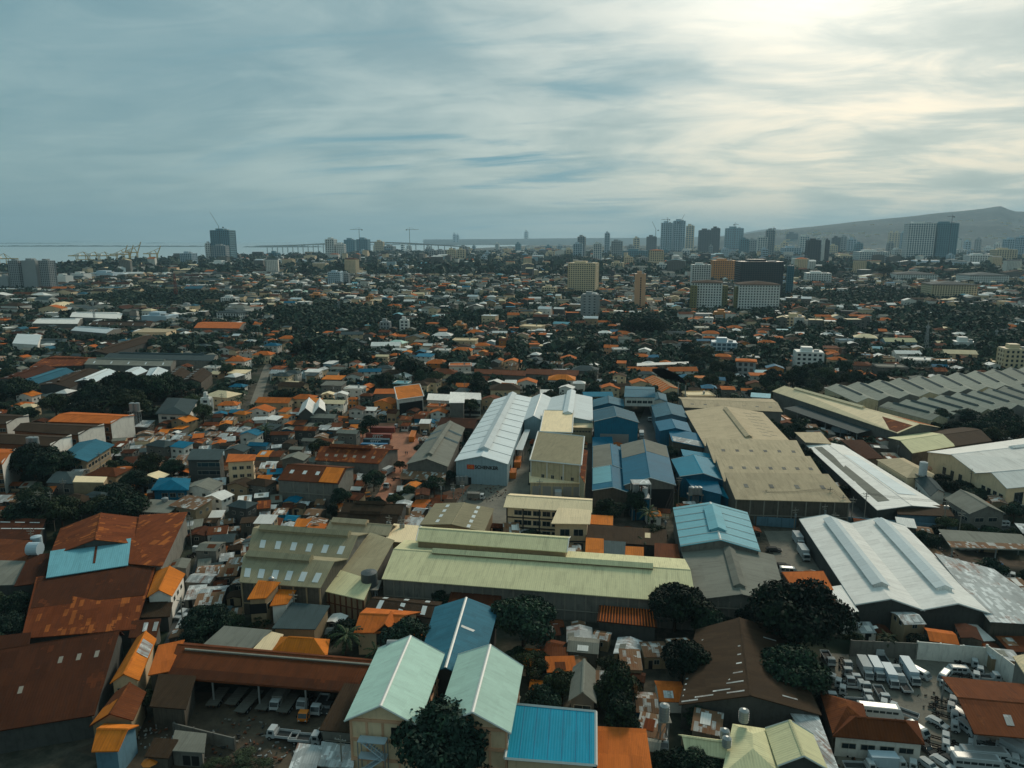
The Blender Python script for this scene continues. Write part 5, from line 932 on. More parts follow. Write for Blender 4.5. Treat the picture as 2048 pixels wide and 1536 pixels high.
# rank houses
NL=300
def split(lst,hand=True):
    lst=sorted(lst,key=lambda h:-(h[11]+(0.5 if h[10] else 0))); return lst[:NL],lst[NL:]
shI,shS=split([h for h in HOUSES if h[9]]); hoI,hoS=split([h for h in HOUSES if not h[9]])
def relphrase(px,py):
    best=sorted(LM,key=lambda l:math.hypot((l[0]-px),(l[1]-py)*1.7))[0]; dx,dy=px-best[0],(py-best[1])*1.7
    if abs(dx)>abs(dy): r='right of' if dx>0 else 'left of'
    else: r='below' if dy>0 else 'behind'
    return r+' '+best[2]
LAB={}
def uniq(o,base,px,py): LAB.setdefault(base,[]).append((px,py,o))
ORD=['','second','third','fourth','fifth','sixth','seventh','eighth','ninth','tenth','eleventh','twelfth']
DET={}
def make_house(hh,shack):
    x,y,rot,w,d,h,k,rc,wc,_,_,_=hh
    q=hq(x,y,rot,w,d); root=empty('shanty' if shack else 'house',(x,y,0)); org=(x,y,0)
    rise={'a':w*.16,'b':d*.2,'h':min(w,d)*.2,'s':.9,'f':0}[k] if not shack else {'a':w*.12,'b':d*.13,'h':1,'s':.8,'f':0}[k]
    (rv,rf),(wv,wf),sl=roofgeo(q,h,rise,{'s':'shed','f':'flat','h':'h' if d>w else 'B'}.get(k,k),.5,.25 if shack else .6,.12)
    MB().add(wv,wf).build('wall',WM[wc],root,org=org); ro=MB().add(rv,rf).build('roof',RM[rc],root,org=org)
    n=1 if shack else (2 if w<11 else 3)
    a=Vector(q[0]);b=Vector(q[1]); dd=(b-a).normalized()
    for fl in range(1 if h<5 else 2 if h<8.5 else 3):
        for i in range(n):
            if shack and random.random()<.4: continue
            c=a+(b-a)*((i+.6)/(n+.2)); panel(root,'window',GLASS,c-dd*.65,c+dd*.65,1.1+fl*3,2.3+fl*3,org)
    c=a+dd*1.3; panel(root,'door',DARK,c-dd*.45,c+dd*.45,0,2.1,org,t=.16)
    if h>5:
        a2=Vector(q[1] if x<0 else q[3]);b2=Vector(q[2] if x<0 else q[0]); d2=(b2-a2).normalized()
        for t in (.3,.7):
            c=a2+(b2-a2)*t; panel(root,'window',GLASS,c-d2*.6,c+d2*.6,4.1,5.3,org)
    if shack and random.random()<.55:
        s=sl[0]; u=random.uniform(.1,.5); v0=random.uniform(.05,.4); c=[onslope(s,u,v0),onslope(s,u+.35,v0),onslope(s,u+.35,v0+.5),onslope(s,u,v0+.5)]
        V_,F_=thick([p+Vector((0,0,.07)) for p in c],[(0,1,2,3)],.04); MB().add(V_,F_).build('roof_sheet',RM[random.choice('WZzrGR')],ro,org=org)
    elif not shack and k=='f':
        m=MB()
        for i in range(4):
            p,r=Vector((*q[i],h+.2)),Vector((*q[(i+1)%4],h+.2)); m.bar(p+Vector((0,0,.35)),r+Vector((0,0,.35)),.28)
        m.build('parapet',WM[wc],root,org=org); o=MB().bar((0,0,h+.2),(0,0,h+1.8),.6,n=10).build('water_tank',STEEL,root); o.location=(w*.2,0,0)
    px,py=pix((x,y,h)); tag(root,None,'shanty' if shack else 'house','tin-roofed shanties of the settlement' if shack else 'houses of the town')
    st_='' if shack else (['one-storey ','two-storey ','three-storey '][0 if h<5 else 1 if h<8.5 else 2])
    uniq(root,f"{hword(rc)} {rword(k)} {'shanty' if shack else st_+'house'}, {wword(wc)} walls, {relphrase(px,py)}",px,py)
for hh in shI: make_house(hh,True)
for hh in hoI: make_house(hh,False)
# merged remainder
MK=list(RM.keys()); WK=list(WM.keys())
def merged(name,lst,label,cat):
    m=MB(); rk=sorted({h[7] for h in lst}); wk=sorted({h[8] for h in lst}); mats=[RM[k] for k in rk]+[WM[k] for k in wk]+[GLASS]
    for hh in lst:
        x,y,rot,w,d,h,k,rc,wc=hh[:9]; q=hq(x,y,rot,w,d)
        rise={'a':w*.16,'b':d*.2,'h':min(w,d)*.2,'s':.9,'f':0}[k]; rise=min(rise,3.5)
        (rv,rf),(wv,wf),_=roofgeo(q,h,rise,{'s':'shed','f':'flat','h':'h' if d>w else 'B'}.get(k,k),.5,.4,.2)
        m.add(rv,rf,rk.index(rc)); m.add(wv,wf,len(rk)+wk.index(wc)); 
        if random.random()<.6 and y<1800:
            sg=random.choice((-1,1)); w2=w*random.uniform(.3,.6); d2=d*random.uniform(.5,.9); c_,s_=math.cos(rot),math.sin(rot); ox=sg*(w/2+w2/2+.1); q2=hq(x+ox*c_,y+ox*s_,rot,w2,d2); h2=h*random.uniform(.45,.75)
            (rv,rf),(wv,wf),_=roofgeo(q2,h2,.6,'shed',.5,.3,.12); m.add(rv,rf,rk.index(random.choice(rk))); m.add(wv,wf,len(rk)+wk.index(wc))
        if random.random()<.35 and k=='f': m.bar((x,y,h),(x,y,h+1.8),.8,len(rk),n=6)
        a=Vector(q[0]);b=Vector(q[1]); n=max(2,int(w/4)); nrm=Vector((math.sin(rot),-math.cos(rot)))*.05
        if y<2500:
            for fl in range(max(1,int(h/3.2))):
                for i in range(n):
                    c=a+(b-a)*((i+.5)/n)+nrm; e=(b-a).normalized()*.75; z=1.1+fl*3.1
                    if z+1.3<h: m.add([(c.x-e.x,c.y-e.y,z),(c.x+e.x,c.y+e.y,z),(c.x+e.x,c.y+e.y,z+1.3),(c.x-e.x,c.y-e.y,z+1.3)],[(0,1,2,3)],len(mats)-1)
    o=m.build(name,mats); tag(o,label,cat,kind='stuff')
merged('distant_houses',[h[:9] for h in hoS]+FARH,'countless small roofs of the city fading towards the horizon','houses')
if shS: merged('distant_shanties',[h[:9] for h in shS],'remaining small tin roofs packed between the nearer shanties','shanties')
# trees: individuals + stuff
NT=300-len(HT); STT.sort(key=lambda t:-t[2]/t[1]); 
# palms sprinkled
for i,t in enumerate(STT[:NT]):
    k=pick([(0,5),(1,4),(2,3),(3,2),(4,1.5),(6,4),(7,1.2)]); add_tree(t[0],t[1],t[2] if k!=7 else max(2.8,t[2]*.7),k,random.uniform(.9,1.3))
rest=STT[NT:]
def forest(lst):
    V_=[];N=0
    vs=[];
    for (x,y,R,px,py) in lst:
        n=int(46 if y<900 else 30 if y<1800 else 16); dirs=RNG.normal(size=(n,3)); dirs/=np.linalg.norm(dirs,axis=1)[:,None]; dirs[:,2]=np.abs(dirs[:,2])
        lob=1+.28*np.sin(dirs[:,0]*5+x)*np.cos(dirs[:,1]*4+y); r=R*(.72+.35*RNG.random(n))*lob
        c=dirs*r[:,None]*np.array([1,1,.85])+np.array([x,y,R*.55]); 
        nn=dirs+RNG.normal(size=(n,3))*.5; nn/=np.linalg.norm(nn,axis=1)[:,None]; t=np.cross(nn,RNG.normal(size=(n,3))); t/=np.linalg.norm(t,axis=1)[:,None]; b=np.cross(nn,t)
        s=(R*(.34 if n>20 else .45)*(.7+.6*RNG.random(n)))[:,None]
        vs.append(np.stack([c-t*s,c-b*s*.7,c+t*s,c+b*s*.7],1).reshape(-1,3))
    v=np.concatenate(vs); nf=len(v)//4
    me=bpy.data.meshes.new('tree_canopy'); me.vertices.add(len(v)); me.vertices.foreach_set('co',v.ravel()); me.loops.add(nf*4); me.loops.foreach_set('vertex_index',np.arange(nf*4,dtype=np.int32))
    me.polygons.add(nf); me.polygons.foreach_set('loop_start',np.arange(0,nf*4,4,dtype=np.int32)); me.update(calc_edges=True); me.materials.append(FOR)
    o=bpy.data.objects.new('tree_canopy',me); C.objects.link(o); tag(o,'dark trees filling the gaps between roofs out to the horizon','trees',kind='stuff')
FOR,nt,b=newmat('forest_leaf',.8,.1); tc=nt.nodes.new('ShaderNodeTexCoord'); base=mixc(nt,ramp(nt,noise(nt,tc.outputs['Object'],.12,5,.7),.38,.62),(.018,.042,.034),(.06,.088,.055)); nt.links.new(base,b.inputs['Base Color'])
forest(rest)
for (o,k,lab,x,y,R) in TREES:
    c='palm' if k==7 else 'tree'; px,py=pix((x,y,R)); tag(o,lab,c,'palms among the houses' if k==7 else 'trees among the houses')
    if not lab: uniq(o,('small ' if R<3.5 else 'large ' if R>6 else '')+TK[k]+' '+relphrase(px,py),px,py)
for o,l,x,y in FILL: uniq(o,l+' '+relphrase(x,y),x,y)
# ------------------------------------------------------------------ vehicles and props
def wheel(root,x,y,r=.42,w=.28):
    m=MB().bar((0,-w/2,0),(0,w/2,0),r,n=12); o=m.build('wheel',BLACK,root); o.location=(x,y,r)
    MB().bar((0,-w/2-.02,0),(0,w/2+.02,0),r*.5,n=8).build('rim',STEEL,o)
def cab_mesh(L,W,H,z0,slope=.35):
    # front toward +x, x from 0 to L
    v=[];pr=[(0,z0),(L,z0),(L+.02,z0+H*.42),(L-slope,z0+H*.95),(L-slope-.1,z0+H),(.08,z0+H),(0,z0+H*.95)]
    for y,s in ((-W/2,1),(W/2,1)):
        for (x,z) in pr: v.append((x,y*(1 if z<z0+H*.5 else .93),z))
    n=len(pr); f=[(i,i+n,(i+1)%n+n,(i+1)%n) for i in range(n)]+[tuple(range(n)),tuple(range(n,2*n))[::-1]]
    return MB().add(v,[q[::-1] for q in f])
def make_truck(kind,paint=None,cargo=None):
    paint=paint or WHITE; cargo=cargo or WHITE
    Lc=1.7; W=1.95; tot={'box':7.2,'long':9,'bed':6.2,'cab':5.4,'canvas':6.5}[kind]; x1=tot/2; x0=-tot/2
    root=empty({'box':'box_truck','long':'box_truck','bed':'flatbed_truck','cab':'chassis_truck','canvas':'covered_truck'}[kind],(0,0,0))
    c=cab_mesh(Lc,W,1.75,.55).build('cab',paint,root); c.location=(x1-Lc,0,0)
    z=.55+1.75*.45
    m=MB().add([(Lc+.03,-W*.44,z),(Lc+.03,W*.44,z),(Lc-.31,W*.42,z+.85),(Lc-.31,-W*.42,z+.85)],[(0,1,2,3),(3,2,1,0)]); V_,F_=m.v,m.f
    m=MB().box(0,-W*.44,0,.06,W*.44,.9).build('windscreen',GLASS,c); m.location=(Lc-.02,0,z+.02); m.rotation_euler=(0,-.36,0)
    for s in (-1,1):
        m=MB().box(.35,-.03,0,1.15,.03,.62).build('side_window',GLASS,c); m.location=(0,s*W*.485,z+.05)
        m=MB().box(0,-.16,-.1,.05,.16,.1).build('headlight',SKYL,root); m.location=(x1+.01,s*.7,.85)
        m=MB().box(-.04,-.1,-.2,.04,.1,.2).build('mirror',BLACK,root); m.location=(x1-.15,s*1.12,1.6)
    MB().box(0,-W*.42,.55,.07,W*.42,.72).build('grille',BLACK,c).location=(Lc,0,0)
    m=MB().box(x0,-.42,.5,x1-Lc+.1,-.3,.72).box(x0,.3,.5,x1-Lc+.1,.42,.72); 
    for i in range(4): m.box(x0+.2+i*(tot-Lc)/4,-.42,.52,x0+.35+i*(tot-Lc)/4,.42,.7)
    m.build('chassis',CHAS,root)
    xb=x1-Lc-.15
    if kind in('box','long','canvas'):
        H=2.3 if kind!='canvas' else 1.8
        b=MB().box(x0,-1.08,.8,xb,1.08,.8+H).build('cargo_box',cargo,root)
        m=MB()
        for i in range(9):
            x=x0+.1+i*(xb-x0-.2)/8; m.box(x-.03,-1.11,.85,x+.03,-1.08,.75+H); m.box(x-.03,1.08,.85,x+.03,1.11,.75+H)
        m.box(x0-.02,-1.1,.8+H,xb+.02,1.1,.83+H); m.build('rail',cargo,b)
        m=MB().box(x0-.05,-1.0,.9,x0,-.03,.7+H).box(x0-.05,.03,.9,x0,1.0,.7+H).build('rear_door',cargo,b)
    if kind=='bed':
        m=MB().box(x0,-1.05,.8,xb,1.05,.9).build('bed_floor',DARKP,root)
        m=MB().box(x0,-1.1,.85,xb,-1.02,1.35).box(x0,1.02,.85,xb,1.1,1.35).box(x0-.04,-1.1,.85,x0+.04,1.1,1.35).box(xb-.05,-1.1,.85,xb+.03,1.1,1.7).build('side_boards',paint,root)
    for x in (x1-.75,x0+1.2):
        for s in (-1,1): wheel(root,x,s*.86)
    return root
def make_van(paint=None,L=4.8,H=1.95):
    root=empty('van' if L<7 else 'bus',(0,0,0)); W=1.75 if L<7 else 2.3; paint=paint or WHITE
    c=cab_mesh(L,W,H-.35,.35,.7).build('body',paint,root); c.location=(-L/2,0,0)
    z=.35+(H-.35)*.48
    m=MB().box(0,-W*.43,0,.06,W*.43,.8).build('windscreen',GLASS,c); m.location=(L-.07,0,z); m.rotation_euler=(0,-.72,0)
    for s in (-1,1):
        n=3 if L<7 else 6
        for i in range(n):
            m=MB().box(0,-.03,0,(L-1.6)/n-.15,.03,.55).build('side_window',GLASS,c); m.location=(.3+i*(L-1.3)/n,s*W*.48,z+.05)
        m=MB().box(0,-.16,-.1,.05,.16,.1).build('headlight',SKYL,c); m.location=(L,s*W*.36,.8)
    MB().box(.5,-W*.36,0,L-1.3,W*.36,.05).build('roof_rack',STEEL,c).location=(0,0,H)
    for x in (-L*.32,L*.32):
        for s in (-1,1): wheel(root,x,s*(W/2-.1),.36,.22)
    return root
def make_car(paint,pick_=False):
    root=empty('pickup' if pick_ else 'car',(0,0,0)); L=4.5; W=1.75
    pr=[(0,.35),(L,.35),(L,.8),(L-1.1,.95),(L-1.7,1.42),(1.5 if pick_ else .7,1.42),(1.2 if pick_ else .1,.95),(0,.9)]
    v=[(x-L/2,s*W/2*(1 if z<1 else .84),z) for s in (-1,1) for x,z in pr]; n=len(pr)
    b=MB().add(v,[(i,(i+1)%n,(i+1)%n+n,i+n) for i in range(n)]+[tuple(range(n))[::-1],tuple(range(n,2*n))]).build('body',paint,root)
    for s in (-1,1):
        MB().box(-.1 if pick_ else -1.1,-.02,1.0,.75,.02,1.32).build('side_window',GLASS,b).location=(0,s*.79,0)
        MB().box(0,-.18,-.08,.04,.18,.08).build('headlight',SKYL,b).location=(L/2,s*.6,.7)
    m=MB().box(0,-.68,0,.04,.68,.55).build('windscreen',GLASS,b); m.location=(L/2-1.15,0,.98); m.rotation_euler=(0,-.9,0)
    if pick_: MB().box(-L/2+.15,-.7,.9,-1.0,.7,.93).build('load_bed',BLACK,b)
    for x in (-1.35,1.4):
        for s in (-1,1): wheel(root,x,s*.78,.33,.2)
    return root
PT_={}
def veh(kind,px,py,hd,label,z=0,group='vehicles in the city yards'):
    ang={'S':-97,'N':83,'E':-7,'W':173,'SE':-60,'SW':-135,'NW':140,'R':-30}[hd] if isinstance(hd,str) else hd
    fac={'X':lambda:make_truck('box'),'XB':lambda:make_truck('box',cargo=TW['b']),'XL':lambda:make_truck('long',cargo=TW['b']),'F':lambda:make_truck('bed'),'K':lambda:make_truck('cab'),'V':lambda:make_van(),'U':lambda:make_van(L=9.5,H=2.9),
     'C':lambda:make_car(WHITE),'D':lambda:make_car(DARKP),'P':lambda:make_car(DARKP,True),'PB':lambda:make_car(BLUP,True),'PG':lambda:make_car(STEEL),'Y':lambda:make_truck('cab',paint=ORP),'G':lambda:make_truck('canvas',cargo=WM['g']),'FO':lambda:make_truck('bed',paint=WHITE)}[kind]
    if kind not in PT_: o=PT_[kind]=fac()
    else: o=copy_tree(PT_[kind])
    p=P(px,py,1.0); o.location=(p.x,p.y,.03+z); o.rotation_euler=(0,0,math.radians(ang)+random.uniform(-.06,.06)); o.scale=(.9,.9,.9) if px>1600 and py>1280 else (1,1,1); 
    cat={'X':'truck','F':'truck','K':'truck','V':'van','U':'bus','C':'car','D':'car','P':'pickup','Y':'truck','G':'truck'}[kind[0]]; tag(o,label,cat,group)
    return o
Z=lambda X,Y:(1508+X/3.783,1130+Y/3.783)
YV=[('X',840,795,'S','white box truck, leftmost of the tall parked box trucks'),('XB',925,800,'S','blue grey topped box truck second in the parked row'),('XB',1030,855,'S','grey box truck in front of the parked row'),('XL',1180,820,'S','longest grey box truck at the right end of the parked row'),
('F',970,700,'N','empty beige flatbed behind the parked box trucks'),('K',870,745,'S','truck cab peeping out behind the second box truck'),('F',1095,830,'N','flatbed with blue tarpaulin cargo between the box trucks'),('F',1130,900,'N','empty flatbed with dark bed beside the longest box truck'),('K',1115,740,'S','truck cab behind the longest grey box truck'),('V',1260,815,-60,'white van right of the longest grey box truck'),
('F',965,970,'S','empty flatbed with dark bed standing alone in the yard middle'),('F',1130,1110,'NW','empty flatbed by the corner of the rust hip roof'),('F',560,700,'S','empty flatbed at the far left corner of the truck yard'),('K',690,730,'S','cab truck under the wall, left of the box trucks'),('K',690,780,'S','cab truck directly below the one under the wall'),('K',755,830,'S','cab truck beside the leftmost white box truck'),('K',712,850,'S','short cab truck at the left rows'),('K',580,880,'R','cab truck half hidden by the dark tree'),
('K',610,935,'R','cab truck above the rust hip roof'),('F',740,905,'E','flatbed parked crosswise in the left rows'),('K',825,890,'S','cab truck at the head of the crosswise flatbed'),('K',840,950,'S','cab truck right of the crosswise flatbed'),('K',575,965,'S','lowest left cab truck beside the rust hip roof'),('C',545,810,'R','white car at the edge of the dark tree'),('F',800,1030,'E','flatbed with orange crane arm beside the rust hip roof'),('K',920,1040,'R','cab truck at the end of the orange crane arm'),('U',950,1115,'E','white bus roof behind the rust hip roof'),
('V',1440,835,'SW','white van, front left of the upper right cluster'),('V',1560,790,'E','white van in the upper right cluster'),('K',1610,735,'R','cab truck nearest the white wall'),('K',1650,790,'R','cab truck at the right of the upper right cluster'),('F',1760,845,'E','pale flatbed beside the grey yard wall'),('K',1620,830,'R','cab truck in front of the pale flatbed'),('C',1480,785,'SW','white car left of the upper right cluster'),
('K',1440,1015,'R','topmost cab truck of the right column'),('K',1425,1065,'R','second cab truck of the right column'),('K',1450,1130,'R','third cab truck of the right column'),('K',1450,1205,'R','fourth cab truck of the right column'),('V',1560,1130,-75,'white van under the edge of the rust shelter'),('V',1610,1225,-75,'lower white van under the edge of the rust shelter'),('V',1490,930,-75,'white van tucked at the top corner of the rust shelter'),
('K',1380,1290,'R','upper cab of the pair beside the dark pickup'),('K',1380,1350,'R','lower cab of the pair beside the dark pickup'),('K',1470,1410,'R','cab truck below the right column'),('K',1580,1350,'R','cab truck left of the silver car'),('PG',1755,1330,-30,'silver grey car below the rust shelter'),('K',1670,1400,'R','cab truck below the silver grey car'),('P',1300,1370,-70,'dark pickup at the corner of the rust hip roof'),('C',1325,1500,-65,'white car driving out at the bottom of the yard'),
('U',1750,1450,'E','upper of two white buses at the bottom right'),('U',1690,1505,'E','lower of two white buses at the bottom right'),('K',1900,1460,'R','cab truck right of the two white buses'),('X',2010,1440,'SE','box truck cut by the right edge'),('V',1985,1355,-50,'white van at the right edge below the shelter'),('K',870,1420,'R','cab truck below the white yard house wall'),('F',1010,1400,'E','silver flatbed below the rust hip roof'),('XB',1010,1500,'E','box truck with blue grey top at the bottom edge'),('F',800,1520,'E','open flatbed at the bottom edge'),('V',1930,1400,-40,'white van between bus and edge'),
('C',1425,1480,-60,'white car at the bottom of the yard beside the buses'),('D',1500,1475,-60,'black car at the bottom of the yard beside the buses'),('V',1560,1430,-20,'white van above the two white buses'),('K',1130,1500,'R','cab truck at the bottom edge of the yard'),('D',1820,1370,-30,'dark car beside the silver grey car'),('V',1990,1500,-30,'white van in the lower right corner'),('C',1390,1180,-60,'white car left of the right truck column'),('V',1240,1240,-70,'white van passing the rust hip roof corner'),('V',260,40,'E','white van on the loading yard by the grey gabled warehouse')]
for k,X,Y,h,l in YV: veh(k,*Z(X,Y),h,l)
z8=lambda X,Y:(1508+X/3.783,740+Y/3.783)
for k,X,Y,h,l in [('D',150,1350,'E','black car on the loading yard'),('D',225,1475,'E','black car above the white van on the loading yard'),('X',335,1295,'S','grey box truck beside the white twin-gabled warehouse'),('X',375,1395,'S','white box truck behind the grey one in the loading yard'),('PB',1815,1450,'W','blue small pickup in the open lot'),('V',1190,1205,'W','grey van on the back lane'),('V',1870,1160,'W','white van beside the grey gabled house'),('X',1760,1540,'R','white box truck in the open lot'),('X',1870,1550,'R','second white box truck in the open lot'),
 ('XL',660,470,-35,'white trailer truck under the dark grey canopy'),('XB',250,460,'S','grey box truck at the top of the container lane')]: veh(k,*z8(X,Y),h,l)
z6=lambda X,Y:(500+X/3.783,740+Y/3.783)
for k,X,Y,h,l in [('K',1040,870,'S','white tractor truck in the middle of the dirt road'),('K',1080,950,'S','white tractor truck lower on the dirt road'),('K',1205,920,-60,'white tractor truck on the right of the dirt road'),('Y',1190,880,'E','orange boom truck by the tin lean-to'),('Y',1120,815,'E','orange truck cab at the tin lean-to'),('X',1050,770,65,'long grey truck entering the dirt road bend'),('K',1130,430,'W','white truck cab beside the brown shipping container'),('K',1330,475,'S','white truck behind the orange shipping container'),('K',1310,400,'W','white truck cab at the top of the dirt yard'),
 ('G',1710,960,'E','grey canvas truck below the lettered warehouse front'),('Y',880,940,-60,'orange and white truck beside the small white kiosk'),('C',1990,1235,'E','white car beside the cream office')]: veh(k,*z6(X,Y),h,l)
z2=lambda X,Y:(500+X/3.783,1130+Y/3.783)
for k,X,Y,h,l in [('F',250,1280,'W','white cab flatbed, left of the two at the mossy yard'),('FO',420,1310,'E','white cab flatbed with rusty load at the mossy yard'),('Y',430,1110,'S','small orange crane truck under the long brown truck shed'),('P',590,1060,'S','dark truck at the right end of the long brown truck shed')]: veh(k,*z2(X,Y),h,l)
z1=lambda X,Y:(X/3.783,1130+Y/3.783)
for k,X,Y,h,l in [('V',1375,40,'E','white van at the top of the alley'),('V',1150,425,'E','white van roof parked beside the brown alley house'),('C',1375,360,'S','white car in the alley below the spreading tree')]: veh(k,*z1(X,Y),h,l)
veh('V',1327,1480,'S','long white van between the burnt orange roof and the shanties'); veh('K',387,1105,'N','white truck in the alley near the patched roofs'); veh('K',1299,838,'S','white truck in the blue factory yard'); veh('X',1283,872,'S','cream box truck beside the tall blue hall')
# flatbed trailers under the long shed
SCRD=plain('worn_trailer_deck',(.13,.13,.11),.8,nz=.8,sc=1.2)
def trailer(X0,Y0,X1,Y1,lab,mapf):
    a=P(*mapf(X0,Y0)); b=P(*mapf(X1,Y1)); L=min(13,(b-a).length); ang=math.atan2(b.y-a.y,b.x-a.x); root=empty('flatbed_trailer',((a.x+b.x)/2,(a.y+b.y)/2,0),ang); tag(root,lab,'trailer','old flatbed trailers')
    m=MB().box(-L/2,-1.2,1.0,L/2,1.2,1.15); 
    for i in range(10): m.box(-L/2+i*L/10,-1.22,1.15,-L/2+i*L/10+L/10-.12,1.22,1.19)
    m.build('deck',SCRD,root); MB().box(-L/2,-.5,.75,L/2,-.35,1).box(-L/2,.35,.75,L/2,.5,1).build('beam',RUSTP,root)
    for x in (-L/2+1.2,-L/2+2.3):
        for s in (-1,1): wheel(root,x,s*1.0,.48,.4)
trailer(1740,1090,1850,960,'leftmost bare trailer under the long brown truck shed',z1); trailer(1810,1150,1960,980,'trailer piled with boards under the long brown truck shed',z1); trailer(1970,1130,2130,930,'third trailer from the left under the long brown truck shed',z1)
trailer(1600,1100,1700,960,'short trailer at the left end under the long brown truck shed',z1); veh('K',612,1400,'S','white cab truck in the shade of the long brown truck shed'); veh('F',640,1408,'S','flatbed near the right end of the long brown truck shed'); veh('G',560,1398,'S','covered truck in the shade of the long brown truck shed'); trailer(240,1150,340,1010,'trailer loaded with scrap right of the shed centre post',z2)
# containers
def container(a,b,paint,lab,txt=None,z=0,mapf=z6,L=12.2):
    p=P(*mapf(*a),.2);q=P(*mapf(*b),.2); ang=math.atan2(q.y-p.y,q.x-p.x); root=empty('shipping_container',((p.x+q.x)/2,(p.y+q.y)/2,z),ang); tag(root,lab,'container','shipping containers')
    m=MB(); n=36; H=2.6; W=1.22
    m.box(-L/2,-W,.1,L/2,W,H); 
    for i in range(n):
        x=-L/2+.15+i*(L-.3)/n; 
        for s in (-1,1): m.box(x,s*W-.05,.25,x+(L-.3)/n*.55,s*W+.05,H-.15)
        m.box(x,-W+.05,H,x+(L-.3)/n*.55,W-.05,H+.035)
    m.build('body',paint,root)
    m=MB()
    for s in (-1,1):
        for zz_ in (.1,H): m.bar((-L/2,s*W,zz_),(L/2,s*W,zz_),.09)
        for x in (-L/2,L/2): m.bar((x,s*W,.1),(x,s*W,H),.09)
    m.build('frame',paint,root)
    for s in (-.6,.6):
        MB().box(-.04,-.55,.25,.04,.55,H-.15).build('door',paint,root).location=(-L/2-.04,s,0)
    if txt: text(txt,2.5,TRIM,root,(-.5,-W-.11,1.4),(math.pi/2,0,0),shear=.25,bold=.06)
    return root
container((890,516),(1062,520),REDP,'oxide red shipping container with white lettering, uppermost lettered one','SITC'); container((868,556),(1050,560),TEALP,'dark teal shipping container with white lettering, between red and blue ones','SITC'); container((838,592),(1045,596),BLUP,'bright blue shipping container with white lettering, lowest of the stack','SITC')
container((920,465),(1090,468),REDP,'plain brown shipping container behind the oxide red lettered one')
container((1215,560),(1248,475),ORP,'orange shipping container standing lengthwise beside the dirt road'); container((1240,470),(1285,415),TEALP,'teal shipping container behind the orange one beside the dirt road')
z7=lambda X,Y:(1000+X/3.783,740+Y/3.783)
container((90,835),(105,770),ORP,'nearest orange container beside the lettered warehouse wall',mapf=z7,L=6.1); container((125,760),(145,670),ORP,'farther orange container beside the lettered warehouse wall',mapf=z7,L=9); container((440,965),(440,890),WHITE,'white trailer box backed to the beige dock depot',mapf=z7)
for (a,b,c,l) in [((640,850),(700,915),ORP,'orange container, upper of two beside the long white strip roof'),((755,950),(830,1020),ORP,'orange container, lower of two beside the long white strip roof'),((530,770),(620,850),TEALP,'dark container beside the long white strip roof, above the orange ones'),((480,720),(530,770),TEALP,'second dark container up the container lane'),((420,660),(480,710),TEALP,'topmost dark container in the container lane'),((100,370),(150,410),ORP,'orange container at the far end of the sand factory'),((210,370),(270,410),ORP,'orange container beside a grey one near the canopy'),((175,380),(230,420),WHITE,'pale container left of the orange one near the canopy')]: container(a,b,c,l,mapf=z8,L=12.2 if a[0]>400 else 9)
# walls
def wall(pts,h,mat,lab,name='boundary_wall',t=.25):
    ps=[P(x,y) for x,y in pts]; c=sum(ps,Vector())/len(ps); root=empty(name,c); tag(root,lab,'wall'); m=MB();m2=MB()
    for a,b in zip(ps[:-1],ps[1:]):
        d=(b-a).normalized(); s=Vector((-d.y,d.x,0))*t/2; m.prism([a-s,b-s,b+s,a+s],0,h); n=max(1,int((b-a).length/4))
        for i in range(n+1):
            p=a+(b-a)*i/n; m2.prism([p-s*1.8-d*.18,p-s*1.8+d*.18,p+s*1.8+d*.18,p+s*1.8-d*.18],0,h+.12)
        mark([a-s*4,b-s*4,b+s*4,a+s*4])
    m.build('wall_panel',mat,root,org=c); m2.build('column',mat,root,org=c); return root
wall([(1832,1318),(1969,1330)],4.4,WM['w'],'white stained wall behind the truck yard'); wall([(1969,1330),(2060,1400),(2110,1440)],5,WM['w'],'tall grey white wall along the right side of the truck yard'); wall([(1700,1312),(1832,1318)],4,WM['g'],'dark grey wall left of the white stained wall')
wall([(1637,1395),(1670,1492)],4.5,WM['g'],'grey wall left of the rust hip-roofed yard house'); 
wall([(700,1540),(640,1480)],2.5,WM['g'],'low grey wall at the bottom beside the left mint building'); wall([(470,1500),(350,1470)],2.6,WM['g'],'low yard wall in front of the mossy yard'); wall([(1190,990),(1187,880)],4,WM['k'],'dark wall between the depot alley and the blue halls'); wall([(1590,1043),(1800,1060),(1960,1076)],3.2,WM['B'],'bluish roadside wall behind the white twin-gabled warehouse'); wall([(1480,1048),(1590,1056)],3.2,WM['B'],'dark blue roadside wall by the loading yard')
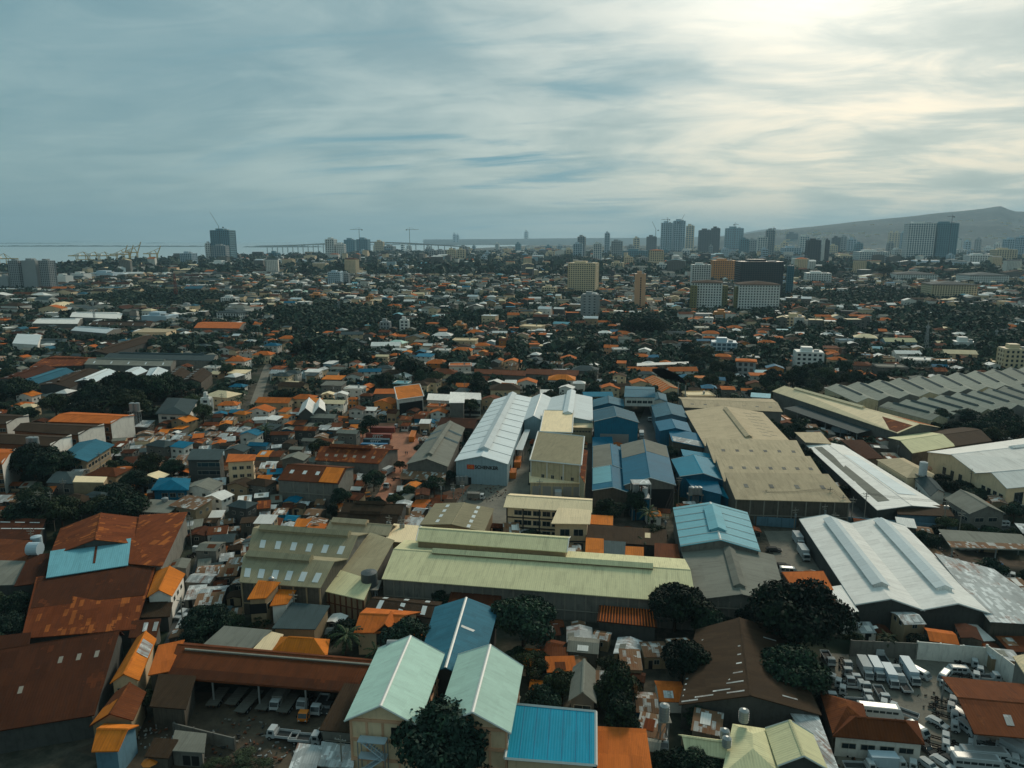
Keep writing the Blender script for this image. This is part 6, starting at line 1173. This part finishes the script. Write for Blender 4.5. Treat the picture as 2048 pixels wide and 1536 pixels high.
# tanks, towers, poles, stacks
def tank(px,py,z,r,h,lab,mat=None,legs=0,ax=0):
    p=P(px,py,z); root=empty('water_tank',(p.x,p.y,z)); tag(root,lab,'water tank')
    if ax: MB().bar((-h/2,0,r),(h/2,0,r),r,n=16).build('drum',mat or STEEL,root)
    else:
        MB().bar((0,0,0),(0,0,h),r,n=18).build('drum',mat or STEEL,root); m=MB().bar((0,0,h),(0,0,h+.35),r,n=18,r2=r*.3); m.build('lid',mat or STEEL,root)
        m=MB()
        for i in range(4): m.bar((0,0,h*(.2+.2*i)),(0,0,h*(.2+.2*i)+.08),r+.04,n=18)
        m.build('rib',mat or STEEL,root)
    if legs:
        m=MB()
        for sx in (-1,1):
            for sy in (-1,1): m.bar((sx*r*.8,sy*r*.8,-z),(sx*r*.8,sy*r*.8,0),.14)
        for k in range(int(z/3)):
            for s in (-1,1): m.bar((-r*.8,s*r*.8,-z+k*3),(r*.8,s*r*.8,-z+k*3+3),.07); m.bar((s*r*.8,-r*.8,-z+k*3),(s*r*.8,r*.8,-z+k*3+3),.07)
        m.build('stand',STEEL,root); MB().box(-r*1.3,-r*1.3,-.15,r*1.3,r*1.3,0).build('platform',CONC,root)
tank(739,1170,6,2.1,3.6,'dark steel tank at the corner between olive and pale green warehouses',plain('dark_tank',(.05,.07,.075),.5),1)
tank(265,822,12,1.3,4,'left tank of the steel water tower beside the topmost dormitory',None,1); tank(275,822,12,1.3,4,'right tank of the steel water tower beside the topmost dormitory',None,1)
tank(61,888,13,1.4,2.8,'left tank on the third dormitory'); tank(71,888,13,1.4,2.8,'right tank on the third dormitory')
tank(1328,1437,6,.95,2.8,'silver tank on a stand above the long white van',None,1); tank(1487,1442,7.5,.9,2.2,'silver tank on the pale green hip roof'); tank(1449,1476,6.8,.8,1.6,'small round tank on the pale roof, upper of two'); tank(1453,1492,6.8,.8,1.6,'small round tank on the pale roof, lower of two')
tank(1845,950,8,1.4,5,'tall white tank beside the tan hipped building',WHITE,1); tank(331,1010,5,1.1,2.5,'tank above the flat grey slate roof',None,1)
for x in (1383,1391,1398): tank(x,988,5,1.1,2.6,{1383:'left',1391:'middle',1398:'right'}[x]+' tank of three on the rack in the blue factory',None,1)
tank(795,1302,11.5,1.2,4.2,'horizontal silver tank on the left mint building roof notch',None,0,1)
tank(74,1088,5,1.5,2.4,'pale blue tank standing behind the blue cylinder',TW['b']); tank(71,1110,6.5,1.9,3.2,'blue cylinder lying at the rust halls',TW['b'],0,1)
tank(543,1166,9,.7,1.4,'small silver tank on the orange terrace house')
for i,(x,y) in enumerate([(418,965),(422,965),(424,965),(916,968),(924,968),(932,968)]):
    if i>2: tank(x,y,0,.9,3.2,['','','','left','middle','right'][i]+' of three steel tanks at the front corner of the lettered warehouse')
# equipment tower in the blue factory
p=P(1279,1036); root=empty('process_tower',(p.x,p.y,0)); tag(root,'blue framed process tower with tanks and pipes before the largest blue hall','process tower'); m=MB()
for sx in (-1,1):
    for sy in (-1,1): m.bar((sx*3,sy*2.4,0),(sx*3,sy*2.4,13),.2)
for z in (4,8,13):
    for s in (-1,1): m.bar((-3,s*2.4,z),(3,s*2.4,z),.18); m.bar((s*3,-2.4,z),(s*3,2.4,z),.18)
m.build('frame',STEEL,root); MB().box(-2.9,-2.3,.1,2.9,2.3,7.4).build('cladding',WM['b'],root); MB().box(-3.3,-2.7,7.9,3.3,2.7,8.05).build('deck',STEEL,root)
MB().bar((-1.5,0,8.1),(-1.5,0,12),1.0,n=12).build('vessel',STEEL,root); MB().bar((1.2,.4,8.1),(1.2,.4,11),1.3,n=12).build('vessel',WHITE,root); MB().bar((0,-1.6,8.1),(0,-1.6,12.5),.25,n=8).bar((-1.5,0,12),(1.2,.4,11),.2,n=6).build('pipe',RUSTP,root); MB().box(-3.2,-2.6,13,3.2,2.6,13.15).build('roof',RM['Z'],root)
mark([(p.x-3,p.y-3),(p.x+3,p.y-3),(p.x+3,p.y+3),(p.x-3,p.y+3)])
for (x,y0,h,l) in [(1355,812,16,'left dark lattice smoke stack beside the grey blue hall'),(1369,820,15,'right thin smoke stack beside the grey blue hall')]:
    p=P(x,y0); root=empty('smoke_stack',(p.x,p.y,0)); tag(root,l,'smoke stack'); MB().bar((0,0,0),(0,0,h),.4,n=10,r2=.3).build('pipe',STEEL,root); MB().bar((0,0,h-.4),(0,0,h),.45,n=10).build('rim',RUSTP,root)
def lattice(px,py,h,w0,lab,mats=None,cat='mast',name='lattice_mast'):
    p=P(px,py); root=empty(name,(p.x,p.y,0)); tag(root,lab,cat); m=MB(); n=int(h/ (w0*1.2)); r=.09+w0*.05
    f=lambda i:w0*(1-.75*i/n)/2
    for i in range(n):
        a,b=f(i),f(i+1); z,z2_=h*i/n,h*(i+1)/n
        for sx,sy in ((-1,-1),(1,-1),(1,1),(-1,1)):
            m.bar((sx*a,sy*a,z),(sx*b,sy*b,z2_),r)
            nx,ny=(-sy,sx); m.bar((sx*a,sy*a,z),(nx*b,ny*b,z2_),r*.6)
    m.build('lattice',mats or STEEL,root); MB().bar((0,0,h),(0,0,h+w0*.8),r).build('antenna',STEEL,root)
    m=MB()
    for a in range(3): m.box(math.cos(a*2.1)*w0*.5-.2,math.sin(a*2.1)*w0*.5-.2,h*.86,math.cos(a*2.1)*w0*.5+.2,math.sin(a*2.1)*w0*.5+.2,h*.95)
    m.build('antenna_panel',WHITE,root)
lattice(353,600,42,5,'red and white telecom mast above the mid left trees',REDP); lattice(190,648,26,2,'thin dark telecom pole near the white roofs on the left'); lattice(1851,700,22,3,'grey power pylon before the dark wood on the right'); lattice(1990,690,14,2.2,'telecom mast on the building at the right edge'); lattice(678,633,20,3,'dark pylon in the wood left of centre'); lattice(1232,620,24,3,'rusty mast left of the peach slab',RUSTP)
POLES=[];WIRES=[]
def pole(px,py,h,lab,tr=0,k=0):
    p=P(px,py); root=empty('utility_pole',(p.x,p.y,0),random.uniform(-.4,.4)); POLES.append(root); tag(root,lab,'utility pole','utility poles with crossarms'); MB().bar((0,0,0),(0,0,h),.17,n=8,r2=.11).build('pole',CONC,root)
    MB().box(-1.1,-.08,h-1,1.1,.08,h-.85).box(-.8,-.08,h-1.8,.8,.08,h-1.65).build('crossarm',CONC,root)
    for i in range(tr):
        MB().bar((0,0,0),(0,0,1.1),.36,n=10).build('transformer',STEEL,root).location=((i-(tr-1)/2)*.9,-.4,h-3.2)
    m=MB()
    for x in (-1,-.4,.4,1): m.bar((x,0,h-.85),(x,0,h-.65),.06)
    m.build('insulator',WHITE,root); return p
PL=[]
for x,y,h,l,t in [(780,1090,10,'pole with two transformers on the flat sandy block',2),(805,1095,10,'pole with twin transformers beside the raised green roof',2),(883,1020,11,'pole by the dirt yard below the grey ridge-vent warehouse',1),(907,1012,9,'pole with transformer cluster right of the dirt yard',2),(925,1006,9,'short pole with transformers by the lane wall',2),(1079,1000,8,'pole with equipment at the depot lane',1),(1655,1040,12,'pole with transformer below the sand factory',2),(1528,1040,11,'pole before the left end of the sand factory',0),(1681,1052,11,'slim pole at the back lane',0),(1701,1056,11,'slim pole beside the container lane gate',0),(1727,1050,12,'pole in front of the long white strip roof',0),(1885,1068,12,'pole with transformer right of the brown front shed',2),(1916,1080,10,'pole near the grey gabled house gate',0),(1794,920,9,'pole beside the white tank area',1),(1823,915,9,'dark pole before the pale lime hall',1),(1938,988,10,'pole against the cream walls',0),(110,1062,14,'tall bare pole by the patched rust gable hall',0),(367,1262,9,'pole in the alley below the spreading tree',0),(498,835,9,'pole beside the street',0),(590,1250,9,'pole in front of the grey blue roofed house',0),(668,800,10,'pole among houses right of the street',1),(685,1560,9,'pole at the bottom beside the tin roofs',0),(550,1225,9,'pole by the orange terrace house',0),(1313,990,9,'pole at the largest blue hall',0),(1356,1010,11,'pole beside the thin tall tree in the blue factory',0),(987,1560,9,'pole at the bottom between the mint buildings',0)]:
    PL.append((pole(x,y,h,l,t),h))
def wire(a,b,lab):
    (p,h),(q,h2)=PL[a],PL[b]; root=None; m=MB(); A=Vector((p.x,p.y,h-.7));B=Vector((q.x,q.y,h2-.7)); n=8; d=(B-A); s=Vector((-d.y,d.x,0)).normalized()
    for off in (-.9,0,.9):
        pr=None
        for i in range(n+1):
            t=i/n; c=A+d*t+s*off-Vector((0,0,1))*4*t*(1-t)*d.length*.02
            if pr is not None: m.bar(pr,c,.035,n=3)
            pr=c
    o=m.build('power_line',BLACK,None,org=(A.x,A.y,0)); o.location=(A.x,A.y,0); tag(o,lab,'power line','overhead power lines'); WIRES.append(o)
for a,b,l in [(7,6,'wires before the front wall of the sand factory'),(6,8,'wires crossing to the slim back lane pole'),(9,10,'wires over the container lane gate'),(10,11,'wires running before the long white strip roof'),(11,12,'wires by the grey gabled house gate'),(0,1,'wires between the transformer poles on the sandy block'),(2,3,'wires above the dirt yard'),(3,4,'wires along the lane wall')]: wire(a,b,l)
# fire stair on left mint building
p=P(752,1500,6); root=empty('fire_stair',(p.x,p.y-1,0),-.12); tag(root,'grey blue steel fire stair on the front of the left mint building','stair'); m=MB()
for sx in (-1,1):
    for sy in (-1,1): m.bar((sx*2.4,sy*.9-1,0),(sx*2.4,sy*.9-1,9.6),.1)
m.build('frame',STEEL,root)
for k in range(3):
    z=k*3.2; s=1 if k%2 else -1; st_=MB()
    for i in range(9): st_.box(s*(-1.8+i*.42)-.2,-1.8,z+i*.36,s*(-1.8+i*.42)+.2,-.2,z+i*.36+.06)
    st_.bar((s*-2,-1.8,z),(s*2,-1.8,z+3.2),.09); st_.bar((s*-2,-1.8,z+1),(s*2,-1.8,z+4.2),.06); st_.build('flight',TW['b'],root); MB().box(-2.5,-1.9,z+3.1,2.5,-.1,z+3.2).build('landing',TW['b'],root)
for i in range(46):
    for _ in range(40):
        x=random.uniform(60,2000); y=random.uniform(690,1120); p=P(x,y)
        if not occ(p.x,p.y,0) : break
    else: continue
    q=pole(x,y,random.choice([8,9,10]),None,random.choice([0,0,1])); PL.append((q,9)); uniq(POLES[-1],'concrete utility pole '+relphrase(x,y),x,y)
    c=sorted(range(len(PL)-1),key=lambda k:(PL[k][0]-q).length)[0]
    if 12<(PL[c][0]-q).length<60: wire(c,len(PL)-1,None); uniq(WIRES[-1],'thin power lines '+relphrase(x,y),x,y)
# people on the dirt road
def person(px,py,hd,lab):
    p=P(px,py); me=bpy.data.meshes.new('body'); J=[(0,0,.95),(0,0,1.2),(0,0,1.42),(0,0,1.55),(0,.02,1.68),(.1,0,.9),(.12,.12,.5),(.12,.02,.06),(.12,.16,.04),(-.1,0,.9),(-.12,-.08,.5),(-.12,-.22,.08),(-.12,-.08,.04),(.2,0,1.4),(.26,-.05,1.12),(.26,.08,.88),(-.2,0,1.4),(-.26,.06,1.12),(-.26,.2,.92)]
    E=[(0,1),(1,2),(2,3),(3,4),(0,5),(5,6),(6,7),(7,8),(0,9),(9,10),(10,11),(11,12),(2,13),(13,14),(14,15),(2,16),(16,17),(17,18)]; R=[.14,.14,.15,.06,.11,.1,.065,.045,.04,.1,.065,.045,.04,.07,.045,.035,.07,.045,.035]
    me.from_pydata(J,E,[]); o=bpy.data.objects.new('t',me); C.objects.link(o); md=o.modifiers.new('s','SKIN')
    for i,r in enumerate(R): me.skin_vertices[0].data[i].radius=(r,r)
    me.skin_vertices[0].data[0].use_root=True; o.modifiers.new('u','SUBSURF').levels=1; bpy.context.view_layer.update(); m2=bpy.data.meshes.new_from_object(o.evaluated_get(bpy.context.evaluated_depsgraph_get())); bpy.data.objects.remove(o)
    m2.materials.clear(); m2.materials.append(plain('dark_clothes',(.05,.05,.06),.8)); r=empty('person',(p.x,p.y,.03),math.radians(hd)); tag(r,lab,'person'); b=bpy.data.objects.new('body',m2); C.objects.link(b); b.parent=r
    MB().bar((0,-.01,1.66),(0,-.01,1.80),.10,n=8,r2=.07).build('hair',BLACK,b)
person(811,910,150,'left of two people in dark clothes walking on the dirt road'); person(814.5,910,170,'right of two people in dark clothes walking on the dirt road')
# market umbrella bottom left, satellite dish, scrap piles
p=P(300,1524,2); root=empty('parasol',(p.x,p.y,0)); tag(root,'orange and green parasol at the bottom left corner of the mossy yard','parasol'); MB().bar((0,0,0),(0,0,2.4),.04).build('pole',STEEL,root); MB().bar((0,0,2.0),(0,0,2.6),1.5,n=8,r2=.05).build('canopy',ORP,root)
def scrap(px,py,r,n,lab,mats):
    p=P(px,py); m=MB()
    for mi in range(len(mats)):
        for _ in range(n):
            a=random.random()*6.28; q=r*random.random()**.6; x,y=math.cos(a)*q,math.sin(a)*q; z=max(0,(1-q/r)*.9*random.random()); s=random.uniform(.08,.45); t=random.uniform(.05,.2); c,s2=math.cos(a*3),math.sin(a*3)
            qd=[(x+u*c*s-v*s2*t,y+u*s2*s+v*c*t) for u,v in ((-1,-1),(1,-1),(1,1),(-1,1))]; m.prism(qd,z,z+random.uniform(.05,.35),mi)
    o=m.build('scrap_pile',mats); o.location=(p.x,p.y,0); tag(o,lab,'scrap',kind='stuff')
SCR=plain('weathered_scrap',(.16,.16,.14),.7)
for a in [(470,1475,7,26,'litter and scrap on the mossy yard before the long truck shed',[RUSTP,DARKP,SCR]),(310,1465,5,22,'heap of rubbish beside the low yard wall',[RUSTP,TW['g'],CONC]),(1300,900,6,24,'machinery and pipes in the blue factory yard',[SCR,STEEL,RUSTP]),(975,985,10,30,'stored machinery before the lettered warehouse front',[SCR,DARKP,RUSTP]),(925,995,6,20,'pipes and drums on the reddish yard strip',[RUSTP,SCR]),(1880,1105,5,18,'rubbish heap beside the rusty open shed',[SCR,RUSTP]),(1905,1420,7,18,'spare axles and chassis parts in the right truck column',[BLACK,DARKP]),(1700,1500,6,16,'chassis parts below the rust hip-roofed yard house',[BLACK,RUSTP]),(545,1495,6,22,'scrap beside the two white cab flatbeds',[RUSTP,STEEL]),(1340,985,5,16,'crates at the open front of the largest blue hall',[SCR,BLUP]),(1570,850,6,16,'pallets in the container lane',[RUSTP,SCR])]: scrap(*a)

sm=bpy.data.materials.new('smoke_air'); sm.use_nodes=True; sm.node_tree.nodes.clear(); on_=sm.node_tree.nodes.new('ShaderNodeOutputMaterial'); pv_=sm.node_tree.nodes.new('ShaderNodeVolumePrincipled'); pv_.inputs['Density'].default_value=.035; pv_.inputs['Color'].default_value=(.6,.8,.95,1); sm.node_tree.links.new(pv_.outputs[0],on_.inputs['Volume'])
p=P(1369,820); m=MB(); pts=[(0,15.2,.6),(-2,17,1.6),(-5,18.5,2.4),(-9,20,3.2),(-14,21.5,3.4),(-19,23,1.0)]
for a,b in zip(pts[:-1],pts[1:]): 
    o_=len(m.v)
n_=12; vv=[]; ff=[]
for (x,z,r_) in pts:
    for k in range(n_): t=2*math.pi*k/n_; vv.append((x,math.cos(t)*r_,z+math.sin(t)*r_*.8))
for j in range(len(pts)-1):
    for k in range(n_): ff.append((j*n_+k,j*n_+(k+1)%n_,(j+1)*n_+(k+1)%n_,(j+1)*n_+k))
ff+=[tuple(range(n_))[::-1],tuple(range((len(pts)-1)*n_,len(pts)*n_))]
o=MB().add(vv,ff).build('smoke',sm); o.location=(p.x,p.y,0); tag(o,'thin bluish smoke drifting from the thin smoke stacks','smoke',kind='stuff')

for base,l in LAB.items():
    if len(l)==1: l[0][2]['label']=base; continue
    l.sort(key=lambda e:e[0]); n=len(l)
    for i,(a,b_,o) in enumerate(l):
        sfx=', leftmost of them' if i==0 else ', rightmost of them' if i==n-1 else ', '+(ORD[i] if i<len(ORD) else str(i+1)+'th')+' from left'
        o['label']=base+sfx
# ------------------------------------------------------------------ sky, sun, haze
S_AZ=math.radians(27); S_EL=math.radians(30)
w=bpy.data.worlds.new('World'); bpy.context.scene.world=w; w.use_nodes=True; nt=w.node_tree; bg=nt.nodes['Background']
sky=nt.nodes.new('ShaderNodeTexSky'); sky.sky_type='NISHITA'; sky.sun_disc=False; sky.sun_elevation=S_EL; sky.sun_rotation=S_AZ; sky.air_density=1; sky.dust_density=3
tc=nt.nodes.new('ShaderNodeTexCoord'); sp=nt.nodes.new('ShaderNodeSeparateXYZ'); nt.links.new(tc.outputs['Generated'],sp.inputs[0])
zz=mathn(nt,'ADD',mathn(nt,'MAXIMUM',sp.outputs[2],0),.15)
cb=nt.nodes.new('ShaderNodeCombineXYZ'); nt.links.new(mathn(nt,'DIVIDE',sp.outputs[0],zz),cb.inputs[0]); nt.links.new(mathn(nt,'MULTIPLY',mathn(nt,'DIVIDE',sp.outputs[1],zz),1.15),cb.inputs[1])
def rotv(v,a):
    n=nt.nodes.new('ShaderNodeVectorRotate'); n.rotation_type='Z_AXIS'; nt.links.new(v,n.inputs[0]); n.inputs['Angle'].default_value=a; return n.outputs[0]
cv=rotv(cb.outputs[0],.22)
c1=noise(nt,cv,.75,12,.55,.6); c2=noise(nt,scalev(nt,cv,(.8,1.25,1)),2.1,12,.60,.9); c3=noise(nt,cv,.25,4,.5,.3)
cl=mathn(nt,'ADD',mathn(nt,'MULTIPLY',c1,.5),mathn(nt,'ADD',mathn(nt,'MULTIPLY',c2,.25),mathn(nt,'MULTIPLY',c3,.33)))
def dotd(az,el,p):
    n=nt.nodes.new('ShaderNodeVectorMath'); n.operation='DOT_PRODUCT'; nt.links.new(tc.outputs['Generated'],n.inputs[0]); n.inputs[1].default_value=(math.sin(az)*math.cos(el),math.cos(az)*math.cos(el),math.sin(el))
    return mathn(nt,'POWER',mathn(nt,'MAXIMUM',n.outputs['Value'],0),p)
glow=dotd(math.radians(20),math.radians(27),75); glow2=dotd(math.radians(30),math.radians(14),5); glow3=dotd(math.radians(27),math.radians(6),30); left=dotd(math.radians(-75),math.radians(14),1.6)
base=mixc(nt,ramp(nt,cl,.42,.66),(.15,.265,.285),(.41,.52,.485))
base=mixc(nt,mathn(nt,'MULTIPLY',glow2,mathn(nt,'MULTIPLY',ramp(nt,cl,.45,.62),.5)),base,(.62,.60,.53))
base=mixc(nt,mathn(nt,'MULTIPLY',glow3,mathn(nt,'MULTIPLY',ramp(nt,cl,.50,.62),.8)),base,(.92,.78,.56))
base=mixc(nt,mathn(nt,'MULTIPLY',left,.8),base,(.12,.25,.29))
nis=nt.nodes.new('ShaderNodeVectorMath'); nis.operation='SCALE'; nt.links.new(sky.outputs[0],nis.inputs[0]); nis.inputs['Scale'].default_value=.10
hole=mathn(nt,'MULTIPLY',mathn(nt,'SUBTRACT',1.0,ramp(nt,noise(nt,scalev(nt,cv,(.6,1.6,1)),1.1,9,.58,.9),.31,.50)),dotd(math.radians(-4),math.radians(6.5),26))
hole=mathn(nt,'MULTIPLY',hole,1.0)
base=mixc(nt,.12,base,nis.outputs[0])
base=mixc(nt,hole,base,(.13,.28,.34))
gl=mathn(nt,'MULTIPLY',glow,mathn(nt,'ADD',.35,mathn(nt,'MULTIPLY',ramp(nt,cl,.4,.62),.8)))
add=mixc(nt,1.0,base,mixc(nt,gl,(0,0,0),(.95,.93,.85)),'ADD')
# low sky band paler and greyer
hb=mathn(nt,'POWER',mathn(nt,'SUBTRACT',1.0,mathn(nt,'MINIMUM',mathn(nt,'MAXIMUM',sp.outputs[2],0),1.0)),22.0)
add=mixc(nt,mathn(nt,'MULTIPLY',hb,.45),add,(.30,.41,.405))
back=ramp(nt,mathn(nt,'MULTIPLY',sp.outputs[1],-1.0),-.25,.9)
add=mixc(nt,mathn(nt,'MULTIPLY',back,.5),add,(.05,.085,.095))
nt.links.new(add,bg.inputs[0]); bg.inputs[1].default_value=1.0
L=bpy.data.lights.new('sun','SUN'); L.energy=2.0; L.angle=math.radians(12); L.color=(1,.86,.68); lo=bpy.data.objects.new('sun',L); C.objects.link(lo)
dv=Vector((math.sin(S_AZ)*math.cos(S_EL),math.cos(S_AZ)*math.cos(S_EL),math.sin(S_EL))); lo.rotation_euler=dv.to_track_quat('Z','Y').to_euler(); lo.location=(0,0,600)
hz=bpy.data.materials.new('haze_air'); hz.use_nodes=True; hz.node_tree.nodes.clear(); on=hz.node_tree.nodes.new('ShaderNodeOutputMaterial'); pv=hz.node_tree.nodes.new('ShaderNodeVolumePrincipled')
pv.inputs['Color'].default_value=(.50,.80,1.0,1); pv.inputs['Density'].default_value=HAZE if 'HAZE' in globals() else 5.2e-5; pv.inputs['Anisotropy'].default_value=.2
hz.node_tree.links.new(pv.outputs[0],on.inputs['Volume'])
m=MB().box(-FAR-600,-400,-5,FAR+600,FAR+600,900); o=m.build('haze',hz); tag(o,kind='stuff',label='pale even haze over the city',cat='haze')
sc=bpy.context.scene; sc.render.engine='CYCLES'; sc.view_settings.view_transform='Standard'; sc.view_settings.look='None'; sc.view_settings.exposure=.30; sc.view_settings.gamma=1
sc.cycles.max_bounces=5; sc.cycles.volume_bounces=0; sc.cycles.diffuse_bounces=2; sc.cycles.glossy_bounces=2
sc.render.resolution_x=1024; sc.render.resolution_y=768
